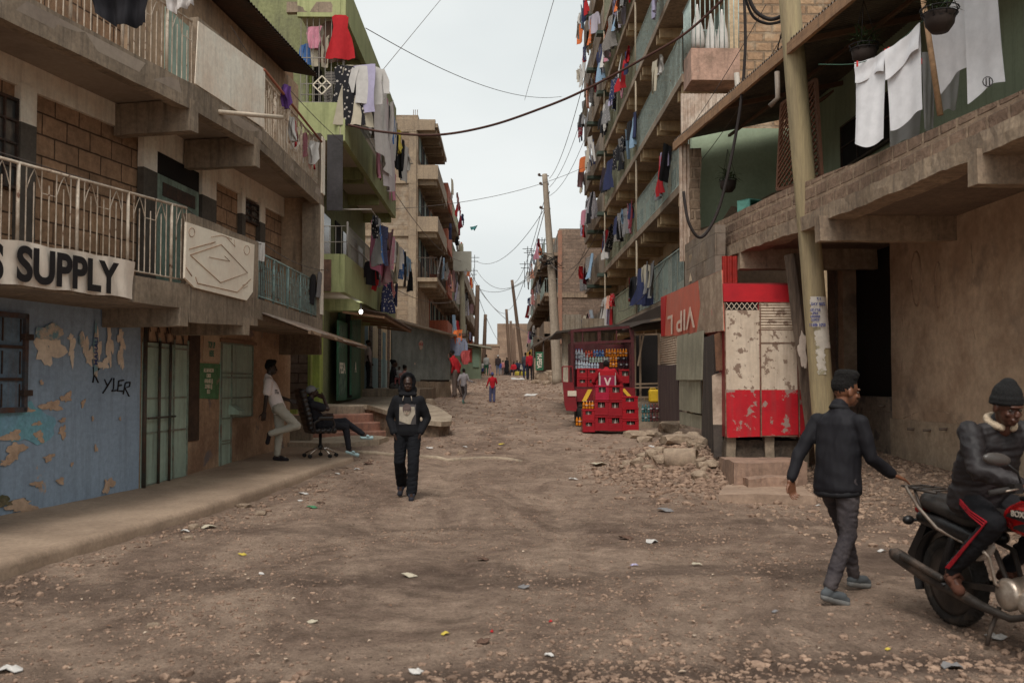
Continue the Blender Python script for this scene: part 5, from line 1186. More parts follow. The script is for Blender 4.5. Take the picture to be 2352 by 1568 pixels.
COLS = {'white': (.55, .52, .49), 'cream': (.48, .42, .32), 'navy': (.03, .035, .085), 'black': (.018, .017, .02), 'red': (.42, .02, .025), 'dark red': (.17, .02, .03), 'blue': (.06, .14, .34),
        'pale blue': (.25, .36, .48), 'pink': (.52, .22, .28), 'orange': (.62, .16, .05), 'grey': (.20, .19, .19), 'purple': (.12, .05, .20), 'green': (.07, .2, .10), 'yellow': (.55, .42, .08), 'lilac': (.42, .38, .52), 'brown': (.12, .07, .05)}
ORD = ['first', 'second', 'third', 'fourth', 'fifth', 'sixth', 'seventh', 'eighth', 'ninth', 'tenth'] + ['%dth' % i for i in range(11, 60)]
WORD = {'shirt': 'shirt', 'trousers': 'trousers', 'sheet': 'bed_sheet', 'towel': 'towel', 'dress': 'dress', 'bundle': 'cloth'}
def hang(kind, col, p, rz, label, group, sc=1, var=0, tilt=0):
    o = bpy.data.objects.new(WORD[kind], GM[kind][var % 3]); C.objects.link(o); o.location = p; o.rotation_euler = (tilt, 0, rz); o.scale = (sc,) * 3
    o.color = c4(COLS[col]); tag(o, label, 'clothing' if kind not in ('sheet', 'towel') else kind, group); return o
def line_of(F, s0, s1, z, d, place, seed, step=.62, kinds=('shirt', 'trousers', 'towel', 'dress', 'bundle'), cols=None, group='washing hung on the balconies', jit=.15, sc=1, skip=.12, rope=False):
    rd = random.Random(seed); s = s0; k = 0; cols = cols or ['white', 'white', 'cream', 'navy', 'black', 'red', 'dark red', 'navy', 'pale blue', 'pink', 'orange', 'grey', 'white', 'black', 'grey', 'lilac']
    while s < s1:
        if rd.random() > skip:
            kd = rd.choice(kinds); c = rd.choice(cols); dz = 0
            hang(kd, c, F.w(s, d + rd.uniform(-.05, .14), z + rd.uniform(-.05, .04)), F.rot + rd.uniform(-.5, .5), '%s %s, %s item along the line on %s' % (c, WORD[kd].replace('_', ' '), ORD[min(k, 58)], place), group, sc * rd.uniform(.85, 1.1), rd.randint(0, 2), rd.uniform(-.12, .12)); k += 1
        s += step * rd.uniform(.7, 1.35)
TALLG = 'washing on the tall right building'
flo = ['lowest', 'second', 'third', 'fourth', 'fifth', 'sixth', 'seventh']
for i, segs in enumerate([[(4.0, 9.2), (15, 17.8)], [(.2, 3.0), (9, 18.5)], [(2.2, 2.9), (8, 13.5), (15, 18)], [(1.5, 3.5), (9.5, 14), (15, 19)], [(.2, 2.6), (9, 19)], [(.6, 8), (9, 13)], [(1, 9)]]):
    for j, (a, b) in enumerate(segs):
        line_of(TF, a, b, TS[i] + 1.2 + (.15 if i > 3 else 0), .12, '%s %s railing of tall right building' % (flo[i], ('near', 'middle', 'far')[j]), 50 + i * 7 + j, group=TALLG, step=.5 if i < 4 else .42, sc=1.12 if i < 4 else 1.35, skip=.06)
for i in range(0, 7):
    line_of(TF, 20.5, 29.5, TS[i] + 1.0, .3, '%s far parapet of tall right building' % flo[i], 200 + i, group=TALLG, step=.85, skip=.15, sc=1.3)
for y_, x_, c, k in ((375, 1518, 'red', 'shirt'), (430, 1505, 'dark red', 'trousers')): pass
# big bundles at street corner of the lower far balcony
line_of(TF, 19.3, 20.4, TS[0] + .1, .35, 'corner pole of tall right building', 91, step=.25, group=TALLG, cols=['red', 'navy', 'pale blue', 'white', 'dark red'], skip=0, sc=1.3)
for k, (x, y) in enumerate(((1602, 20), (1632, 40), (1658, 30))):
    mb = MB(None); mb.lathe((0, 0, 0), [(.02, .1), (.035, 0), (.07, -.2), (.13, -.5), (.17, -.8), (.15, -.98), (.06, -1.02)], 14)
    o = mb.build('sack', CLOTH, None, wob=.03, cut=.15, seed=k * 3, col=(.62, .58, .54), loc=at(x, y, 24.3)); tag(o, 'white bulging sack, %s of three behind the corner railing' % ('left', 'middle', 'right')[k], 'sack', 'white sacks on the corner balcony')
# green building laundry
GG_ = 'washing on the lime building'
GR = ['lilac', 'white', 'cream', 'white', 'pink']
def hang_at(kind, col, px, py, Y, rz, label, group, sc=1, var=0): return hang(kind, col, at(px, py, Y), rz, label, group, sc, var)
for px, py, Y, kd, c, sc, v, w_ in ((783, 35, 22.4, 'dress', 'red', .95, 0, 'bright red towel draped in the cage of the top lime balcony'),
    (720, 62, 22.6, 'bundle', 'pink', 1, 0, 'pink top inside the top cage of the lime building'), (735, 60, 22.7, 'trousers', 'cream', 1, 1, 'cream trousers inside the top cage'), (760, 50, 22.7, 'dress', 'brown', .9, 2, 'brown dress in the top cage beside red towel'), (712, 100, 22.8, 'shirt', 'blue', .8, 1, 'small blue shirt low in the top cage'), (765, 165, 22.8, 'trousers', 'black', 1, 0, 'black trousers behind the diamond ornament bars')):
    hang_at(kd, c, px, py, Y, 0 if kd != 'towel' else .2, w_, GG_, sc, v)
seq = [('dress', 'black'), ('dress', 'cream'), ('towel', 'lilac'), ('shirt', 'white'), ('bundle', 'grey'), ('sheet', 'white'), ('trousers', 'grey'), ('sheet', 'pink'), ('shirt', 'black'), ('sheet', 'white'), ('shirt', 'blue'), ('towel', 'white'), ('trousers', 'black'), ('bundle', 'yellow'), ('trousers', 'black'), ('shirt', 'black'), ('towel', 'white'), ('bundle', 'white')]
for k, (kd, c) in enumerate(seq):
    s = -.05 + k * .5
    pp_ = GF.w(.0, .02 + k * .17, 8.9) if k < 4 else GF.w((k - 3.6) * .62, .6, 8.9)
    hang(kd, c, pp_, (0 if k < 4 else GF.rot) + .25 * math.sin(k * 2.3), '%s %s, %s item along the upper rail of lime building' % (c, WORD[kd].replace('_', ' '), ORD[k]), GG_, 1.3 if kd != 'sheet' else 1.15, k)
seq = [('bundle', 'black'), ('dress', 'grey'), ('trousers', 'blue'), ('trousers', 'navy'), ('bundle', 'brown'), ('sheet', 'pink'), ('towel', 'pink'), ('shirt', 'white'), ('shirt', 'cream'), ('dress', 'cream'), ('shirt', 'white'), ('towel', 'blue'), ('shirt', 'black'), ('trousers', 'black'), ('shirt', 'pale blue'), ('shirt', 'white'), ('trousers', 'black')]
for k, (kd, c) in enumerate(seq):
    s = .9 + k * .6
    hang(kd, c, GF.w(s * .9, .6, 5.6), GF.rot + .35 * math.sin(k * 1.7), '%s %s, %s item along the lower rail of lime building' % (c, WORD[kd].replace('_', ' '), ORD[k]), GG_, 1.05, k)
line_of(GF, 3.5, 9, gz1 + .95, .15, 'the lower parapet of lime building, second row', 15, step=.8, cols=['black', 'grey', 'red', 'navy'], group=GG_)
line_of(GF, 5, 10, gz2 + .9, .1, 'the middle parapet of lime building', 16, step=.8, cols=['black', 'dark red', 'pink', 'grey'], group=GG_, sc=.8)
line_of(YG, .2, 8, gs[0] + 1.05, .15, 'the lowest rail of unfinished grey building', 17, step=.42, group='washing on the grey building')
for i, z in enumerate((4.4, 7.1, 9.8, 12.5)):
    line_of(RF_, .3, 15, z + 1.2, .25, '%s balcony of red tenement' % flo[i], 20 + i, step=1.35, group='washing on the red tenement', sc=1.15)
for i, z in enumerate((4.9, 7.6, 10.3)):
    line_of(FF1, .3, 19, z + 1.1, .25, '%s balcony of distant brown tenement' % flo[i], 30 + i, step=2.6, group='washing on the distant left tenement', sc=1.3)
    line_of(FR1, .3, 18, z + 1.1, .25, '%s balcony of distant right tenement' % flo[i], 40 + i, step=2.4, group='washing on the distant right tenement', sc=1.3)
line_of(SF, .3, 7.5, 8.7, .25, 'middle balcony of stone building', 60, step=1.3, group='washing on the stone building', sc=1.1)
line_of(SF, .3, 7.5, 11.3, .25, 'upper balcony of stone building', 61, step=1.3, group='washing on the stone building', sc=1.1)
# left building laundry
def cloth_poly(name, label, cat, pts, Y, mt_col, amp=.03, group=None, dY=None, mt=None, k=9):
    """hanging cloth whose outline follows the given points (top edge two points, bottom edge two points)"""
    tl, tr, br_, bl = [at(x, y, Y if not dY else Y + dY[i]) for i, (x, y) in enumerate(pts)]
    base = (tl + tr) / 2; nrm = (tr - tl).cross(Vector((0, 0, 1))).normalized(); mb = MB(None); rd = random.Random(len(label)); ph = rd.uniform(0, 6)
    def fn(u, v, off=0):
        p = tl.lerp(tr, u).lerp(bl.lerp(br_, u), v)
        a = amp * (math.sin(u * k + ph + v) * (.25 + v) + .4 * math.sin(u * k * 2.3 + ph * 2 + v * 2) + .25 * math.sin(v * 7 + u * 3))
        p = p + nrm * (a + off) + Vector((0, 0, -.03 * math.sin(u * math.pi) * (1 - v) - .04 * v * math.sin(u * 5 + ph)))
        return tuple(p - base)
    mb.grid(fn, 28, 24); mb.grid(lambda u, v: fn(u, v, .006), 28, 24)
    o = mb.build(name, mt or CLOTH, None, col=mt_col, loc=base, doubles=False); tag(o, label, cat, group); return o
WH = (.80, .79, .81)
TG = 'white towels on the balcony line'
TWL = [((1967, 146), (2034, 118), (2030, 325), (1966, 336)), ((2036, 118), (2114, 54), (2120, 258), (2048, 298)), ((2136, 68), (2212, -30), (2229, 148), (2160, 212)), ((2215, -30), (2286, -60), (2311, 185), (2224, 232))]
LB = ['white towel with folded top edge, leftmost on the balcony line', 'white towel with curved fold, between the leftmost one and the thin pole', 'white towel hanging just right of the thin pole behind the plant basket', 'white towel with a small round dark emblem, rightmost on the balcony line']
for i, q in enumerate(TWL):
    o = cloth_poly('towel', LB[i], 'towel', q, 12.2 - i * .45, WH, .012, TG, k=6, dY=[.2, -.2, -.2, .2])
    if i < 2:
        ov = [(q[0][0] - 2, q[0][1] - 2), (q[1][0], q[1][1] - 2), (q[1][0] - 2, q[1][1] + (50 if i == 0 else 62)), (q[0][0] + 1, q[0][1] + (40 if i == 0 else 62))]
        f = cloth_poly('fold', 'x', None, ov, 12.17 - i * .45, WH, .02, k=6, dY=[.2, -.2, -.2, .2])
        del f['label']; wl = f.location.copy(); f.parent = o; f.location = wl - o.location
p = at(2269, 188, 10.7); mb = MB(None)
for k in range(10): a = k * .628; a2 = a + .628; mb.bar((.055 * math.cos(a), 0, .055 * math.sin(a)), (.055 * math.cos(a2), 0, .055 * math.sin(a2)), .01)
for x in (-.018, .018): mb.bar((x, 0, -.04), (x, 0, .04), .012)
em = mb.build('emblem', flat((.06, .06, .07)), None); em.parent = o; em.location = p - o.location
for i, q in enumerate((((2040, 200), (2120, 150), (2110, 310), (2045, 345)), ((2118, 120), (2150, 110), (2145, 300), (2122, 300)), ((2150, 200), (2205, 150), (2196, 245), (2168, 262)))):
    cloth_poly('bed_sheet', ('grey white sheet behind the second towel', 'grey white strip of sheet just left of the thin pole', 'grey white sheet below the third towel')[i], 'sheet', q, 13.2 - i * .3, (.50, .48, .47), .02, 'sheets behind the towels', k=5)
cloth_poly('bed_sheet', 'large pink cloth hanging from the lower line of the lime building', 'sheet', ((853, 505), (893, 558), (888, 656), (849, 608)), 24.0, (.50, .17, .25), .04, dY=[0, 3, 3, 0])
cloth_poly('bed_sheet', 'long off white sheet hanging from the upper line of the lime building', 'sheet', ((857, 150), (878, 205), (897, 405), (868, 350)), 22.6, (.58, .53, .50), .05, dY=[0, 1.6, 2.2, .6])
cloth_poly('bed_sheet', 'second long pinkish white sheet behind the off white one on the lime building', 'sheet', ((880, 208), (898, 255), (902, 440), (884, 430)), 24.4, (.52, .45, .44), .05, dY=[0, 2, 2, 0])
# clothesline, pegs, thin pole, hanging baskets
def cable(label, pts, r=.012, col=(.035, .028, .026), name='cable', cat='cable', group=None, sag=0):
    P3 = [Vector(p) for p in pts]; out_ = []
    n = len(P3)
    for i in range(n - 1):
        p0, p1, p2, p3 = P3[max(0, i - 1)], P3[i], P3[i + 1], P3[min(n - 1, i + 2)]
        for k in range(10):
            t = k / 10; q = .5 * ((2 * p1) + (p2 - p0) * t + (2 * p0 - 5 * p1 + 4 * p2 - p3) * t * t + (3 * p1 - p0 - 3 * p2 + p3) * t ** 3)
            if sag and n == 2: q = q - Vector((0, 0, sag * 4 * t * (1 - t)))
            out_.append(q)
    out_.append(P3[-1]); base = out_[0].copy(); mb = MB(None); mb.tube([p - base for p in out_], r, 5)
    o = mb.build(name, flat(col), None, loc=base); tag(o, label, cat, group); return o
cable('thin green clothesline holding the white towels', [at(1880, 148, 12.6), at(1967, 146, 12.3), at(2034, 118, 12.0), at(2114, 54, 11.6), at(2212, -30, 10.9)], .006, (.05, .12, .09), 'clothesline', 'clothesline')
for i, (x, y, Y) in enumerate(((1969, 146, 12.2), (2033, 118, 12), (2041, 114, 11.95), (2116, 140, 11.6))):
    p = at(x, y, Y); mb = MB(None); mb.box(-.008, .008, -.012, .012, -.04, .03); tag(mb.build('clothes_peg', flat((.55, .03, .03), .5), None, loc=p), 'red clothes peg, %s from the left on the towels' % ORD[i], 'peg', 'red clothes pegs')
p = at(2160, 265, 11.3); q = at(2112, -60, 11.3); mb = MB(None); mb.tube([(0, 0, 0), q - p], [.035, .028], 8)
tag(mb.build('wooden_pole', flat((.33, .22, .14), fa=.3), None, loc=p), 'thin knotty wooden pole standing between the white towels', 'pole')
def basket(px, py, Y, label, r=.3, deep=.22):
    p = at(px, py, Y); e = empty('hanging_planter', p, label, 'planter'); mb = MB(None)
    for k in range(5):
        t = k / 4 * 1.4; rr = r * math.cos(t); mb.tube([(rr * math.cos(a), rr * math.sin(a), -r * .8 * math.sin(t)) for a in [i * .3927 for i in range(17)]], .007, 4)
    for k in range(8):
        a = k * .785; mb.tube([(r * math.cos(t) * math.cos(a), r * math.cos(t) * math.sin(a), -r * .8 * math.sin(t)) for t in (0, .5, 1, 1.5)], .006, 4)
    o = mb.build('basket', INK, None); o.parent = e
    mb = MB(None); mb.lathe((0, 0, -.2), [(.09, -.05), (.15, .03), (.17, .16), (.15, .17)], 12); o = mb.build('pot', flat((.04, .028, .025)), None); o.parent = e
    mb = MB(None)
    for k in range(3): a = k * 2.09; mb.tube([(r * math.cos(a), r * math.sin(a), 0), (0, 0, .6)], .004, 4)
    o = mb.build('hanger', INK, None); o.parent = e
    mb = MB(None); rd = random.Random(px)
    for k in range(90):
        a = rd.uniform(0, 6.28); ln = rd.uniform(.08, .3); x, y, z = rd.uniform(-.1, .1), rd.uniform(-.1, .1), rd.uniform(-.02, .12)
        tip = (x + math.cos(a) * ln, y + math.sin(a) * ln, z + rd.uniform(-.12, .16)); w_ = .012
        mb.add([(x, y, z), ((x + tip[0]) / 2 - w_ * math.sin(a), (y + tip[1]) / 2 + w_ * math.cos(a), (z + tip[2]) / 2 + .03), tip, ((x + tip[0]) / 2 + w_ * math.sin(a), (y + tip[1]) / 2 - w_ * math.cos(a), (z + tip[2]) / 2 + .03)], [(0, 1, 2, 3)])
    o = mb.build('foliage', flat((.045, .075, .03)), None); o.parent = e
basket(2158, 22, 10.6, 'wire basket planter with a dark pot hanging before the towels', .2)
basket(1985, 105, 12.8, 'dark wire basket planter hanging under the tin roof', .19)
e = basket(1672, 412, 19.5, 'dark bowl planter with trailing leaves hanging in the open green room', .17)
# left building cloths
cloth_poly('dark_coat', 'large black coat hanging over the upper left railing', 'clothing', ((200, -30), (345, -30), (340, 68), (225, 40)), 10.5, (.014, .013, .016), .06, k=14)
cloth_poly('white_cloth', 'white crumpled cloth over the upper railing beside the white panel', 'clothing', ((378, -25), (448, -20), (446, 20), (388, 22)), 12.3, (.5, .46, .44), .05, k=14)
hang_at('bundle', 'purple', 657, 195, 17.0, 1.4, 'small purple cloth knotted on the upper handrail', 'cloths on the concrete building', .8)
LCG = 'cloths on the concrete building'
line_of(BF, 2.2, 4.6, z2b + .75, -.12, 'upper railing of the concrete building', 3, step=.34, cols=['white', 'cream', 'white', 'pink', 'red'], kinds=('bundle', 'shirt'), group=LCG, sc=.85, skip=0)
hang('shirt', 'grey', BF.w(4.75, .02, z1b + .95), BF.rot, 'pale grey towel hanging at the end column of lower balcony', LCG, .8); hang('shirt', 'black', BF.w(4.3, -.02, z1b + .85), BF.rot, 'black shirt hanging beside the end column of lower balcony', LCG, .9)
hang_at('towel', 'white', 598, 556, 15.6, 1.0, 'white rag knotted on the line by the carved white board', LCG, .35)
# ================================================================ CABLES
cable('thick brown cable sagging across the street between the lime and the tall building', [at(800, 287, 22.4), at(880, 303, 22), at(1000, 310, 21.6), at(1120, 290, 21.2), at(1240, 250, 20.8), at(1340, 208, 20.5), at(1480, 133, 20), at(1580, 72, 19.6), at(1680, -20, 19.2)], .028, (.075, .035, .028))
cable('thick black cable looping down before the open green room', [at(1709, -20, 17), at(1712, 110, 17), at(1700, 250, 17), at(1672, 400, 17), at(1645, 495, 17), at(1610, 545, 17), at(1582, 510, 17), at(1570, 440, 17.1)], .028, (.028, .022, .022))
cable('thick black cable bundle curving beside the top of the pale wooden pole', [at(1715, -20, 16.5), at(1735, 25, 16.5), at(1770, 45, 16.4), at(1800, 35, 16)], .035, (.025, .02, .02)); cable('second black cable bundle under the first near the pole top', [at(1710, -10, 16.6), at(1730, 38, 16.6), at(1765, 55, 16.5), at(1800, 48, 16)], .025, (.025, .02, .02))
cable('thin dark cable hanging between roof edge and pole', [at(1800, 60, 15.5), at(1785, 120, 16), at(1780, 190, 16)], .01)
WG = 'thin wires over the street'
wires = [((1020, -10, 30), (880, 160, 24), 0), ((840, 65, 24), (1290, 222, 50), .6), ((1275, -10, 40), (1205, 230, 70), 0), ((1345, 170, 30), (1262, 410, 50), .5), ((1345, 240, 40), (1262, 430, 50), .5), ((1350, 300, 45), (1262, 450, 50), .5), ((1260, 420, 50), (1182, 650, 95), 1), ((1262, 440, 50), (1165, 712, 120), 1.5), ((1257, 470, 50), (1094, 600, 80), 1.2), ((1258, 585, 50), (1094, 620, 78), 1.6), ((1262, 600, 50), (1098, 662, 76), .8), ((1345, 570, 36), (1266, 640, 50), .7), ((1380, 520, 30), (1262, 600, 50), .9), ((1068, 600, 60), (1160, 720, 110), .8), ((1067, 610, 60), (1300, 780, 42), 1.2), ((1095, 670, 80), (1150, 790, 120), .5), ((905, 440, 34), (1060, 600, 60), .5), ((870, 640, 33), (1065, 680, 60), .6), ((900, 480, 35), (1340, 385, 50), .4), ((430, 480, 13.5), (600, 560, 15.6), .12), ((0, 350, 10), (430, 475, 13.3), .02), ((660, 200, 17), (790, 330, 22.4), .05), ((530, 60, 16), (745, 330, 21), .2), ((600, 555, 15.6), (745, 620, 20.7), .1), ((1560, 330, 22), (1760, 10, 17), .1), ((1565, 420, 23), (1810, 60, 16), .2), ((1420, 715, 30), (1530, 600, 24), .3)]
WL_ = ['high thin wire at the upper left of the sky', 'thin wire crossing the sky from lime roof toward the right', 'faint wire running down the middle of the sky', 'upper wire reaching the concrete pole top from the right', 'middle wire reaching the concrete pole top', 'lower wire reaching the concrete pole top', 'wire from concrete pole to leaning brown pole', 'wire from concrete pole to the far slim pole', 'upper wire crossing the street at the far end', 'middle wire crossing the street at the far end', 'lowest wire crossing the street at the far end', 'wire from stone building to pole knot', 'wire from tall building drying rack to pole knot', 'wire descending from grey green pole to the distance', 'long wire descending from grey green pole to right shacks', 'wire hanging from the second left pole', 'wire along the unfinished grey building', 'wire from lime awning to grey green pole', 'faint wire crossing at the height of the grey roof', 'cord above the carved white board', 'blue grey cord along the top of the first railing', 'cord from upper handrail to the lime box', 'cord crossing before the upper tin roof', 'cord from the board to the end column', 'wire rising from tin screen to the pole', 'second wire rising from tin strip to the pole', 'short wire at the foot of the blue railing']
for (a, b, sg), lb_ in zip(wires, WL_):
    p0, p1 = at(*a), at(*b); n = 8; pts = [p0.lerp(p1, i / n) - Vector((0, 0, sg * 4 * (i / n) * (1 - i / n))) for i in range(n + 1)]
    cable(lb_, pts, .004 + .00014 * max(a[2], b[2]), (.11, .10, .10), 'wire', 'wire', WG)
# ================================================================ POLES
POLEC = mat('grey_concrete_pole', (.30, .265, .225), (.23, .2, .17), .6, streak=(.14, .12, .10), sa=.5, bump=.1)
POLEW = mat('brown_pole_wood', (.15, .105, .08), (.1, .07, .055), 1, grain=(5, 5, .3))
POLEG = mat('grey_green_pole', (.24, .24, .19), (.18, .18, .145), 1, grain=(5, 5, .3))
e = util_pole('utility_pole', 'tall grey concrete utility pole right of the street with tangled wires', [(at(1281, 885, 50), .27), (at(1268, 640, 50), .2), (at(1251, 400, 50), .13)], POLEC)
mb = MB(None); b0 = Vector(e.location)
for y, w_ in ((405, .35), (425, .3), (480, .35), (582, .5), (600, .5)):
    p = at(1254 + (y - 400) * .05, y, 50) - b0; mb.tube([p + Vector((-w_, 0, .02)), p + Vector((w_ * .4, 0, .02))], .03, 5); mb.ball(tuple(p + Vector((-w_, 0, .08))), .08, 6, 5)
o = mb.build('insulator_arm', flat((.10, .07, .06)), None); o.parent = e
rd = random.Random(4); mb = MB(None)
for k in range(9):
    c = at(1266, 600, 49.8) - b0; r_ = rd.uniform(.2, .55); ph = rd.uniform(0, 6); mb.tube([(c.x + r_ * math.cos(a) * 1.1 + rd.uniform(-.05, .05), c.y - .2, c.z + r_ * .7 * math.sin(a + ph)) for a in [i * .6 for i in range(9)]], .018, 4)
o = mb.build('wire_tangle', INK, None); o.parent = e
PG = 'poles down the street'
for nm, pts, m_, l_ in (('utility_pole', [(at(1064, 830, 60), .19), (at(1062, 700, 60), .16), (at(1059, 560, 60), .13)], POLEG, 'grey green pole behind the corrugated kiosk with a meter box'),
    ('utility_pole', [(at(1093, 850, 80), .2), (at(1097, 655, 80), .17)], POLEW, 'brown wooden pole before the distant left tenements'), ('utility_pole', [(at(1110, 858, 90), .2), (at(1115, 722, 90), .15)], POLEW, 'slim brown pole left of the street end, standing free against the sky'),
    ('utility_pole', [(at(1201, 850, 95), .2), (at(1176, 643, 95), .14)], POLEW, 'long brown pole leaning left at the right side of street end'), ('utility_pole', [(at(1172, 855, 115), .2), (at(1163, 710, 115), .15)], POLEW, 'slim vertical pole before the closing stone building'),
    ('utility_pole', [(at(1179, 855, 125), .2), (at(1173, 737, 125), .15)], POLEW, 'shorter pole just right of the slim vertical pole'), ('utility_pole', [(at(1184, 855, 130), .2), (at(1180, 752, 130), .15)], POLEW, 'shortest pole in the cluster before the closing building')):
    e = util_pole(nm, l_, pts, m_, PG)
    if 'meter' in l_:
        mb = MB(None); p = at(1062, 612, 59.7) - e.location; mb.box(p.x - .55, p.x + .55, p.y - .15, p.y + .1, p.z - .3, p.z + .9); o = mb.build('meter_box', flat((.30, .32, .30)), None); o.parent = e
for k, (x, y, Y) in enumerate(((1087, 615, 90), (1090, 585, 85), (1205, 600, 80), (1212, 565, 78), (1221, 570, 76), (1245, 545, 70))):
    p = at(x, y + 60, Y); e = empty('antenna', p, 'thin rooftop mast, %s from the left above the far roofs' % ORD[k], 'antenna', 'rooftop masts'); mb = MB(None); h = 60 * Y / 2287
    mb.tube([(0, 0, 0), (0, 0, h)], .035, 4); o = mb.build('mast', INK, None); o.parent = e
    mb = MB(None); mb.tube([(-.4, 0, h * .9), (.4, 0, h * .9)], .03, 4); mb.tube([(-.3, 0, h * .75), (.3, 0, h * .75)], .03, 4); o = mb.build('crossbar', INK, None); o.parent = e
# flag
cloth_poly('flag', 'small teal flag on a stick in front of red tenement', 'flag', ((1079, 521), (1097, 517), (1090, 530), (1082, 527)), 70, (.08, .26, .26), .05)
# ================================================================ CORRUGATED KIOSK LEFT
a, b = at(899, 880, 34.5), at(1034, 880, 40.5)
KLF = Frame(a.x, a.y, math.degrees(math.atan2(b.x - a.x, b.y - a.y)), -1); KLn = math.hypot(b.x - a.x, b.y - a.y)
CORG = mat('grey_green_corrugated', (.20, .235, .24), (.13, .155, .16), 1.1, vr=(.42, .6), streak=(.25, .235, .21), sa=.45, rough=.55, metal=.25, fa=.12)
mk = empty('kiosk', (a.x, a.y, 1.1), 'grey green corrugated metal kiosk left of the running boy', 'kiosk')
zt0 = KLF.hit(900, 738)[1]; zt1 = KLF.hit(1034, 772)[1]; zbm = KLF.hit(1030, 872)[1]; zb0 = KLF.hit(1030, 902)[1]
mb = MB(KLF); n = 260
def kf(u, v, d=0):
    s = KLn * u; zt = zt0 + (zt1 - zt0) * u; zb = zbm - .1 * (1 if u < .45 else 0); return (s, .02 * math.sin(s * 62) + d, zb + (zt - zb) * v)
mb.grid(kf, n, 1); mb.grid(lambda u, v: kf(u, v, -.03), 10, 1); mb.build('front_sheet', CORG, mk)
mb = MB(KLF); mb.prism([(.05, -.04), (KLn, -.04), (KLn, -.8), (2.1, -.8)], zb0 - .3, min(zt0, zt1) - .05); mb.build('body', flat((.06, .05, .045)), mk)
mb = MB(KLF); mb.prism([(0, .03), (KLn, .03), (KLn, -.7), (1.8, -.7)], zb0 - .3, zbm - .08); mb.build('concrete_base', CONC2, mk, wob=.04, cut=.3)
mb = MB(KLF); mb.slab([(-.15, zt0), (KLn + .4, zt1 - .02), (KLn + .4, zt1 + .05), (-.15, zt0 + .08)], -.9, .25); mb.build('roof_sheet', mat('pale_roof_tin', (.30, .27, .235), (.2, .17, .14), 2, rough=.5), mk)
mb = MB(KLF)
for x, y, w_, h_, i in ((967, 792, .42, .38, 1), (1030, 817, .16, .18, 2), (953, 835, .12, .08, 3)): patch(mb, x, y, w_, h_, i, d=.035, rough=.15)
mb.build_each('paper_notice', flat((.42, .35, .31)), mk)
textmesh('notice_print', 'HALISI', KLF, 967, 790, .11, flat((.35, .05, .06)), mk, d=.04, bold=.02)
# goods on the right end of the kiosk
for px, py, kd, c, l_ in ((1052, 775, 'shirt', 'blue', 'blue and red shirt hanging at the kiosk doorway'), (1068, 805, 'bundle', 'red', 'red plastic bundle hanging at the kiosk corner'), (1050, 758, 'bundle', 'orange', 'orange straps hanging above the kiosk doorway')): hang_at(kd, c, px, py, 40.6, .2, l_, 'goods hung at the kiosk door', 1.1)
mb = world_mb(); q = at(1028, 755, 40.6); q2 = at(1072, 775, 42); mb.box(q.x, q2.x, 40.6, 42.5, q2.z, q2.z + .12); tag(mb.build('tin_canopy', flat((.09, .06, .05))), 'brown canopy sheet over the kiosk doorway', 'canopy')
# second kiosk, green and red
k2 = empty('kiosk', at(1082, 868, 66), 'small red and pale green kiosk beyond the corrugated one', 'kiosk'); F2 = Frame(*(lambda p: (p.x, p.y))(at(1064, 868, 66)), 90, 1)
a, b = F2.hit(1062, 797), F2.hit(1104, 868)
mb = MB(F2); mb.box(a[0] - .6, b[0], 0, 2.5, b[1] - .5, a[1]); mb.build('body', flat((.20, .26, .195)), k2)
mb = MB(F2); mb.pbox((1062, 800), (1084, 832), -.03, 0, 0); mb.build('red_panel', flat((.33, .06, .05)), k2)
mb = MB(F2); mb.pbox((1086, 803), (1100, 843), -.08, -.03, 0); mb.build('shutter', flat((.20, .30, .24)), k2)
mb = MB(F2); mb.slab([(a[0] - .9, a[1] + .35), (b[0] + .7, a[1] - .1), (b[0] + .7, a[1]), (a[0] - .9, a[1] + .45)], -.5, 2.7); mb.build('roof', flat((.30, .31, .26)), k2)
# right shops beyond the concrete pole: awning, orange tarp, green M PESA board
ms = empty('sign_board', at(1238, 850, 58), 'green board with vertical white M PESA lettering beyond the concrete pole', 'sign'); F3 = Frame(*(lambda p: (p.x, p.y))(at(1230, 850, 58)), 90, 1)
mb = MB(F3); mb.pbox((1230, 808), (1248, 850), -.03, .03, 0); mb.build('board', flat((.03, .13, .075)), ms)
a = F3.hit(1239, 829, -.04); o = textmesh('lettering', 'M-PESA', Frame(F3.o.x, F3.o.y, 90, -1), 0, 0, .3, flat((.6, .6, .55)), ms, d=.05, width=.85, sz=a, rot=R(-90), bold=.03)
cloth_poly('tarpaulin', 'orange yellow tarpaulin awning at the far right shops', 'awning', ((1206, 812), (1222, 800), (1218, 828), (1203, 840)), 70, (.50, .30, .08), .08)
sh = empty('tin_awning', at(1240, 800, 60), 'dark tin shop awning above the green board', 'awning'); mb = world_mb(); p0, p1 = at(1222, 800, 62), at(1262, 775, 60); mb.prism([(p0.x, 59), (p1.x, 59), (p1.x, 64), (p0.x, 64)], [p0.z, p1.z, p1.z, p0.z], [p0.z + .12, p1.z + .12, p1.z + .12, p0.z + .12])
o = mb.build('sheet', flat((.12, .10, .09)), None); o.parent = sh; o.location = -sh.location
mb = world_mb(); mb.tube([(p0.x, 59.2, 1.8), (p0.x, 59.2, p0.z)], .05, 5); mb.tube([(p1.x - .4, 59.2, 1.8), (p1.x - .4, 59.2, p1.z)], .05, 5); o = mb.build('post', flat((.09, .07, .06)), None); o.parent = sh; o.location = -sh.location
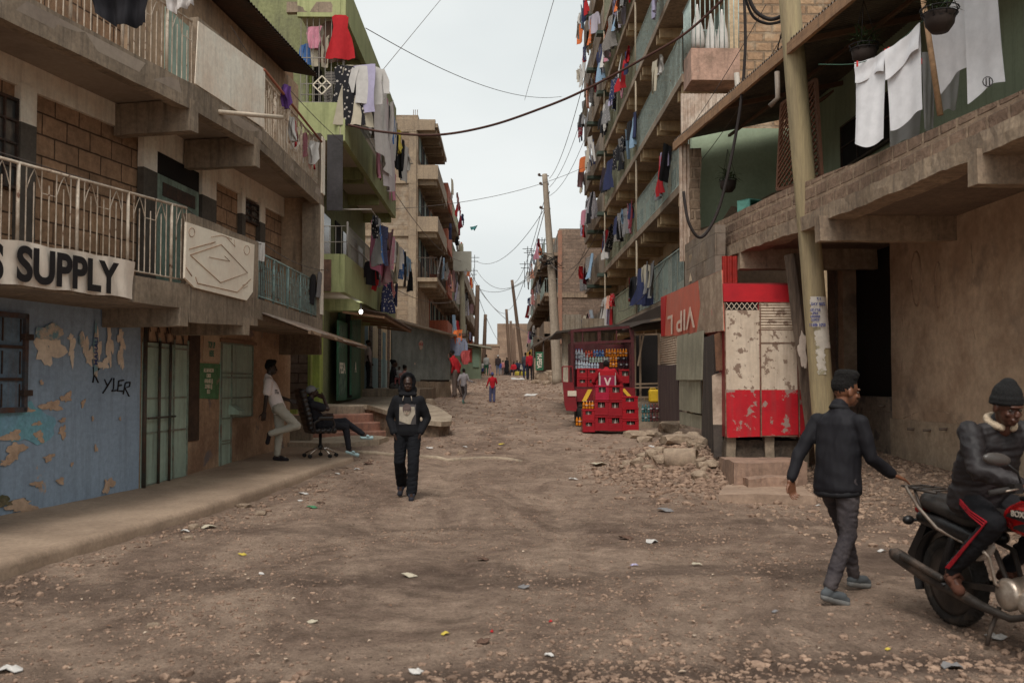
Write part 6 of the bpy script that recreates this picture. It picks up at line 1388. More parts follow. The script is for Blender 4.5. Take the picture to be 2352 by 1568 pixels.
# ================================================================ SHACKS UNDER THE TALL BUILDING
shk = empty('shack', at(1400, 760, 30), 'row of dark timber and tin market stalls under the tall building', 'shack')
def sp(name, m_, fn, each=False, **k):
    mb = world_mb(); fn(mb); o = mb.build(name, m_, shk, **k) if not each else mb.build_each(name, m_, shk, **k)
DK = flat((.05, .042, .038))
a0 = at(1292, 770, 29.5); 
def wt(mb):
    f = Frame(a0.x, 29.5, 90, 1); mb.F = f
    z0, z1 = f.hit(1300, 880)[1] - .3, f.hit(1300, 764)[1]; mb.corr(f.hit(1290, 800)[0], f.hit(1410, 800)[0], 0, z0, z1, .2, .03)
sp('white_tin_wall', mat('white_corrugated', (.46, .43, .37), (.36, .33, .28), 1.2, streak=(.2, .16, .13)), wt)
p0, p1 = at(1278, 765, 29), at(1470, 745, 26.5)
sp('tin_roof', flat((.07, .06, .055)), lambda mb: mb.prism([(p0.x, 29), (p1.x - .1, 26.4), (5.6, 26.4), (5.6, 34), (p0.x, 34)], [p0.z, p1.z, p1.z + .3, p1.z + .3, p0.z], [p0.z + .06, p1.z + .06, p1.z + .36, p1.z + .36, p0.z + .06]))
def gw(mb):
    f = Frame(0, 31, 90, 1); mb.F = f; a, b = f.hit(1292, 722), f.hit(1335, 772); mb.corr(a[0], b[0], 0, b[1], a[1], .15, .02); a, b = f.hit(1337, 730), f.hit(1390, 760); mb.corr(a[0], b[0], .2, b[1], a[1], .15, .02)
sp('grey_tin_panel', mat('dull_tin', (.20, .18, .155), (.15, .12, .09), 1.5), gw, True)
def dk(mb): a, b = at(1462, 768, 25.6), at(1516, 884, 25.6); mb.box(a.x, b.x, 25.9, 29, b.z - .3, a.z)
sp('stall_shade_block', DARK, dk)  # black block in place of the shade inside the stall
def ps(mb):
    for x, y0, y1, Y in ((1458, 762, 960, 25.3), (1470, 768, 950, 25.4), (1513, 765, 950, 24.5), (1450, 800, 880, 26)): mb.bar(at(x, y0, Y), at(x + 1, y1, Y), .06)
    for (x0, y0, x1, y1, Y) in ((1455, 769, 1515, 767, 25.2), (1455, 882, 1515, 880, 25.2), (1458, 890, 1514, 889, 25.1), (1458, 912, 1514, 911, 25.1), (1465, 840, 1478, 768, 25.2), (1480, 730, 1530, 716, 25), (1440, 740, 1520, 733, 25.5)): mb.bar(at(x0, y0, Y), at(x1, y1, Y), .05)
sp('timber', flat((.17, .125, .09)), ps, True)
sp('counter', CONC, lambda mb: mb.box(at(1460, 925, 25).x, 4.6, 24.9, 26.3, .4, at(1460, 922, 25).z), wob=.02, cut=.2)
def can(mb):
    q0, q1, q2, q3 = at(1420, 745, 26), at(1520, 700, 23.5), at(1518, 728, 23.6), at(1430, 758, 25.5)
    mb.add([tuple(q) for q in (q0, q1, q2, q3)] + [tuple(q + Vector((.1, .3, .05))) for q in (q0, q1, q2, q3)], [(0, 1, 2, 3), (4, 7, 6, 5), (0, 4, 5, 1), (1, 5, 6, 2), (2, 6, 7, 3), (3, 7, 4, 0)])
sp('canopy', flat((.055, .045, .04)), can)
# columns of ground floor under tall building
mb = MB(TF)
for s in (3.5, 6.2, 9.5, 12.5, 16, 20): mb.box(s, s + .35, -1.2, -.8, .8, TS[0] - .3)
mb.build_each('column', YEL, tall)
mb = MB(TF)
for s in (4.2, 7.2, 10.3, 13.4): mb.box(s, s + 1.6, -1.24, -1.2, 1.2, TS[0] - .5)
mb.build_each('opening_shade_panel', DARK, tall)  # black panels on the wall, painted shade instead of cut openings
# ================================================================ DRINKS TRUCK AND CRATES
TRK = mat('dark_red_truck_paint', (.075, .011, .015), (.05, .010, .012), 1.5, rough=.5, streak=(.08, .04, .035), sa=.5, fa=.12)
TRKB = mat('bright_red_truck_paint', (.17, .011, .017), (.12, .011, .015), 1.5, rough=.45, fa=.1)
TY = 25.2
trk = empty('delivery_truck', (at(1385, 900, TY).x, TY, .5), 'small red delivery truck with open caged back full of soft drinks', 'truck')
TKF = Frame(0, TY, 90, 1)
def tp(name, m_, *bx, each=False, **k):
    mb = MB(TKF)
    for b in bx: mb.pbox(b[0], b[1], b[2], b[3], 0)
    (mb.build_each if each else mb.build)(name, m_, trk, **k)
tp('cargo_floor', TRK, ((1314, 888), (1456, 896), 0, 1.3)); tp('cargo_back', TRK, ((1318, 786), (1450, 892), 1.2, 1.3)); tp('side_board', TRK, ((1312, 786), (1320, 892), .02, 1.2), ((1446, 786), (1454, 892), .02, 1.2), each=True)
mb = MB(TKF)
def tb(a, b, w_, y=0, y2=None): p, q = TKF.hit(*a), TKF.hit(*b); mb.bar((p[0], y, p[1]), (q[0], y if y2 is None else y2, q[1]), w_)
for x in (1314, 1452): tb((x, 758), (x + (3 if x > 1400 else 0), 915), .09)
tb((1313, 760), (1446, 751), .08); tb((1313, 789), (1450, 783), .08); tb((1446, 751), (1452, 783), .07)
for x in (1338, 1374, 1378, 1416): tb((x, 759), (x, 787), .035)
for y in (760, 789): tb((1314, y), (1314, y), .06, 0, 1.2); tb((1449, y - 7), (1449, y - 7), .06, 0, 1.2)
for y in (808, 826, 845, 862): tb((1313, y), (1321, y), .03); tb((1448, y), (1456, y), .03)
mb.build('cage', TRK, trk)
tp('tail_lamp_panel', TRKB, ((1323, 893), (1364, 922), -.05, .1), ((1424, 890), (1459, 918), -.05, .1), each=True)
mb = MB(TKF); 
for pts in (((1336, 921), (1346, 921), (1360, 894), (1350, 894)), ((1426, 893), (1434, 892), (1452, 912), (1444, 914))):
    mb.slab([TKF.hit(*p) for p in pts], -.065, -.05)
mb.build_each('yellow_chevron', flat((.60, .38, .04), .5), trk)
tp('bumper', DK, ((1328, 922), (1456, 934), 0, .2)); 
mb = MB(TKF); c = TKF.hit(1334, 945); mb.lathe((c[0], .35, c[1]), [(.2, -.12), (.33, -.12), (.35, -.08), (.35, .08), (.33, .12), (.2, .12)], 18, 'X'); c = TKF.hit(1446, 940); mb.lathe((c[0], .35, c[1]), [(.2, -.12), (.33, -.12), (.35, -.08), (.35, .08), (.33, .12), (.2, .12)], 18, 'X'); mb.build_each('wheel', flat((.02, .02, .02)), trk)
mb = MB(TKF); mb.slab([TKF.hit(*p) for p in ((1291, 876), (1316, 878), (1325, 935), (1322, 944), (1300, 942), (1296, 930))], -.14, -.08); mb.build('open_door', TRKB, trk)
mb = MB(TKF)
for a, b in (((1291, 842), (1314, 841)), ((1291, 842), (1291, 878)), ((1306, 842), (1306, 878)), ((1314, 841), (1316, 878))): p, q = TKF.hit(*a), TKF.hit(*b); mb.bar((p[0], -.11, p[1]), (q[0], -.11, q[1]), .035)
mb.build('door_window_frame', TRKB, trk)
mb = MB(TKF); mb.pbox((1303, 897), (1323, 909), -.16, -.14, 0); mb.build('plate', flat((.5, .46, .4)), trk)
mb = MB(TKF); mb.box(2.2, 3.3, 1.5, 2.9, .9, 2.4); mb.build('cab', TRK, trk, bev=.08)
def crate(label, px, py, Y, w_=.33, h_=.37, col=(.30, .012, .018), group='red drink crates', rz=0, z=None, first=[None, {}]):
    p = at(px, py, Y); key = (w_, h_)
    if key not in first[1]:
        e = empty('drink_crate', p, label, 'crate', group)
        mb = MB(None); w2 = w_ / 2; d2 = .24; hw = w2 * .52; z0, z1 = h_ * .52, h_ * .86
        for y0, y1 in ((-d2, -d2 + .02), (d2 - .02, d2)):
            mb.box(-w2, w2, y0, y1, 0, z0); mb.box(-w2, w2, y0, y1, z1, h_ - .005); mb.box(-w2, -hw, y0, y1, z0, z1); mb.box(hw, w2, y0, y1, z0, z1)
        mb.box(-w2, -w2 + .02, -d2 + .02, d2 - .02, 0, h_ - .005); mb.box(w2 - .02, w2, -d2 + .02, d2 - .02, 0, h_ - .005); mb.box(-w2 + .02, w2 - .02, -d2 + .02, d2 - .02, 0, .02)
        mb.box(-w2 - .006, w2 + .006, -d2 - .008, -d2, h_ - .045, h_ - .005); mb.box(-w2 - .006, w2 + .006, -d2 - .008, -d2, 0.005, .03)
        o = mb.build('shell', PLAST, None, bev=.004); o.parent = e; o.color = c4(col)
        mb = MB(None); mb.box(-w2 + .025, w2 - .025, -d2 + .1, -d2 + .13, .02, h_ - .02); o = mb.build('inner_shade_panel', DARK, None); o.parent = e  # black panel gives the crate's inside its shade by colour
        for i in range(3):
            x = -hw * .6 + i * hw * .6; mb = MB(None); mb.lathe((x, -d2 + .05, .04), [(.028, 0), (.03, h_ * .45), (.012, h_ * .68), (.013, h_ * .8), (.0, h_ * .81)], 8); o = mb.build('bottle', flat((.30, .28, .27), .2) if i % 2 else flat((.10, .07, .06), .2), None); o.parent = e
        first[1][key] = e
    else:
        e = copy_tree(first[1][key]); tag(e, label, 'crate', group)
    e.location = p; e.rotation_euler = (0, 0, rz)
    for ch in e.children:
        if ch.name.startswith('shell'): ch.color = c4(col)
    return e
CY = 24.0; cols_ = {'bright red crate': (.38, .010, .018), 'pinkish red crate': (.50, .015, .075)}
for x, ys, w_, hh, cn in ((1350.5, (991, 965), .285, .275, 'leftmost'), (1380, (988, 953, 918.5), .325, .362, 'second'), (1411.5, (989, 954, 919), .335, .366, 'third'), (1446, (988, 961.5, 935.5), .385, .277, 'rightmost')):
    for i, y in enumerate(ys):
        tall_ = ('bottom', 'middle', 'top')[i] if len(ys) == 3 else ('bottom', 'top')[i]
        pk = cn == 'second' and i == 2
        crate('%s red crate of the %s stack in front of the truck' % (('pinkish ' if pk else '') + tall_, cn), x + (i * -1.5 if cn == 'rightmost' else 0), y, CY, w_, hh, (.38, .018, .045) if pk else (.31 + .03 * math.sin(x + i), .012, .019), rz=.05 * math.sin(x * i))
for k, (x, y, w_, hh) in enumerate(((1336, 891, .28, .26), (1359, 891, .28, .26), (1336, 868, .28, .25), (1359, 868, .28, .25), (1434, 880, .33, .36), (1415, 890, .28, .2))):
    crate('red crate inside the truck back, %s' % ('lower left', 'lower second', 'upper left', 'upper second', 'tall one at the right with orange bottles', 'low one beside the porter')[k], x, y, TY + .35, w_, hh)
# packs of bottles
def bottle_pack(label, px, py, Y, nx, nz, col, cap, h=.2, r=.034, group='shrink wrapped bottle packs', rz=0, ny=2):
    p = at(px, py, Y); e = empty('bottle_pack', p, label, 'drinks', group, rz)
    for i in range(nx):
        for j in range(ny):
            for k in range(nz):
                if j and k < nz - 1: continue
                if (i + j) % 2 and j: continue
                mb = MB(None); b = ((i - (nx - 1) / 2) * 2.1 * r, j * 2.1 * r, k * h * 1.02); mb.lathe(b, [(r * .9, 0), (r, h * .1), (r * .92, h * .35), (r, h * .6), (r * .4, h * .88), (r * .4, h * .93)], 7)
                o = mb.build('bottle', PLAST, None, col=col); o.parent = e
                mb = MB(None); mb.lathe((b[0], b[1], b[2] + h * .93), [(r * .45, 0), (r * .45, h * .07)], 6); o = mb.build('cap', PLAST, None, col=cap); o.parent = e
                mb = MB(None); mb.lathe((b[0], b[1], b[2] + h * .38), [(r * 1.03, 0), (r * 1.03, h * .16)], 7); o = mb.build('wrapper', PLAST, None, col=tuple(min(.7, c_ * .5 + .3) for c_ in col) if (i + k) % 2 else tuple(c_ * .5 for c_ in col)); o.parent = e
    return e
CLR = (.42, .47, .52); ORG = (.62, .20, .015); BLKC = (.03, .015, .02); GRNB = (.10, .25, .14)
for l_, x, y, nx, nz, c, cp, h in (('tall clear water bottles at the left of the truck shelf', 1330, 848, 3, 2, CLR, (.05, .1, .4), .26), ('clear bottles second from left on the truck shelf', 1342, 846, 3, 2, CLR, (.5, .5, .5), .2), ('red and orange bottles high in the truck', 1356, 820, 4, 1, (.5, .07, .04), ORG, .17), ('blue bottles high in the truck', 1375, 819, 4, 1, (.08, .17, .40), CLR, .18),
    ('orange bottles stacked at the upper right of the truck', 1416, 819, 8, 1, ORG, (.7, .35, .1), .2), ('clear green bottles in the middle of the truck shelf', 1375, 832, 7, 1, (.36, .45, .38), (.05, .3, .1), .16), ('clear blue bottles on the lower truck shelf', 1357, 846, 6, 1, (.36, .42, .5), (.6, .6, .6), .16), ('orange bottles beside the dark ones in the truck', 1409, 843, 3, 2, ORG, (.1, .03, .02), .15), ('black bottles at the right of the truck shelf', 1430, 844, 4, 2, BLKC, (.3, .02, .1), .16), ('dark bottles behind the orange row', 1392, 832, 3, 1, (.2, .12, .12), (.4, .05, .05), .16)):
    bottle_pack(l_, x, y, TY + .25, nx, nz, c, cp, h)
bottle_pack('orange bottle pack on top of the leftmost crate stack', 1351, 939, CY, 4, 1, ORG, (.6, .55, .5), .19); bottle_pack('orange and dark bottle pack on the ground left of the crates', 1332, 977, CY + .1, 3, 1, ORG, (.05, .05, .1), .22)
bottle_pack('dark green bottles stacked beside the maroon fence panel', 1487, 968, 23.6, 4, 2, (.05, .12, .12), (.1, .2, .3), .2); bottle_pack('brown bottles stacked nearest the maroon fence panel', 1506, 967, 23.4, 4, 2, (.10, .035, .035), (.35, .1, .1), .2)
# jerrycan
jc = empty('jerrycan', at(1502, 924, 24.6), 'yellow plastic jerrycan upside down on the stall counter', 'jerrycan'); mb = MB(None); mb.box(-.13, .13, -.1, .1, 0, .32); o = mb.build('body', PLAST, None, bev=.035, col=(.60, .38, .03)); o.parent = jc
mb = MB(None); mb.tube([(-.1, 0, .32), (-.08, 0, .35), (.03, 0, .35), (.05, 0, .32)], .012, 6); o = mb.build('handle', PLAST, None, col=(.5, .32, .03)); o.parent = jc
# ================================================================ STONES, GRAVEL, LITTER
def rock_mesh(seed, flatn=.6, sub=2, rough=.3):
    bm = bmesh.new(); bmesh.ops.create_icosphere(bm, subdivisions=sub, radius=1); rd = random.Random(seed); off = Vector((rd.uniform(-50, 50),) * 3)
    for v in bm.verts:
        n_ = mnoise.noise(v.co * 1.1 + off) * rough * 1.6 + mnoise.noise(v.co * 3 + off) * rough * .5; v.co = v.co * (1 + n_)
        v.co.x = max(-.8, min(.85, v.co.x)); v.co.y = max(-.85, min(.8, v.co.y)); v.co.z = max(-.6, min(.75, v.co.z)); v.co.z *= flatn
    me = bpy.data.meshes.new('rock'); bm.to_mesh(me); bm.free(); return me
ROCKM = mat('quarry_rock', (.29, .235, .185), (.18, .14, .11), 1.5, fine=10, fa=.3, bump=.7)
RM = [rock_mesh(s) for s in range(6)]
for m_ in RM: m_.materials.append(ROCKM)
rocks = [(1537, 985, 22, 16, 'pale squared boulder on the rubble heap before the grey tin fence'), (1583, 968, 15, 14, 'rounded boulder beside the grey tin fence'), (1556, 978, 18, 10, 'flat stone behind the squared boulder'), (1497, 998, 22, 9, 'long low stone left of the boulder'), (1460, 1000, 26, 10, 'dark flat rock right of the crates'), (1555, 1010, 36, 12, 'broad half buried stone above the broken pipe'), (1480, 1010, 20, 8, 'low stone between crates and rubble'), (1594, 1070, 14, 9, 'dark clod among the rubble'), (1520, 1057, 20, 10, 'dark clod left of the broken pipe'), (1445, 1065, 14, 8, 'small rock on the slope of the heap'), (1490, 1082, 15, 8, 'dark rock low on the slope'), (1612, 1075, 12, 10, 'black lump near the charred plank'), (1062, 1043, 9, 6, 'small grey stone in the road beyond the hooded man'), (1718, 1142, 11, 7, 'single stone in front of the doorstep'), (1000, 958, 14, 10, 'pale block beside the concrete platform'), (985, 925, 16, 10, 'squared stone beyond the platform'), (1018, 965, 12, 12, 'broken block at the platform edge'), (1245, 868, 14, 14, 'leaning rubble block at the foot of concrete pole'), (1262, 862, 12, 12, 'upper rubble block by the concrete pole'), (1232, 878, 10, 5, 'small block left of the concrete pole'), (1270, 872, 10, 9, 'grey block against the concrete pole'), (1255, 880, 9, 5, 'low rubble stone by the pole'), (350, 1437, 14, 7, 'stone at the foot of the pavement bend'), (600, 1180, 12, 5, 'flat stone below the kerb'), (560, 1165, 14, 5, 'broad flat stone near the kerb'), (445, 1215, 13, 7, 'chunk of rubble against the kerb'), (430, 1237, 12, 6, 'small rubble chunk below the kerb'), (2085, 1440, 0, 0, '')]
def gY(px, py):
    """depth where the ray meets the terrain"""
    r = ray(px, py); lo, hi = 2.0, 120.0
    for i in range(240):
        Y = 2.0 + i * .25 if i < 120 else 32 + (i - 120) * .8; p = CAM + r * (Y / r.y)
        if p.z <= gz(p.x, p.y): return Y
    return 60
for i, (x, y, rw, rh, l_) in enumerate(rocks):
    if not rw: continue
    Y = gY(x, y + rh * .5); p = at(x, y + rh * .5, Y); k = Y / 2287
    o = bpy.data.objects.new('rock', RM[i % 6]); C.objects.link(o); o.scale = (rw * k * 1.35, rw * k * 1.1, max(rh, 6) * k * 2.2); o.location = (p.x, p.y, gz(p.x, p.y) + rh * k * .5); o.rotation_euler = (0, 0, i * 1.3)
    tag(o, l_, 'rock', 'loose rocks by the street')
# broken concrete pipe
Y = gY(1555, 1062); p = at(1560, 1046, Y); bp = MB(None)
bp.lathe((0, 0, 0), [(.10, 0), (.19, 0), (.18, .45), (.17, .52), (.125, .52), (.11, .05)], 18, 'X')
o = bp.build('concrete_pipe', ROCKM, None, wob=.035, cut=.09, loc=p + Vector((-.22, 0, -.07))); o.rotation_euler = (0, -.1, -.35); tag(o, 'short broken concrete pipe lying open end right on the rubble heap', 'pipe')
rd = random.Random(77)
for i in range(26):
    x, y = rd.gauss(3.15, .55), rd.gauss(17.4, 1.0); sz_ = rd.uniform(.07, .17)
    if x > 4: continue
    o = bpy.data.objects.new('rock', RM[i % 6]); C.objects.link(o); o.scale = (sz_, sz_ * .8, sz_ * 1.1); o.location = (x, y, gz(x, y) + sz_ * .3); o.rotation_euler = (rd.uniform(-.4, .4), rd.uniform(-.4, .4), i * 2.1)
    tag(o, '%s broken stone of the rubble heap, %s from its left' % ('larger' if sz_ > .12 else 'smaller', ORD[i]), 'rock', 'loose rocks by the street')
# gravel
def scatter(name, n, seed, region, size, mt_, label=None, flatn=.5):
    rd = random.Random(seed); vs = []; fs = []; ico = [(0, 0, 1), (.89, 0, .45), (.28, .85, .45), (-.72, .53, .45), (-.72, -.53, .45), (.28, -.85, .45), (.72, .53, -.45), (-.28, .85, -.45), (-.89, 0, -.45), (-.28, -.85, -.45), (.72, -.53, -.45), (0, 0, -1)]
    fc = [(0, 1, 2), (0, 2, 3), (0, 3, 4), (0, 4, 5), (0, 5, 1), (1, 6, 2), (2, 7, 3), (3, 8, 4), (4, 9, 5), (5, 10, 1), (6, 7, 2), (7, 8, 3), (8, 9, 4), (9, 10, 5), (10, 6, 1), (11, 7, 6), (11, 8, 7), (11, 9, 8), (11, 10, 9), (11, 6, 10)]
    k = 0; tries = 0
    while k < n and tries < n * 30:
        tries += 1; r_ = region(rd)
        if r_ is None: continue
        x, y = r_; s = size(rd); a = rd.uniform(0, 6.28); ca, sa_ = math.cos(a), math.sin(a); sx, sy, sz_ = s * rd.uniform(.7, 1.4), s * rd.uniform(.6, 1), s * rd.uniform(.35, .75); z = gz(x, y) + sz_ * .3; o_ = len(vs)
        for v in ico:
            q = rd.uniform(.78, 1.18); X, Y_ = v[0] * sx * q, v[1] * sy * q; vs.append((x + X * ca - Y_ * sa_, y + X * sa_ + Y_ * ca, z + v[2] * sz_ * q))
        fs += [tuple(i + o_ for i in f) for f in fc]; k += 1
    me = bpy.data.meshes.new(name); me.from_pydata(vs, [], fs); me.materials.append(mt_); o = bpy.data.objects.new(name, me); C.objects.link(o); tag(o, label, 'gravel', kind='stuff'); return o
GRV = mat('pebble', (.255, .185, .145), (.13, .09, .07), 9, vr=(.4, .6), fine=3, fa=.3, bump=.1)
GRP = mat('pale_pebble', (.30, .225, .175), (.17, .12, .095), 7, fa=.2, bump=.1)
def reg_road(rd):
    y = 3.0 + (rd.random() ** 1.8) * 20; x = rd.uniform(-.52, .56) * y * 1.02
    if x < -4.4 + (y - 6) * .09 and y > 5: return None
    c = mnoise.noise(Vector((x * .7, y * .7, 20)))
    return (x, y) if c + rd.uniform(-.35, .35) > .0 else None
scatter('gravel', 26000, 1, reg_road, lambda rd: .006 + .017 * rd.random() ** 3, GRV, 'small pebbles and grit scattered over the dirt road')
def reg_band(rd):
    x = rd.uniform(-3.5, 4.2); y = 5.6 + .12 * x + rd.gauss(0, .35); return (x, y) if y > 3 else None
scatter('gravel', 2200, 2, reg_band, lambda rd: .010 + .03 * rd.random() ** 3, GRV, 'coarse gravel along the dark wheel rut in the foreground')
def reg_heap(rd): x, y = rd.gauss(3.1, .7), rd.gauss(17, 1.3); return (x, y) if x < 4.2 else None
scatter('rubble', 3200, 3, reg_heap, lambda rd: .015 + .075 * rd.random() ** 3, GRV, 'heap of rubble and grit beside the patchwork fence')
def reg_right(rd):
    x, y = rd.uniform(3.2, 6.3), rd.uniform(10, 17); return (x, y) if x > 4.4 - (y - 14) * .1 or rd.random() < .2 else None
scatter('gravel', 4600, 4, reg_right, lambda rd: .008 + .045 * rd.random() ** 4, GRP, 'pale stones spread along the tan plastered wall')
def reg_kerb(rd): y = rd.uniform(7, 19); x = -3.55 + (y - 13) * .155 + abs(rd.gauss(0, .35)) ; return (x, y)
scatter('gravel', 900, 5, reg_kerb, lambda rd: .008 + .04 * rd.random() ** 4, GRV, 'loose stones collected along the pavement kerb')
def reg_far(rd): y = rd.uniform(20, 60); return (rd.uniform(-2.4, 2.6), y)
scatter('gravel', 2500, 6, reg_far, lambda rd: .02 + .05 * rd.random() ** 3, GRV, 'stones on the far part of the road')
litter = [(697, 1136, 26, 'white'), (690, 1152, 14, 'white'), (425, 1222, 30, 'white'), (478, 1220, 38, 'cream'), (737, 1158, 26, 'brown'), (718, 1172, 28, 'green'), (1377, 1073, 46, 'cream'), (1317, 1104, 24, 'white'), (1497, 1253, 38, 'white'), (1457, 1300, 20, 'lilac'), (1205, 1355, 34, 'grey'), (1600, 1300, 30, 'cream'), (1108, 1292, 32, 'brown'), (2025, 1278, 26, 'white'), (2285, 1483, 60, 'white'), (718, 1437, 26, 'cream'), (1022, 1476, 26, 'yellow'), (1110, 1498, 42, 'brown'), (1151, 1022, 18, 'yellow'), (986, 1035, 18, 'white'), (1067, 1027, 14, 'white'), (1500, 1030, 22, 'white'), (1436, 1238, 40, 'brown'), (1220, 910, 36, 'white'), (1190, 872, 40, 'white'), (1262, 1517, 24, 'white'), (2040, 1500, 16, 'yellow'), (1780, 1417, 18, 'grey'), (1530, 1180, 40, 'grey'), (555, 1285, 24, 'yellow'), (940, 1325, 40, 'cream'), (20, 1555, 60, 'white'), (955, 1565, 40, 'white'), (845, 1068, 30, 'brown'), (1880, 1168, 14, 'white'), (600, 1320, 16, 'white'), (2190, 1547, 60, 'grey'), (1130, 1455, 10, 'red'), (1265, 1443, 10, 'red'), (775, 1092, 16, 'white'), (820, 1080, 18, 'white')]
for i, (x, y, w_, cn) in enumerate(litter):
    Y = gY(x, y); p = at(x, y, Y); rd = random.Random(i + 5); s = w_ * Y / 2287 / 2; mb = MB(None); n = 9
    ph = rd.uniform(0, 6); pts = [(math.cos(6.283 * k / n) * s * rd.uniform(.65, 1.1), math.sin(6.283 * k / n) * s * rd.uniform(.45, .9)) for k in range(n)]
    vs = [(0, 0, .02)] + [(a * .5, b * .5, .012 + .25 * s * abs(math.sin(a * 40 + ph))) for a, b in pts] + [(a, b, .006 + .3 * s * max(0, math.sin(a * 25 / max(s, .02) * .1 + ph + b * 9))) for a, b in pts]
    fs = [(0, 1 + k, 1 + (k + 1) % n) for k in range(n)] + [(1 + k, 1 + n + k, 1 + n + (k + 1) % n, 1 + (k + 1) % n) for k in range(n)]
    mb.add(vs, fs, False); mb.add([(a, b, c - .004) for a, b, c in vs], [f[::-1] for f in fs], False)
    o = mb.build('litter', CLOTH, None, col=COLS[cn], loc=(p.x, p.y, gz(p.x, p.y) + .004)); o.rotation_euler = (0, 0, rd.uniform(-.5, .5))
    near = 'nearest the camera' if y > 1400 else 'in the middle of the road' if y > 1150 else 'by the hooded man and kerb' if x < 1000 else 'up the street'
    tag(o, '%s scrap of litter %s, %s counted from the kerb' % (cn, near, ORD[i]), 'litter', 'scraps of litter on the road')
rd = random.Random(9); vs = []; mb = MB(None)
for i in range(420):
    y = 3 + rd.random() ** 1.5 * 18; x = rd.uniform(-.5, .54) * y
    if x < -4.3 + (y - 6) * .1: continue
    s = rd.uniform(.008, .03); a = rd.uniform(0, 6.28); z = gz(x, y) + .012; c_, s_ = math.cos(a) * s, math.sin(a) * s
    mb.add([(x - c_, y - s_, z), (x + s_ * .6, y - c_ * .6, z + .008), (x + c_, y + s_, z + .004), (x - s_ * .6, y + c_ * .6, z + .01)], [(0, 1, 2, 3)])
o = mb.build('litter_specks', mat('faded_scrap', (.42, .36, .30), (.16, .10, .07), 3, vr=(.45, .52), fine=2, fa=.4, bump=0)); tag(o, 'tiny faded scraps trodden into the dirt', 'litter', kind='stuff')
# kerb strip across the road by the hooded man
mb = world_mb(); a, b = at(810, 1056, 20), at(1200, 1072, 19.2); n = 14
mb.tube([(a.x + (b.x - a.x) * k / n, 20.0 - .8 * k / n + .04 * math.sin(k), gz(a.x + (b.x - a.x) * k / n, 20.0 - .8 * k / n) + .015 - .03 * (k / n) ** 2) for k in range(n + 1)], .05, 6)
tag(mb.build('half_buried_pipe', CONC2), 'half buried pale pipe crossing the road behind the hooded man', 'pipe')
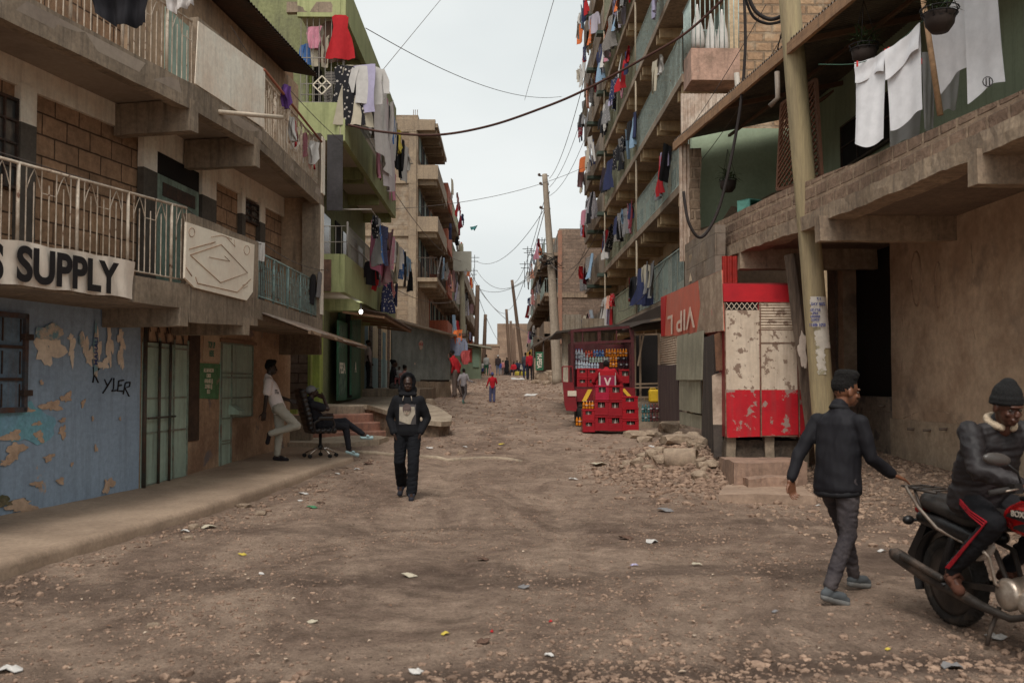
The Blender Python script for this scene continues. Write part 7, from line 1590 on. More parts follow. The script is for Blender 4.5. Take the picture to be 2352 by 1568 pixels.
# ================================================================ PEOPLE
SKIN = {}
def skin(c=(.060, .032, .022)):
    if c not in SKIN: SKIN[c] = mat('skin_%d' % len(SKIN), c, tuple(x * .75 for x in c), 9, fine=40, fa=.08, bump=.05, rough=.45, spec=.45)
    return SKIN[c]
def V(*a): return Vector(a)
class Blob:
    def __init__(b): b.mb = MB(None)
    def cap(b, p, q, r1, r2, seg=12):
        p, q = Vector(p), Vector(q); d = q - p; L_ = max(d.length, 1e-4); d = d / L_; pts = []; rr = []
        for k in range(4): a = math.pi / 2 * (k / 4 + .08); pts.append(p - d * r1 * math.cos(a)); rr.append(r1 * math.sin(a))
        for k in range(3): t = k / 2; pts.append(p.lerp(q, t)); rr.append(r1 + (r2 - r1) * t)
        for k in range(4): a = math.pi / 2 * ((3 - k) / 4 + .08); pts.append(q + d * r2 * math.cos(a)); rr.append(r2 * math.sin(a))
        b.mb.tube(pts, rr, seg); return b
    def chain(b, pts, rs):
        for i in range(len(pts) - 1): b.cap(pts[i], pts[i + 1], rs[i], rs[i + 1])
        return b
    def ell(b, c, r, rot=None, seg=16, rings=10):
        n0 = len(b.mb.v); b.mb.ball((0, 0, 0), r, seg, rings); rot = rot or Matrix.Identity(3)
        for i in range(n0, len(b.mb.v)): b.mb.v[i] = tuple(rot @ Vector(b.mb.v[i]) + Vector(c))
        return b
    def loft(b, pts, rights, wx, wy, seg=20):
        vs = []; n = len(pts)
        for i in range(n):
            t = (Vector(pts[min(i + 1, n - 1)]) - Vector(pts[max(i - 1, 0)])).normalized(); r = Vector(rights[i]).normalized(); f = t.cross(r).normalized()
            for k in range(seg): a = 6.28319 * k / seg; ca, sa_ = math.cos(a), math.sin(a); ca = abs(ca) ** .85 * (1 if ca > 0 else -1); vs.append(tuple(Vector(pts[i]) + r * ca * wx[i] + f * sa_ * wy[i]))
        fs = [(i * seg + k, i * seg + (k + 1) % seg, (i + 1) * seg + (k + 1) % seg, (i + 1) * seg + k) for i in range(n - 1) for k in range(seg)] + [tuple(range(seg))[::-1], tuple(range((n - 1) * seg, n * seg))]
        b.mb.add(vs, fs, True); return b
    def build(b, name, mt, parent, vox=.012, sm=6, fold=0, fs=9, vert=False, col=None, cutz=None, flat_=None):
        me = bpy.data.meshes.new(name); me.from_pydata(b.mb.v, [], b.mb.f); bm = bmesh.new(); bm.from_mesh(me); bmesh.ops.recalc_face_normals(bm, faces=bm.faces); bm.to_mesh(me); bm.free()
        o = bpy.data.objects.new(name, me); C.objects.link(o)
        m = o.modifiers.new('r', 'REMESH'); m.mode = 'VOXEL'; m.voxel_size = vox
        m = o.modifiers.new('s', 'SMOOTH'); m.factor = .5; m.iterations = sm
        dg = bpy.context.evaluated_depsgraph_get(); dg.update(); me2 = bpy.data.meshes.new_from_object(o.evaluated_get(dg)); o.modifiers.clear(); o.data = me2; bpy.data.meshes.remove(me)
        if fold:
            me2.update(); nr = [v.normal.copy() for v in me2.vertices]
            for v, n in zip(me2.vertices, nr):
                if vert:
                    c = v.co; v.co = c + n * fold * (.9 * mnoise.noise(Vector((c.x * 10, c.y * 10, c.z * 3.2))) + .5 * mnoise.noise(Vector((c.x * 6 + c.z * 9, c.y * 6, c.z * 10))) + .5 * (.25 - abs(mnoise.noise(Vector((c.x * 22, c.y * 22, c.z * 7)))))); continue
                c = v.co; a = .8 * mnoise.noise(Vector((c.x * fs, c.y * fs, c.z * fs * .7))) + 1.5 * (.28 - abs(mnoise.noise(Vector((c.x * fs * .8 + c.z * fs * 1.1, c.y * fs, c.z * fs * 1.9 + 7))))) + .5 * (.25 - abs(mnoise.noise(c * fs * 2.6)))
                v.co = c + n * (a * fold)
        me2.polygons.foreach_set('use_smooth', [True] * len(me2.polygons)); me2.materials.append(mt)
        o.parent = parent; o.matrix_parent_inverse = Matrix.Identity(4)
        if col: o.color = c4(col)
        return o
def basis(f, u):
    f = Vector(f).normalized(); u = Vector(u); r = f.cross(u).normalized(); u = r.cross(f).normalized()
    return Matrix((r, f, u)).transposed()      # columns: right, forward, up
def hand(b, w, d, nrm, side=1, curl=.3, k=1.0, spread=.10):
    """w wrist, d finger direction, nrm palm normal (palm side); side: +1 thumb towards d x nrm"""
    d = Vector(d).normalized(); nrm = (Vector(nrm) - d * Vector(nrm).dot(d)).normalized(); t = d.cross(nrm) * side; w = Vector(w)
    for j in range(4): b.cap(w + t * (.026 - .017 * j) * k, w + d * .085 * k + t * (.030 - .020 * j) * k, .016 * k, .0135 * k, 8)
    for j, L_ in enumerate((.072, .080, .074, .058)):
        p = w + d * .088 * k + t * (.030 - .020 * j) * k; a = curl * (.7 + .2 * j); dr = (d + t * (spread * (1.2 - j) * .9)).normalized()
        for s_, r0, r1 in ((.42, .0092, .0085), (.33, .0085, .0075), (.25, .0075, .0065)):
            q = p + (dr * math.cos(a) + nrm * math.sin(a)) * L_ * s_ * k; b.cap(p, q, r0 * k, r1 * k, 8); p = q; a += curl * .9
    p = w + t * .03 * k + d * .02 * k; q = p + (t * .75 + d * .7 + nrm * .2).normalized() * .045 * k; r_ = q + (d * .9 + t * .25 + nrm * .25).normalized() * .034 * k
    b.cap(p, q, .014 * k, .011 * k, 8); b.cap(q, r_, .011 * k, .0085 * k, 8)
DEF = dict(pel=V(0, 0, .93), chest=V(0, 0, 1.42), neck=V(0, .01, 1.50), head=V(0, .03, 1.63), sR=V(.18, 0, 1.42), sL=V(-.18, 0, 1.42), eR=V(.22, -.02, 1.13), eL=V(-.22, -.02, 1.13), wR=V(.22, .06, .88), wL=V(-.22, .06, .88),
    hR=V(.09, 0, .92), hL=V(-.09, 0, .92), kR=V(.10, .02, .50), kL=V(-.10, .02, .50), aR=V(.10, 0, .085), aL=V(-.10, 0, .085), tR=V(.12, .15, .03), tL=V(-.12, .15, .03), look=V(0, 1, 0), up=V(0, 0, 1), hdR=None, hdL=None)
def figure(label, base, rz, pose=None, scale=1.0, top=('long', (.02, .02, .025)), legs=('long', (.02, .02, .03)), shoes=(.02, .02, .02), shoe='shoe', hair='short', sk=(.060, .032, .022), vox=.014, group=None, face=True, cat='person', fold=.008, hands=True, loose=1.0, topw=1.0, hem=None, curl=.3, legw=1.0, hairc=(.008, .007, .007)):
    J = dict(DEF); J.update({k: Vector(v) if isinstance(v, (tuple, list)) else v for k, v in (pose or {}).items()})
    e = empty('person', base, label, cat, group, rz); e.scale = (scale,) * 3
    skm = skin(sk); H = J['head']; Bm = basis(J['look'], J['up']) * J.get('hk', 1.0)
    def hp(x, y, z): return H + Bm @ Vector((x, y, z))
    b = Blob(); v2 = vox * .55 if face else vox * .8
    b.ell(hp(0, -.015, .025), (.074, .093, .092), Bm); b.ell(hp(0, .022, -.045), (.056, .062, .068), Bm); b.ell(hp(0, .055, -.085), (.028, .026, .022), Bm)
    b.cap(J['neck'] - V(0, 0, .06), hp(0, -.025, -.05), .058, .052)
    for s_ in (-1, 1): b.ell(hp(s_ * .075, -.012, -.012), (.010, .022, .032), Bm); b.ell(hp(s_ * .036, .060, -.032), (.020, .018, .018), Bm)
    b.ell(hp(0, .092, -.024), (.014, .018, .022), Bm); b.ell(hp(0, .098, -.034), (.021, .013, .010), Bm)
    b.ell(hp(0, .080, .018), (.048, .016, .011), Bm); b.ell(hp(0, .084, -.061), (.026, .011, .007), Bm); b.ell(hp(0, .082, -.073), (.023, .012, .008), Bm)
    b.chain([J['chest'] - (J['chest'] - J['pel']) * .28, J['pel']], [.09, .10])
    for s_ in 'RL':
        b.chain([J['chest'] + (J['s' + s_] - J['chest']) * .8, J['s' + s_], J['e' + s_], J['w' + s_]], [.05, .048, .038, .027])
        if hands:
            d = J['hd' + s_] or (J['w' + s_] - J['e' + s_]); nr = J.get('pn' + s_) or (V(-1, 0, 0) if s_ == 'R' else V(1, 0, 0))
            hand(b, J['w' + s_] + Vector(d).normalized() * .012, d, nr, side=(-1 if s_ == 'R' else 1) * J.get('th' + s_, 1), curl=J.get('cu' + s_, curl))
        else: b.cap(J['w' + s_], J['w' + s_] + (J['w' + s_] - J['e' + s_]).normalized() * .1, .03, .022)
        b.chain([J['h' + s_], J['k' + s_], J['a' + s_]], [.075, .052, .038])
        f = J['t' + s_] - J['a' + s_]; b.cap(J['a' + s_] + V(0, 0, -.01), J['t' + s_], .036, .026); b.cap(J['a' + s_] - f * .25 - V(0, 0, .035), J['t' + s_], .028, .022)
    body = b.build('body', skm, e, v2, 3)
    if face:
        for s_ in (-1, 1):
            mb = MB(None); mb.ball((0, 0, 0), (.0120, .0105, .0065), 10, 8); o = mb.build('eye', flat((.10, .085, .075), .4), None, loc=hp(s_ * .032, .0725, -.004)); o.parent = e; o.rotation_euler = Bm.to_euler()
            mb = MB(None); mb.ball((0, .0078, 0), (.0062, .0045, .0062), 8, 6); i_ = mb.build('iris', flat((.015, .008, .006), .2), None); i_.parent = o
            c = Blob(); c.cap(hp(s_ * .016, .090, .020), hp(s_ * .046, .080, .022), .0045, .0035, 6); c.build('eyebrow', flat(hairc), e, .0035, 1)
    # hair and hats
    hm = mat_hair = flat(hairc, .95, fa=.4, fine=90, bump=.8)
    if hair in ('short', 'tall', 'bun', 'braids'):
        c = Blob(); c.ell(hp(0, -.026, .042), (.0775, .0955, .090), Bm); 
        if hair == 'tall': c.ell(hp(0, -.012, .100), (.072, .092, .058), Bm); c.ell(hp(0, .035, .122), (.058, .050, .036), Bm); c.ell(hp(0, -.045, .115), (.060, .055, .04), Bm)
        if hair == 'bun': c.ell(hp(0, -.10, .09), (.05, .05, .05), Bm)
        c.build('hair', hm, e, .008 if face else vox, 2, .006, 75)
    elif hair == 'beanie':
        c = Blob(); c.ell(hp(0, -.02, .060), (.084, .100, .098), Bm); c.ell(hp(0, -.02, .125), (.05, .06, .05), Bm); c.chain([hp(.079 * math.sin(a), -.018 + .096 * math.cos(a), .022 + .016 * math.cos(a)) for a in [i * .5236 for i in range(13)]], [.017] * 13); c.chain([hp(.078 * math.sin(a), -.020 + .094 * math.cos(a), .045 + .016 * math.cos(a)) for a in [i * .5236 for i in range(13)]], [.017] * 13)
        c.build('beanie', mat('ribbed_knit', (.007, .007, .008), (.014, .014, .015), 40, grain=(6, 6, .3), fa=.3, bump=.9) if vox < .013 else CLOTH, e, .008 if face else vox, 2, col=(.05, .06, .16))
    elif hair == 'cap':
        c = Blob(); c.ell(hp(0, -.02, .045), (.084, .100, .085), Bm); c.ell(hp(0, .10, .035), (.06, .05, .008), Bm); c.build('cap', CLOTH, e, .009 if face else vox, 2, col=J.get('hatcol', (.22, .22, .23)))
    elif hair == 'hood':
        c = Blob(); c.ell(hp(0, -.055, .03), (.112, .10, .135), Bm); c.ell(hp(0, -.07, -.10), (.14, .10, .09), Bm); c.ell(hp(0, .0, -.155), (.135, .085, .045), Bm)
        ring = [hp(.100 * math.sin(a), .028 + .03 * math.cos(a), .028 + .125 * math.cos(a)) for a in [R(d) for d in range(-150, 151, 25)]]; c.chain(ring, [.020] * len(ring)); c.cap(ring[0], ring[-1], .03, .03)
        c.build('hood', CLOTH, e, .011, 3, .004, 14, col=top[1])
    # upper clothing
    kind, col = top; T = Blob(); P0, P1 = J['pel'], J['chest']; rv0 = (J['hR'] - J['hL']).normalized(); rv1 = (J['sR'] - J['sL']).normalized(); hemz = J.get('hem', .0)
    dv = P1 - P0; TT = [hemz - .16, hemz - .02, .2, .45, .7, .88, 1.0, 1.08]; bl = 1.12 if kind in ('jacket', 'puffer') else 1
    T.loft([P0 + dv * t for t in TT], [rv0.lerp(rv1, max(0, min(1, t))) for t in TT], [q * topw for q in (.150, .162 * bl, .155 * bl, .155 * bl, .170, .168, .13, .07)], [q * topw for q in (.112, .122 * bl, .120 * bl, .122 * bl, .126, .115, .09, .06)])
    for s_ in 'RL': T.cap(J['neck'] - V(0, .005, .045), J['s' + s_].lerp(J['chest'], .15) + V(0, 0, -.005), .052, .055)
    T.cap(J['sR'] * .75 + J['chest'] * .25 - V(0, 0, .03), J['sL'] * .75 + J['chest'] * .25 - V(0, 0, .03), .066 * topw, .066 * topw); T.cap(J['chest'], J['neck'] + V(0, -.012, -.008), .09, .070)
    for s_ in 'RL':
        sh, el, wr = J['s' + s_], J['e' + s_], J['w' + s_]
        if kind in ('long', 'jacket', 'puffer'):
            k = {'long': 1.0, 'jacket': 1.04, 'puffer': 1.28}[kind] * loose
            T.chain([sh, el, el.lerp(wr, .93)], [.064 * k, .052 * k, .040 * k])
        elif kind == 'short': T.chain([sh, sh.lerp(el, .62)], [.068 * loose, .070 * loose])
        elif kind == 'vest': T.cap(sh, sh.lerp(el, .1), .06, .055)
    T.build({'long': 'sweater', 'jacket': 'jacket', 'puffer': 'padded_jacket', 'short': 'shirt', 'vest': 'vest'}[kind], J.get('topmat') or CLOTH, e, vox, 4, fold, vert=kind != 'puffer', col=col)
    if kind in ('jacket', 'puffer'):
        for s_ in 'RL':
            el, wr = J['e' + s_], J['w' + s_]; c = Blob(); c.cap(el.lerp(wr, .86), el.lerp(wr, .97), .038 * loose, .034 * loose); c.build('cuff', flat((.008, .008, .010)), e, .009, 2)
        c = Blob(); ringp = [J['neck'] + V(.060 * math.sin(a), -.016 + .060 * math.cos(a), -.022 - .014 * math.cos(a)) for a in [i * .5236 for i in range(13)]]; c.chain(ringp, [.024] * 13); c.build('collar', flat((.010, .010, .013)), e, .009, 2)
    # lower clothing
    kind, col = legs; G = Blob(); G.ell(P0 + V(0, 0, -.02), (.16 * legw, .115 * legw, .11))
    for s_ in 'RL':
        h_, k_, a_ = J['h' + s_], J['k' + s_], J['a' + s_]
        G.cap(P0.lerp(h_, .9) + V(0, 0, .02), h_, .10 * legw, .098 * legw)
        if kind == 'long': G.chain([h_, k_, k_.lerp(a_, .93)], [.098 * legw, .068 * legw, .052 * legw])
        elif kind == 'wide': G.chain([h_, k_, k_.lerp(a_, .97)], [.105 * legw, .085 * legw, .080 * legw])
        elif kind == 'short': G.chain([h_, h_.lerp(k_, .9)], [.10 * legw, .085 * legw])
        elif kind == 'skirt': G.cap(h_, k_ * .6 + a_ * .4, .12 * legw, .14 * legw)
    G.build('trousers' if kind != 'skirt' else 'skirt', J.get('legmat') or CLOTH, e, vox, 4, fold * .9, 11, col=col)
    for s_ in 'RL':
        a_, t_ = J['a' + s_], J['t' + s_]; f = t_ - a_; f2 = Vector((f.x, f.y, f.z + .055)); S_ = Blob()
        if shoe == 'shoe':
            S_.cap(a_ + V(0, 0, .0), a_ + V(0, 0, -.03) - f * .12, .042, .040); S_.cap(a_ - f * .25 - V(0, 0, .042), t_ + f * .12 + V(0, 0, .0), .036, .032); S_.cap(a_ - V(0, 0, .02) + f * .2, t_ - f * .12 + V(0, 0, .012), .042, .036)
            o = S_.build('shoe', CLOTH, e, max(.008, vox * .7), 2, col=shoes)
            S2 = Blob(); S2.cap(a_ - f * .28 - V(0, 0, .068), t_ + f * .1 - V(0, 0, .022), .034, .035); q = S2.build('sole', flat(tuple(min(.5, c * 1.6 + .03) for c in shoes)), e, max(.008, vox * .7), 2)
        else:
            S_.cap(a_ - f * .3 - V(0, 0, .062), t_ + f * .12 - V(0, 0, .014), .034, .040); S_.cap(a_ + f * .45 + V(-.035, 0, 0), a_ + f * .45 + V(.035, 0, 0), .022, .022); S_.cap(a_ + f * .6 + V(-.03, 0, .0), a_ + f * .6 + V(.03, 0, .0), .022, .022)
            S_.build('sandal', CLOTH, e, max(.008, vox * .7), 2, col=shoes)
    return e, J, hp
BLACKC = (.008, .008, .010)
# ---- 1. man in black hoodie walking towards the camera (faces -Y)
gzz = lambda x, y: gz(x, y)
x, y = -1.36, 14.3
e1, J, hp = figure('man in black hoodie with printed portrait walking down the road, hands in pockets', (x, y, gzz(x, y) + .01), R(180),
    dict(aR=(.11, -.26, .17), tR=(.12, -.13, .07), kR=(.115, .02, .53), aL=(-.07, .14, .085), tL=(-.08, .29, .03), kL=(-.09, .12, .50), eR=(.27, -.06, 1.13), eL=(-.27, -.06, 1.13), wR=(.19, .075, .925), wL=(-.19, .075, .925), hdR=V(-.45, -.25, -1), hdL=V(.45, -.25, -1), look=(-.12, 1, -.06), sR=(.162, 0, 1.385), sL=(-.162, 0, 1.385), hem=.06),
    1.0, ('long', BLACKC), ('wide', (.007, .0075, .010)), (.022, .022, .03), 'slide', 'hood', (.045, .024, .018), .011, fold=.010, loose=1.22, topw=1.14, legw=.98)
def pl_mesh(name, par, pts, lift, m_, key='sweater'):
    """thin print that follows the garment: outline (x,z) projected backwards onto it"""
    tg = [c for c in par.children if c.name.startswith(key)][0]; cx = sum(p[0] for p in pts) / len(pts); cz = sum(p[1] for p in pts) / len(pts); vs = []; n = len(pts); NR = 5
    def hit(x, z):
        ok, loc, nr, i = tg.ray_cast(Vector((x, 1, z)), Vector((0, -1, 0))); return (x, (loc.y if ok else .1) + lift, z)
    Q = []
    for i in range(n):
        a, b = pts[i], pts[(i + 1) % n]; m = 4 if n < 10 else 1
        for j in range(m): Q.append((a[0] + (b[0] - a[0]) * j / m, a[1] + (b[1] - a[1]) * j / m))
    n = len(Q); vs = [hit(cx, cz)] + [hit(cx + (q[0] - cx) * k / NR, cz + (q[1] - cz) * k / NR) for k in range(1, NR + 1) for q in Q]
    fs = [(0, 1 + i, 1 + (i + 1) % n) for i in range(n)] + [(1 + k * n + i, 1 + k * n + (i + 1) % n, 1 + (k + 1) * n + (i + 1) % n, 1 + (k + 1) * n + i) for k in range(NR - 1) for i in range(n)]
    mb = MB(None); mb.add(vs, fs, True); mb.add([(a, b - .002, c) for a, b, c in vs], [f[::-1] for f in fs], True); o = mb.build(name, m_, None); o.parent = par; return o
D1 = .004
pl_mesh('print', e1, [(-.125, 1.05), (.115, 1.05), (.115, 1.335), (-.125, 1.335)], D1, flat((.07, .068, .075)))
pl_mesh('print', e1, [(-.02, 1.055), (.108, 1.10), (.11, 1.20), (.105, 1.30), (-.105, 1.30), (-.115, 1.2), (-.07, 1.12), (-.05, 1.055)], D1 + .006, flat((.29, .27, .235)))
def ellp(cx, cz, rx, rz_, n=18): return [(cx + rx * math.cos(i * 6.283 / n), cz + rz_ * math.sin(i * 6.283 / n)) for i in range(n)]
pl_mesh('print', e1, ellp(0, 1.275, .062, .072), D1 + .012, flat((.10, .075, .075))); pl_mesh('print', e1, ellp(0, 1.235, .040, .052), D1 + .017, flat((.30, .26, .22)))
pl_mesh('print', e1, [(-.042, 1.25), (.042, 1.25), (.046, 1.30), (-.046, 1.30)], D1 + .022, flat((.10, .075, .075))); pl_mesh('print', e1, [(-.03, 1.242), (-.008, 1.242), (-.008, 1.236), (-.03, 1.236)], D1 + .026, INK); pl_mesh('print', e1, [(.03, 1.242), (.008, 1.242), (.008, 1.236), (.03, 1.236)], D1 + .026, INK); pl_mesh('print', e1, ellp(0, 1.208, .014, .005, 8), D1 + .026, flat((.2, .1, .1)))
for s_ in (-.07, .06): mb = MB(None); mb.tube([(s_ * .8, .125, 1.45), (s_ * .95, .142, 1.415), (s_, .148, 1.385)], .006, 5); o = mb.build('drawstring', flat((.25, .22, .19)), None); o.parent = e1
c = Blob(); c.ell((0, .0, .985), (.178, .137, .020)); c.build('undershirt', flat((.62, .58, .58)), e1, .011, 2)
# ---- 2. man leaning on the wall in a white football shirt, facing right
x, y = -4.08, 18.0; pzg = pz(18) + .02
e2, J, hp = figure('man in white patterned football shirt and pale trousers leaning back on the wall', (x, y, pzg), R(-78),
    dict(pel=(0, .04, .93), chest=(0, -.14, 1.40), neck=(0, -.13, 1.49), head=(0, -.09, 1.63), sR=(.17, -.13, 1.40), sL=(-.17, -.15, 1.40), eR=(.23, -.17, 1.10), wR=(.20, -.20, .86), eL=(-.20, .0, 1.13), wL=(-.14, .24, 1.06), hR=(.09, .04, .92), hL=(-.09, .04, .92), kR=(.11, .36, .62), aR=(.12, -.12, .48), tR=(.12, -.14, .36), kL=(-.08, .06, .49), aL=(-.08, .02, .085), tL=(-.08, .17, .03), look=(0, 1, -.05), hem=-.02),
    1.02, ('short', (.52, .47, .46)), ('long', (.42, .39, .33)), (.02, .016, .018), 'slide', 'tall', (.030, .018, .014), .012, fold=.009, loose=1.1, legw=1.08)
KIT = mat('marbled_shirt_cloth', (.60, .58, .62), (.36, .13, .17), 2.6, vr=(.62, .68), grain=(2.2, 2.2, .9), fine=30, fa=.06, bump=.1)
for ch in e2.children:
    if ch.name.startswith('shirt'): ch.data.materials[0] = KIT
KFm = Frame(0, 0, 90, -1)
def body_text(txt, par, loc, rot, h, m_, w_):
    cu = bpy.data.curves.new('lettering', 'FONT'); cu.body = txt; cu.align_x = 'CENTER'; cu.align_y = 'CENTER'; cu.extrude = .02; cu.offset = .02
    to = bpy.data.objects.new('l', cu); C.objects.link(to); bpy.context.view_layer.update(); me = bpy.data.meshes.new_from_object(to.evaluated_get(bpy.context.evaluated_depsgraph_get())); bpy.data.objects.remove(to)
    o = bpy.data.objects.new('lettering', me); C.objects.link(o); me.materials.append(m_); xs = [v.co.x for v in me.vertices]; k = w_ / (max(xs) - min(xs))
    for v in me.vertices: v.co = Vector((v.co.x * k, v.co.y * h, v.co.z * .1))
    o.parent = par; o.location = loc; o.rotation_euler = rot; return o
body_text('Emirates\nFLY BETTER', e2, (.155, -.03, 1.22), (R(90), 0, R(62)), .05, INK, .17)
# ---- 3. seated man in an office chair, facing right, leg crossed
x, y = -3.42, 18.75; pzg = pz(y) + .015
LEATHER = mat('black_leather', (.016, .013, .014), (.028, .023, .022), 3, rough=.38, spec=.5, fa=.2, bump=.2)
ch = empty('office_chair', (x, y, pzg), 'worn black leather office chair on chrome castors at the pavement end', 'chair', rz=R(-62))
def cp(name, m_, fn, vox=None, **k):
    if vox: b = Blob(); fn(b); return b.build(name, m_, ch, vox, **k)
    mb = MB(None); fn(mb); o = mb.build(name, m_, None, **k); o.parent = ch; return o
def seatf(b):
    for i in range(5): b.cap((-.2, -.2 + .1 * i, .5), (.2, -.2 + .1 * i, .5), .058, .058)
def backf(b):
    for i in range(9): z = .55 + i * .085; w_ = .2 - .03 * abs(i - 3) / 3 + (.02 if i > 6 else 0); yy = -.24 - .022 * i; b.cap((-w_ + .03, yy, z), (w_ - .03, yy, z), .055, .055); b.cap((-w_, yy + .03, z), (-w_, yy + .01, z), .05, .05); b.cap((w_, yy + .03, z), (w_, yy + .01, z), .05, .05)
cp('seat', LEATHER, seatf, .014, sm=4); cp('backrest', LEATHER, backf, .014, sm=3)
for s_ in (-1, 1):
    def arm(b, s_=s_): b.chain([(s_ * .29, -.2, .5), (s_ * .31, -.22, .66), (s_ * .31, -.1, .72), (s_ * .31, .14, .71), (s_ * .30, .18, .60), (s_ * .28, .1, .48)], [.022] * 6); b.cap((s_ * .31, -.12, .74), (s_ * .31, .12, .735), .032, .032)
    cp('armrest', LEATHER, arm, .012, sm=2)
cp('gas_column', flat((.02, .02, .02), .4), lambda mb: mb.lathe((0, 0, 0), [(.05, .14), (.05, .22), (.028, .23), (.028, .46)], 12))
CHR = flat((.55, .52, .5), .25, .9)
for k in range(5):
    a = k * 1.2566 + .3; ca, sa_ = math.cos(a), math.sin(a)
    cp('leg', CHR, lambda mb: mb.tube([(0, 0, .17), (.12 * ca, .12 * sa_, .16), (.3 * ca, .3 * sa_, .075)], [.022, .018, .012], 6)); cp('castor', flat((.02, .02, .02)), lambda mb: mb.lathe((.31 * ca, .31 * sa_, .035), [(.01, -.03), (.034, -.03), (.034, -.006), (.026, 0), (.034, .006), (.034, .03), (.01, .03)], 12, 'X'))
e3, J, hp = figure('man slumped in the office chair with crossed legs, grey cap and hand on his face', (x, y, pzg), R(-62),
    dict(pel=(0, -.02, .60), chest=(0, -.20, 1.00), neck=(0, -.20, 1.09), head=(0, -.16, 1.22), sR=(.17, -.20, .99), sL=(-.17, -.20, .99), eR=(.25, .06, .90), wR=(.11, .02, 1.12), hdR=V(-.5, -.6, .3), eL=(-.30, -.03, .78), wL=(-.32, .20, .77), hR=(.09, .02, .60), hL=(-.09, .02, .60), kR=(.10, .46, .56), aR=(.13, .52, .13), tR=(.15, .66, .05), kL=(-.02, .48, .66), aL=(.10, .82, .40), tL=(.13, .95, .36), look=(.15, .9, .25), up=(0, -.3, 1), hem=.05, cuR=.9),
    1.0, ('short', (.022, .021, .026)), ('long', (.016, .016, .020)), (.36, .50, .52), 'slide', 'cap', (.045, .022, .016), .012, fold=.008, loose=1.15)
SPL = flat((.45, .43, .42))
for i in range(16): pl_mesh('shirt_print', e3, blobpoly(.11 * math.sin(i * 2.4), .83 + .008 * i - .0 , .05, .03, i, 9), .004 + .001 * i, SPL, 'shirt')
# ---- 4. walking man with black jacket, back to camera, head turned right
x, y = 2.61, 7.78; zb = gzz(x, y)
e4, J, hp = figure('man in black bomber jacket and dark jeans stretching one arm toward the motorcycle', (x, y, zb), R(-58),
    dict(chest=(0, .03, 1.43), neck=(0, .05, 1.52), head=(.02, .10, 1.635), sR=(.195, .04, 1.39), sL=(-.195, .02, 1.39), eL=(-.27, -.13, 1.13), wL=(-.28, -.22, .92), hdL=V(.0, .1, -1), eR=(.26, .09, 1.11), wR=(.29, .30, .98), hdR=V(.25, .9, -.35), pnR=V(-.2, .2, -1), thR=-1, hR=(.10, 0, .93), hL=(-.10, 0, .93), kR=(.11, -.02, .51), aR=(.12, -.26, .11), tR=(.15, -.12, .03), kL=(-.12, .22, .53), aL=(-.14, .36, .11), tL=(-.14, .51, .05), pel=(0, 0, .93), look=(.32, .94, -.10), hk=1.1, hem=-.12, curl=.2, cuR=.16, cuL=.5),
    .98, ('jacket', (.011, .011, .015)), ('long', (.045, .038, .045)), (.085, .092, .098), 'shoe', 'tall', (.15, .066, .038),   .0095, fold=.011, loose=1.02, topw=1.10, legw=1.0)
DENIM = mat('faded_black_denim', (.030, .026, .032), (.085, .075, .082), 3, vr=(.45, .7), fine=60, fa=.25, bump=.25); NYLON = mat('black_nylon', (.010, .010, .014), (.015, .015, .020), 3, rough=.72, fa=.1, bump=.1, spec=.22)
for c_ in e4.children:
    if c_.name.startswith('trousers'): c_.data.materials[0] = DENIM
    if c_.name.startswith('jacket'): c_.data.materials[0] = NYLON
c = Blob(); ring = [V(.180 * math.cos(a), .136 * math.sin(a), .835 + .012 * math.sin(a)) for a in [i * .5236 for i in range(13)]]; c.chain(ring, [.026] * 13); c.build('waistband', flat((.009, .009, .012)), e4, .01, 2)
mb = MB(None); mb.tube([(.135, -.11, .86), (.15, -.125, .74)], .003, 4); 
# ---- 5. small figures
def small(label, px, py, Y, rz, pose=None, scale=1, z=None, **k):
    p = at(px, py, Y); zz_ = z if z is not None else gzz(p.x, Y); k.setdefault('vox', .022); k.setdefault('face', False); k.setdefault('hands', False)
    return figure(label, (p.x, Y, zz_), R(rz), pose, scale, **k)
small('thin child in white top and black trousers standing on the ledge by the blue door', 845, 885, 34, -80, dict(eL=(-.2, .02, 1.12), wL=(-.16, .14, .92)), .95, 1.46, top=('short', (.45, .38, .37)), legs=('long', (.015, .014, .016)))
SIT = dict(pel=(0, 0, .12), chest=(0, .02, .58), neck=(0, .02, .66), head=(0, .04, .79), sR=(.17, 0, .57), sL=(-.17, 0, .57), eR=(.24, .05, .3), eL=(-.24, .05, .3), wR=(.12, .25, .22), wL=(-.12, .25, .22), hR=(.1, .02, .1), hL=(-.1, .02, .1), kR=(.14, .42, .12), kL=(-.14, .42, .12), aR=(.14, .46, -.28), aL=(-.14, .46, -.28), tR=(.14, .6, -.32), tL=(-.14, .6, -.32), hem=-.05)
small('woman in dark top and patterned skirt sitting on the ledge', 903, 884, 33.6, -70, SIT, 1.1, 1.44, top=('long', (.035, .03, .035)), legs=('skirt', (.16, .15, .15)), hair='bun', legw=1.15)
small('girl in pink top beside the seated woman', 929, 884, 33.3, -20, SIT, .92, 1.42, top=('long', (.50, .25, .22)), legs=('skirt', (.3, .28, .3)), hair='bun', sk=(.10, .05, .035))
small('baby held between the woman and the girl', 917, 868, 33.4, 170, SIT, .5, 1.75, top=('long', (.4, .38, .38)), legs=('long', (.3, .1, .1)), hair='short')
RUN = dict(aR=(.10, -.28, .16), kR=(.10, .02, .5), tR=(.1, -.24, .05), aL=(-.12, .20, .085), kL=(-.11, .16, .52), tL=(-.12, .34, .03), eR=(.26, .05, 1.14), wR=(.40, .24, 1.08), eL=(-.24, -.14, 1.16), wL=(-.28, -.04, .92))
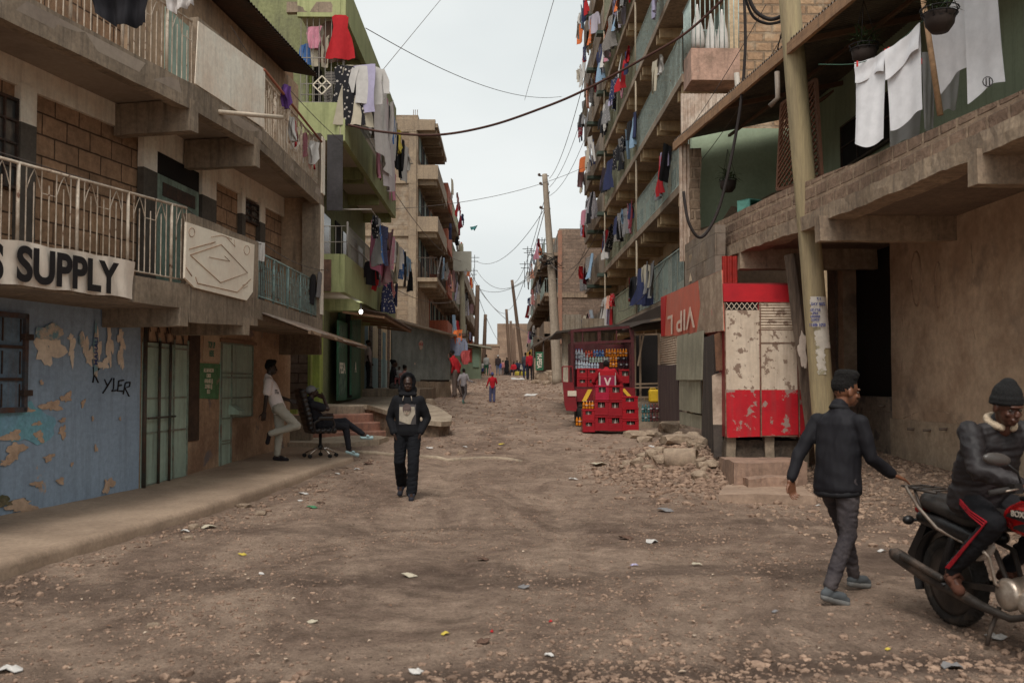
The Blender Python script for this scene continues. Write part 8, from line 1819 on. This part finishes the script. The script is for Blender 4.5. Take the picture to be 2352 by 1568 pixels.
small('boy in pale grey sweater running up the street beside the corrugated kiosk', 1065, 925, 35, -25, RUN, .70, top=('long', (.30, .27, .28)), legs=('long', (.10, .085, .085)), shoes=(.1, .22, .2), vox=.018)
small('small child in red sweater and blue hat walking up the middle of the street', 1131, 928, 36.2, 8, dict(kR=(.1, .06, .5), aR=(.09, .0, .09), aL=(-.1, .14, .09), tL=(-.1, .28, .03), kL=(-.1, .1, .5), eL=(-.27, -.02, 1.16), wL=(-.33, .04, .95), eR=(.26, .05, 1.16), wR=(.26, .22, 1.1)), .62, top=('long', (.40, .012, .02)), legs=('wide', (.085, .09, .17)), shoes=(.1, .02, .02), hair='beanie', vox=.018)
small('person in red shirt and brown trousers leaning at the kiosk doorway', 1048, 905, 39.2, 60, dict(chest=(0, .12, 1.38), neck=(0, .14, 1.46), head=(0, .2, 1.58), sR=(.17, .12, 1.37), sL=(-.17, .12, 1.37), aR=(.15, -.2, .09), tR=(.15, -.06, .03)), 1.1, top=('long', (.36, .015, .02)), legs=('wide', (.13, .095, .08)), shoes=(.10, .07, .06))
small('woman in red sweater walking away beside the green board', 1217, 868, 62, 5, dict(aR=(.1, -.1, .09), tR=(.1, .04, .03)), 1.0, top=('long', (.40, .015, .03)), legs=('long', (.02, .016, .02)), hair='bun'); small('dark clothed person walking just left of the red sweater woman', 1207, 864, 64, 5, None, .98, top=('long', (.06, .06, .07)), legs=('long', (.03, .04, .08)))
FG = 'people far up the street'
for l_, px, sc, tp_, tcol, lg, lcol, hr in (('man in white shirt and green trousers at the left of the far crowd', 1117, 1.0, 'long', (.40, .40, .38), 'long', (.03, .13, .08), 'short'), ('child in white top and blue shorts left of the far man in green trousers', 1108, .66, 'short', (.5, .47, .44), 'short', (.04, .05, .2), 'short'), ('small child in pink dress in the far crowd', 1125, .6, 'short', (.5, .33, .33), 'skirt', (.5, .33, .33), 'short'), ('man with white cap in dark jacket in the far crowd', 1144, .98, 'jacket', (.05, .035, .035), 'long', (.12, .15, .22), 'cap'), ('child with blue backpack in the far crowd', 1149, .66, 'long', (.06, .09, .32), 'long', (.25, .28, .33), 'short'), ('woman in black at the centre of the far crowd', 1164, .85, 'long', (.015, .015, .018), 'skirt', (.015, .015, .018), 'bun'), ('person in white and red stripes near the blue backpack child', 1155, .72, 'long', (.5, .2, .2), 'long', (.15, .1, .1), 'short'), ('person in blue black coat right in the far crowd', 1188, .72, 'jacket', (.02, .03, .06), 'long', (.02, .02, .03), 'short'), ('second dark figure right in the far crowd', 1194, .68, 'long', (.03, .035, .06), 'long', (.03, .03, .04), 'short')):
    small(l_, px, 861, 84, random.Random(px).uniform(-60, 60), dict(hatcol=(.6, .58, .55)), sc, top=(tp_, tcol), legs=(lg, lcol), hair=hr, vox=.035, group=FG)
for l_, px, tcol in (('seated vendor in red in the far crowd', 1180, (.42, .02, .03)), ('seated vendor in white by the yellow container in the far crowd', 1202, (.4, .37, .33))): small(l_, px, 861, 82, 160, SIT, 1.0, 2.5, top=('long', tcol), legs=('long', (.05, .04, .05)), hair='short', vox=.035, group=FG)
p = at(1196, 860, 82); mb = MB(None); mb.box(-.5, .5, -.3, .3, 0, .35); tag(mb.build('basin', PLAST, None, col=(.45, .36, .06), bev=.05, loc=(p.x, p.y, gzz(p.x, p.y))), 'yellow container on the ground in the far crowd', 'container')
# porter behind the crates
p = at(1394, 930, 24.75); e6, J, hp = figure('porter in red shirt bending behind the crate stacks with a printed bag on his back', (p.x, 24.75, gzz(p.x, 24.75) + .05), R(0), dict(chest=(0, .1, 1.38), head=(.0, .2, 1.56), neck=(0, .14, 1.46), eR=(.32, .1, 1.15), eL=(-.32, .1, 1.15), wR=(.26, .3, 1.0), wL=(-.26, .3, 1.0)), 1.0, ('long', (.33, .012, .02)), ('long', (.03, .03, .04)), vox=.018, face=False, hands=False)
mb = MB(None); mb.box(-.21, .21, -.17, -.09, .98, 1.38); o = mb.build('bag', PLAST, None, col=(.55, .48, .44), bev=.02); o.parent = e6; mb = MB(None); mb.box(-.175, .175, -.182, -.172, 1.03, 1.29); o = mb.build('bag_print', PLAST, None, col=(.30, .02, .06)); o.parent = e6; mb = MB(None); mb.box(-.19, .19, -.182, -.172, 1.30, 1.42); o = mb.build('bag_band', PLAST, None, col=(.40, .012, .02)); o.parent = e6
mb = MB(None); mb.slab([(-.09, 1.25), (-.05, 1.25), (0, 1.13), (.05, 1.25), (.09, 1.25), (.02, 1.05), (-.02, 1.05)], -.19, -.184); o = mb.build('bag_letter', flat((.5, .4, .4)), None); o.parent = e6
# ================================================================ MOTORCYCLE AND RIDER
BX, BY = 3.20, 7.08; BZ = gzz(BX, BY); BH = R(-77)
bike = empty('motorcycle', (BX, BY, BZ), 'dusty red and black motorcycle with rear rack at the right edge of the street', 'motorcycle', rz=BH)
BLK = flat((.014, .013, .014), .35, fa=.1); RUB = mat('dusty_tyre', (.020, .018, .017), (.085, .065, .052), 5, vr=(.5, .68), rough=.85, fine=30, fa=.3, bump=.5)
ALU = mat('dirty_aluminium', (.36, .33, .30), (.18, .14, .12), 5, rough=.4, metal=.7, fa=.15); BRD = mat('tank_red', (.42, .010, .012), (.36, .010, .010), 1, rough=.22, spec=.6, fa=.05, bump=0)
EXH = mat('sooty_exhaust', (.045, .040, .038), (.12, .09, .075), 5, vr=(.5, .7), rough=.5, metal=.4); DST = mat('dusty_black_plastic', (.022, .019, .018), (.06, .048, .042), 5, rough=.5)
def bp_(name, m_, fn, par=None, vox=None, **k):
    if vox: b = Blob(); fn(b); return b.build(name, m_, par or bike, vox, **k)
    mb = MB(None); fn(mb); o = mb.build(name, m_, None, **k); o.parent = par or bike; return o
def wheel(x):
    w_ = bp_('wheel', RUB, lambda mb: mb.lathe((x, 0, .31), [(.235, -.028), (.26, -.05), (.292, -.052), (.308, -.03), (.312, 0), (.308, .03), (.292, .052), (.26, .05), (.235, .028)], 40, 'Y'))
    bp_('rim', DST, lambda mb: mb.lathe((x, 0, .31), [(.215, -.035), (.24, -.038), (.24, .038), (.215, .035), (.205, 0), (.215, -.034)], 40, 'Y', True), w_)
    for k in range(6):
        a = k * 1.0472; bp_('spoke', DST, lambda mb: mb.bar((x + .05 * math.cos(a), 0, .31 + .05 * math.sin(a)), (x + .22 * math.cos(a + .12), 0, .31 + .22 * math.sin(a + .12)), .028), w_)
    bp_('hub', DST, lambda mb: mb.lathe((x, 0, .31), [(.03, -.08), (.075, -.06), (.08, 0), (.075, .06), (.03, .08)], 16, 'Y'), w_)
    tr = MB(None)
    for k in range(44):
        a = k * .1428
        for s_ in (-1, 1): tr.bar((x + .313 * math.cos(a), s_ * .004, .31 + .313 * math.sin(a)), (x + .302 * math.cos(a + .06), s_ * .042, .31 + .302 * math.sin(a + .06)), .012)
    o = tr.build('tread', RUB, None); o.parent = w_
wheel(0); wheel(1.27)
bp_('tank', BRD, lambda b: (b.ell((.86, 0, .86), (.27, .155, .12)), b.ell((.72, 0, .83), (.2, .10, .11)), b.ell((1.0, 0, .86), (.16, .16, .11)), b.ell((.9, -.09, .80), (.2, .07, .07)), b.ell((.9, .09, .80), (.2, .07, .07))), vox=.012, sm=5)
for i, (x0, x1, z0, zz_) in enumerate(((.72, .98, .86, .90), (.78, 1.02, .79, .82))):
    bp_('tank_decal', BLK, lambda mb: mb.slab([(x0, z0), (x1, z0 - .03), (x1 + .04, zz_), (x0 + .09, zz_ + .01), (x0 + .02, z0 + .02)], -.172, -.150))
body_text('BOXER', bike, (.86, -.176, .885), (R(90), 0, 0), .05, flat((.5, .46, .42)), .17)
bp_('fuel_cap', BLK, lambda b: b.ell((.82, 0, .965), (.16, .08, .03)), vox=.01)
bp_('seat', mat('seat_vinyl', (.018, .016, .016), (.035, .03, .028), 4, rough=.5, fa=.15), lambda b: (b.chain([(-.26, 0, .84), (0, 0, .83), (.25, 0, .79), (.58, 0, .80)], [.075, .085, .09, .07]), b.chain([(-.22, -.05, .83), (.25, -.07, .77), (.5, -.05, .78)], [.05, .06, .05]), b.chain([(-.22, .05, .83), (.25, .07, .77), (.5, .05, .78)], [.05, .06, .05])), vox=.012)
bp_('tail_cowl', BLK, lambda b: (b.chain([(-.28, -.05, .72), (0, -.09, .70), (.35, -.11, .66)], [.05, .06, .05]), b.chain([(-.28, .05, .72), (0, .09, .70), (.35, .11, .66)], [.05, .06, .05])), vox=.012)
for s_ in (-1, 1):
    bp_('grab_rail', ALU, lambda mb: mb.tube([(.25, s_ * .12, .62), (.02, s_ * .15, .68), (-.2, s_ * .14, .80), (-.40, s_ * .10, .93)], .013, 6)); bp_('rack_bar', DST, lambda mb: mb.tube([(-.05, s_ * .10, .92), (-.25, s_ * .11, .925), (-.48, s_ * .08, .93)], .010, 6))
    bp_('rack_strut', DST, lambda mb: mb.tube([(-.30, s_ * .10, .92), (-.2, s_ * .1, .74)], .010, 6))
for x_ in (-.46, -.34, -.22, -.1): bp_('rack_crossbar', DST, lambda mb: mb.tube([(x_, -.1, .93), (x_, .1, .93)], .008, 5))
for s_ in (-1, 1):
    bp_('indicator', BLK, lambda mb: (mb.tube([(-.3, 0, .70), (-.3, s_ * .12, .70)], .012, 5), mb.ball((-.3, s_ * .155, .70), (.035, .045, .035), 10, 8)))
bp_('tail_light', flat((.25, .01, .01), .3), lambda mb: mb.ball((-.34, 0, .77), (.03, .07, .04), 10, 8))
def mud(mb):
    for w0, w1 in ((-.085, .085),):
        pts = [(.34 * math.cos(a), .31 + .36 * math.sin(a)) for a in [R(d) for d in range(60, 201, 10)]]
        vs = [(a, w, z) for a, z in pts for w in (w0, w1)] + [(a * 1.03, w, z + .006) for a, z in pts for w in (w0, w1)]; n = len(pts); o_ = 2 * n
        mb.add(vs, [(2 * i, 2 * i + 1, 2 * i + 3, 2 * i + 2) for i in range(n - 1)] + [(o_ + 2 * i, o_ + 2 * i + 2, o_ + 2 * i + 3, o_ + 2 * i + 1) for i in range(n - 1)] + [(2 * i, 2 * i + 2, o_ + 2 * i + 2, o_ + 2 * i) for i in range(n - 1)] + [(2 * i + 1, o_ + 2 * i + 1, o_ + 2 * i + 3, 2 * i + 3) for i in range(n - 1)], True)
bp_('rear_mudguard', BLK, mud); bp_('mud_flap', BLK, lambda mb: mb.slab([(-.42, .44), (-.24, .70), (-.18, .68), (-.35, .40)], -.085, .085))
bp_('exhaust', EXH, lambda b: b.chain([(1.0, -.12, .30), (.75, -.17, .22), (.5, -.19, .25), (.2, -.20, .31), (-.05, -.21, .36), (-.36, -.22, .44)], [.022, .024, .032, .045, .055, .052]), vox=.010, sm=2)
bp_('heat_shield', EXH, lambda b: b.chain([(.18, -.245, .37), (-.22, -.265, .455)], [.026, .028]), vox=.009, sm=2); bp_('exhaust_tip', BLK, lambda mb: mb.tube([(-.34, -.22, .435), (-.42, -.222, .455)], .022, 8))
bp_('swingarm', DST, lambda mb: (mb.bar((0, -.10, .31), (.55, -.09, .36), .045), mb.bar((0, .10, .31), (.55, .09, .36), .045)))
for s_ in (-1, 1): bp_('shock_absorber', BLK, lambda mb: mb.tube([(.03, s_ * .12, .33), (.03, s_ * .12, .38), (.14, s_ * .12, .62), (.15, s_ * .12, .66)], [.018, .032, .032, .018], 10))
bp_('frame', DST, lambda mb: (mb.tube([(.2, -.08, .66), (.5, -.07, .60), (.62, -.05, .35), (.9, -.05, .22), (1.1, 0, .4), (1.12, 0, .85)], .018, 6), mb.tube([(.2, .08, .66), (.5, .07, .60), (.62, .05, .35), (.9, .05, .22), (1.1, 0, .4)], .018, 6)))
bp_('engine', ALU, lambda b: (b.ell((.72, 0, .36), (.18, .13, .11)), b.ell((.80, 0, .40), (.13, .11, .13)), b.cap((.85, 0, .42), (.93, 0, .58), .085, .075)), vox=.014, sm=2)
bp_('clutch_cover', ALU, lambda mb: mb.lathe((.70, 0, .36), [(.10, -.12), (.105, -.155), (.085, -.175), (.0, -.18)], 22, 'Y')); bp_('crankcase_cover', ALU, lambda mb: mb.lathe((.83, 0, .33), [(.07, -.11), (.07, -.14), (.05, -.155), (0, -.16)], 18, 'Y'))
bp_('kick_starter', ALU, lambda mb: mb.tube([(.66, -.14, .38), (.64, -.19, .42), (.60, -.20, .58), (.60, -.24, .62)], .012, 6)); bp_('cooling_fins', DST, lambda mb: [mb.box(.82, .98, -.09, .09, .46 + k * .025, .466 + k * .025) for k in range(6)])
bp_('side_panel', mat('silver_side_panel', (.42, .39, .37), (.3, .27, .25), 3, rough=.35, fa=.05), lambda b: b.ell((.42, -.12, .60), (.15, .035, .075), Matrix.Rotation(-.35, 3, 'Y')), vox=.010); bp_('side_panel_stripe', BRD, lambda b: b.ell((.39, -.145, .61), (.10, .02, .045), Matrix.Rotation(-.35, 3, 'Y')), vox=.009)
bp_('foot_peg', BLK, lambda mb: mb.tube([(.2, -.1, .33), (.2, -.26, .33)], .016, 6)); bp_('centre_stand', mat('rusty_stand', (.10, .08, .07), (.05, .04, .035), 5, rough=.6), lambda mb: (mb.tube([(.60, -.13, .26), (.56, -.17, .10), (.55, -.19, .005)], .015, 6), mb.tube([(.60, .13, .26), (.55, .19, .005)], .015, 6)))
for s_ in (-1, 1): bp_('fork', ALU, lambda mb: mb.tube([(1.27, s_ * .085, .31), (1.13, s_ * .085, .68), (1.02, s_ * .085, .98)], [.026, .026, .018], 8))
bp_('headlight', BLK, lambda b: b.ell((1.18, 0, .88), (.09, .10, .10)), vox=.012); bp_('instrument', flat((.5, .5, .52), .25), lambda mb: mb.ball((1.03, 0, 1.03), (.05, .1, .03), 12, 8)); bp_('front_mudguard', BRD, lambda b: b.chain([(1.02, 0, .55), (1.15, 0, .66), (1.32, 0, .66), (1.48, 0, .58)], [.05, .06, .06, .05]), vox=.014)
bp_('handlebar', BLK, lambda mb: mb.tube([(.86, -.38, 1.03), (.94, -.25, 1.06), (1.0, -.1, 1.02), (1.0, .1, 1.02), (.94, .25, 1.06), (.86, .38, 1.03)], .012, 8))
for s_ in (-1, 1):
    bp_('grip', flat((.03, .027, .027), .8), lambda mb: mb.tube([(.855, s_ * .40, 1.025), (.905, s_ * .29, 1.05)], .019, 8)); bp_('switch_box', BLK, lambda mb: mb.box(.90, .96, s_ * .27 - .03, s_ * .27 + .03, 1.03, 1.09)); bp_('lever', ALU, lambda mb: mb.tube([(.95, s_ * .25, 1.06), (.98, s_ * .38, 1.05)], .006, 5))
    m_ = bp_('mirror', flat((.07, .065, .065), .3), lambda b: b.ell((.93, s_ * .40, 1.24), (.03, .105, .042), Matrix.Rotation(s_ * .12, 3, 'X')), vox=.009); bp_('stem', BLK, lambda mb: mb.tube([(.95, s_ * .24, 1.07), (.94, s_ * .26, 1.16), (.93, s_ * .34, 1.22)], .007, 6), m_)
# rider (same local frame as the bike: x forward -> figure uses y forward, so turn by 90)
RB = lambda x, y, z: V(-y, x, z)
e5, J, hp = figure('motorcycle rider in dark padded jacket, black beanie and black trousers with red side stripes', (BX, BY, BZ), BH - R(90),
    dict(pel=RB(.27, 0, .94), chest=RB(.44, 0, 1.38), neck=RB(.50, 0, 1.46), head=RB(.58, -.02, 1.55), sR=RB(.44, -.205, 1.375), sL=RB(.46, .205, 1.375), eR=RB(.64, -.30, 1.14), wR=RB(.84, -.14, 1.07), eL=RB(.66, .36, 1.14), wL=RB(.84, .33, 1.07), hdR=RB(1, .35, -.15), hdL=RB(1, 0, -.1), pnR=RB(0, .3, -1), pnL=RB(0, 0, -1), hR=RB(.30, -.10, .90), hL=RB(.30, .10, .90), kR=RB(.66, -.20, .80), kL=RB(.66, .20, .80), aR=RB(.24, -.215, .42), tR=RB(.34, -.235, .345), aL=RB(.24, .215, .42), tL=RB(.36, .23, .38), look=RB(1, -.05, -.25), up=V(0, 0, 1), hk=1.08, hem=-.12, curl=.9, cuR=.9, cuL=.9),
    1.0, ('puffer', (.016, .013, .015)), ('long', (.014, .013, .015)), (.10, .04, .025), 'slide', 'beanie', (.085, .036, .024), .0095, fold=.012, loose=.98, topw=1.20, legw=1.02)
for c_ in e5.children:
    if c_.name.startswith('padded'): c_.data.materials[0] = mat('dark_quilted_nylon', (.014, .012, .014), (.026, .022, .025), 4, rough=.6, fa=.15, bump=.3, bs=14)
c = Blob(); n_ = J['neck']; c.chain([n_ + RB(-.015 + .078 * math.cos(a), .082 * math.sin(a), -.015 - .04 * math.cos(a)) for a in [R(d) for d in range(25, 336, 20)]], [.026] * 16); c.build('fleece_collar', mat('cream_fleece', (.45, .38, .30), (.35, .29, .22), 30, fa=.3, bump=1), e5, .008, 1, .003, 60)
for k, off in enumerate((-.016, 0, .016)):
    hR_, kR_, aR_ = J['hR'], J['kR'], J['aR']; c = Blob(); up_ = V(0, 0, 1)
    a = hR_ + RB(.02, -.097, .01 + off); b_ = hR_.lerp(kR_, .5) + RB(0, -.092, off); d_ = kR_ + RB(.0 + off, -.076, .005 + off); f_ = kR_.lerp(aR_, .5) + RB(off, -.070, off * .3); g_ = kR_.lerp(aR_, .9) + RB(off, -.058, 0)
    c.chain([a, b_, d_, f_, g_], [.0065] * 5); c.build('red_stripe', flat((.32, .008, .018)), e5, .006, 1)
for k, (dx, dz) in enumerate(((.02, -.015), (.06, -.035))):
    c = Blob(); p0 = J['aR'] + RB(dx, -.045, dz); p1 = J['aR'] + RB(dx + .02, 0, dz + .04); p2 = J['aR'] + RB(dx, .045, dz); c.chain([p0, p1, p2], [.013] * 3); c.build('sandal_strap', flat((.09, .035, .022)), e5, .008, 1)
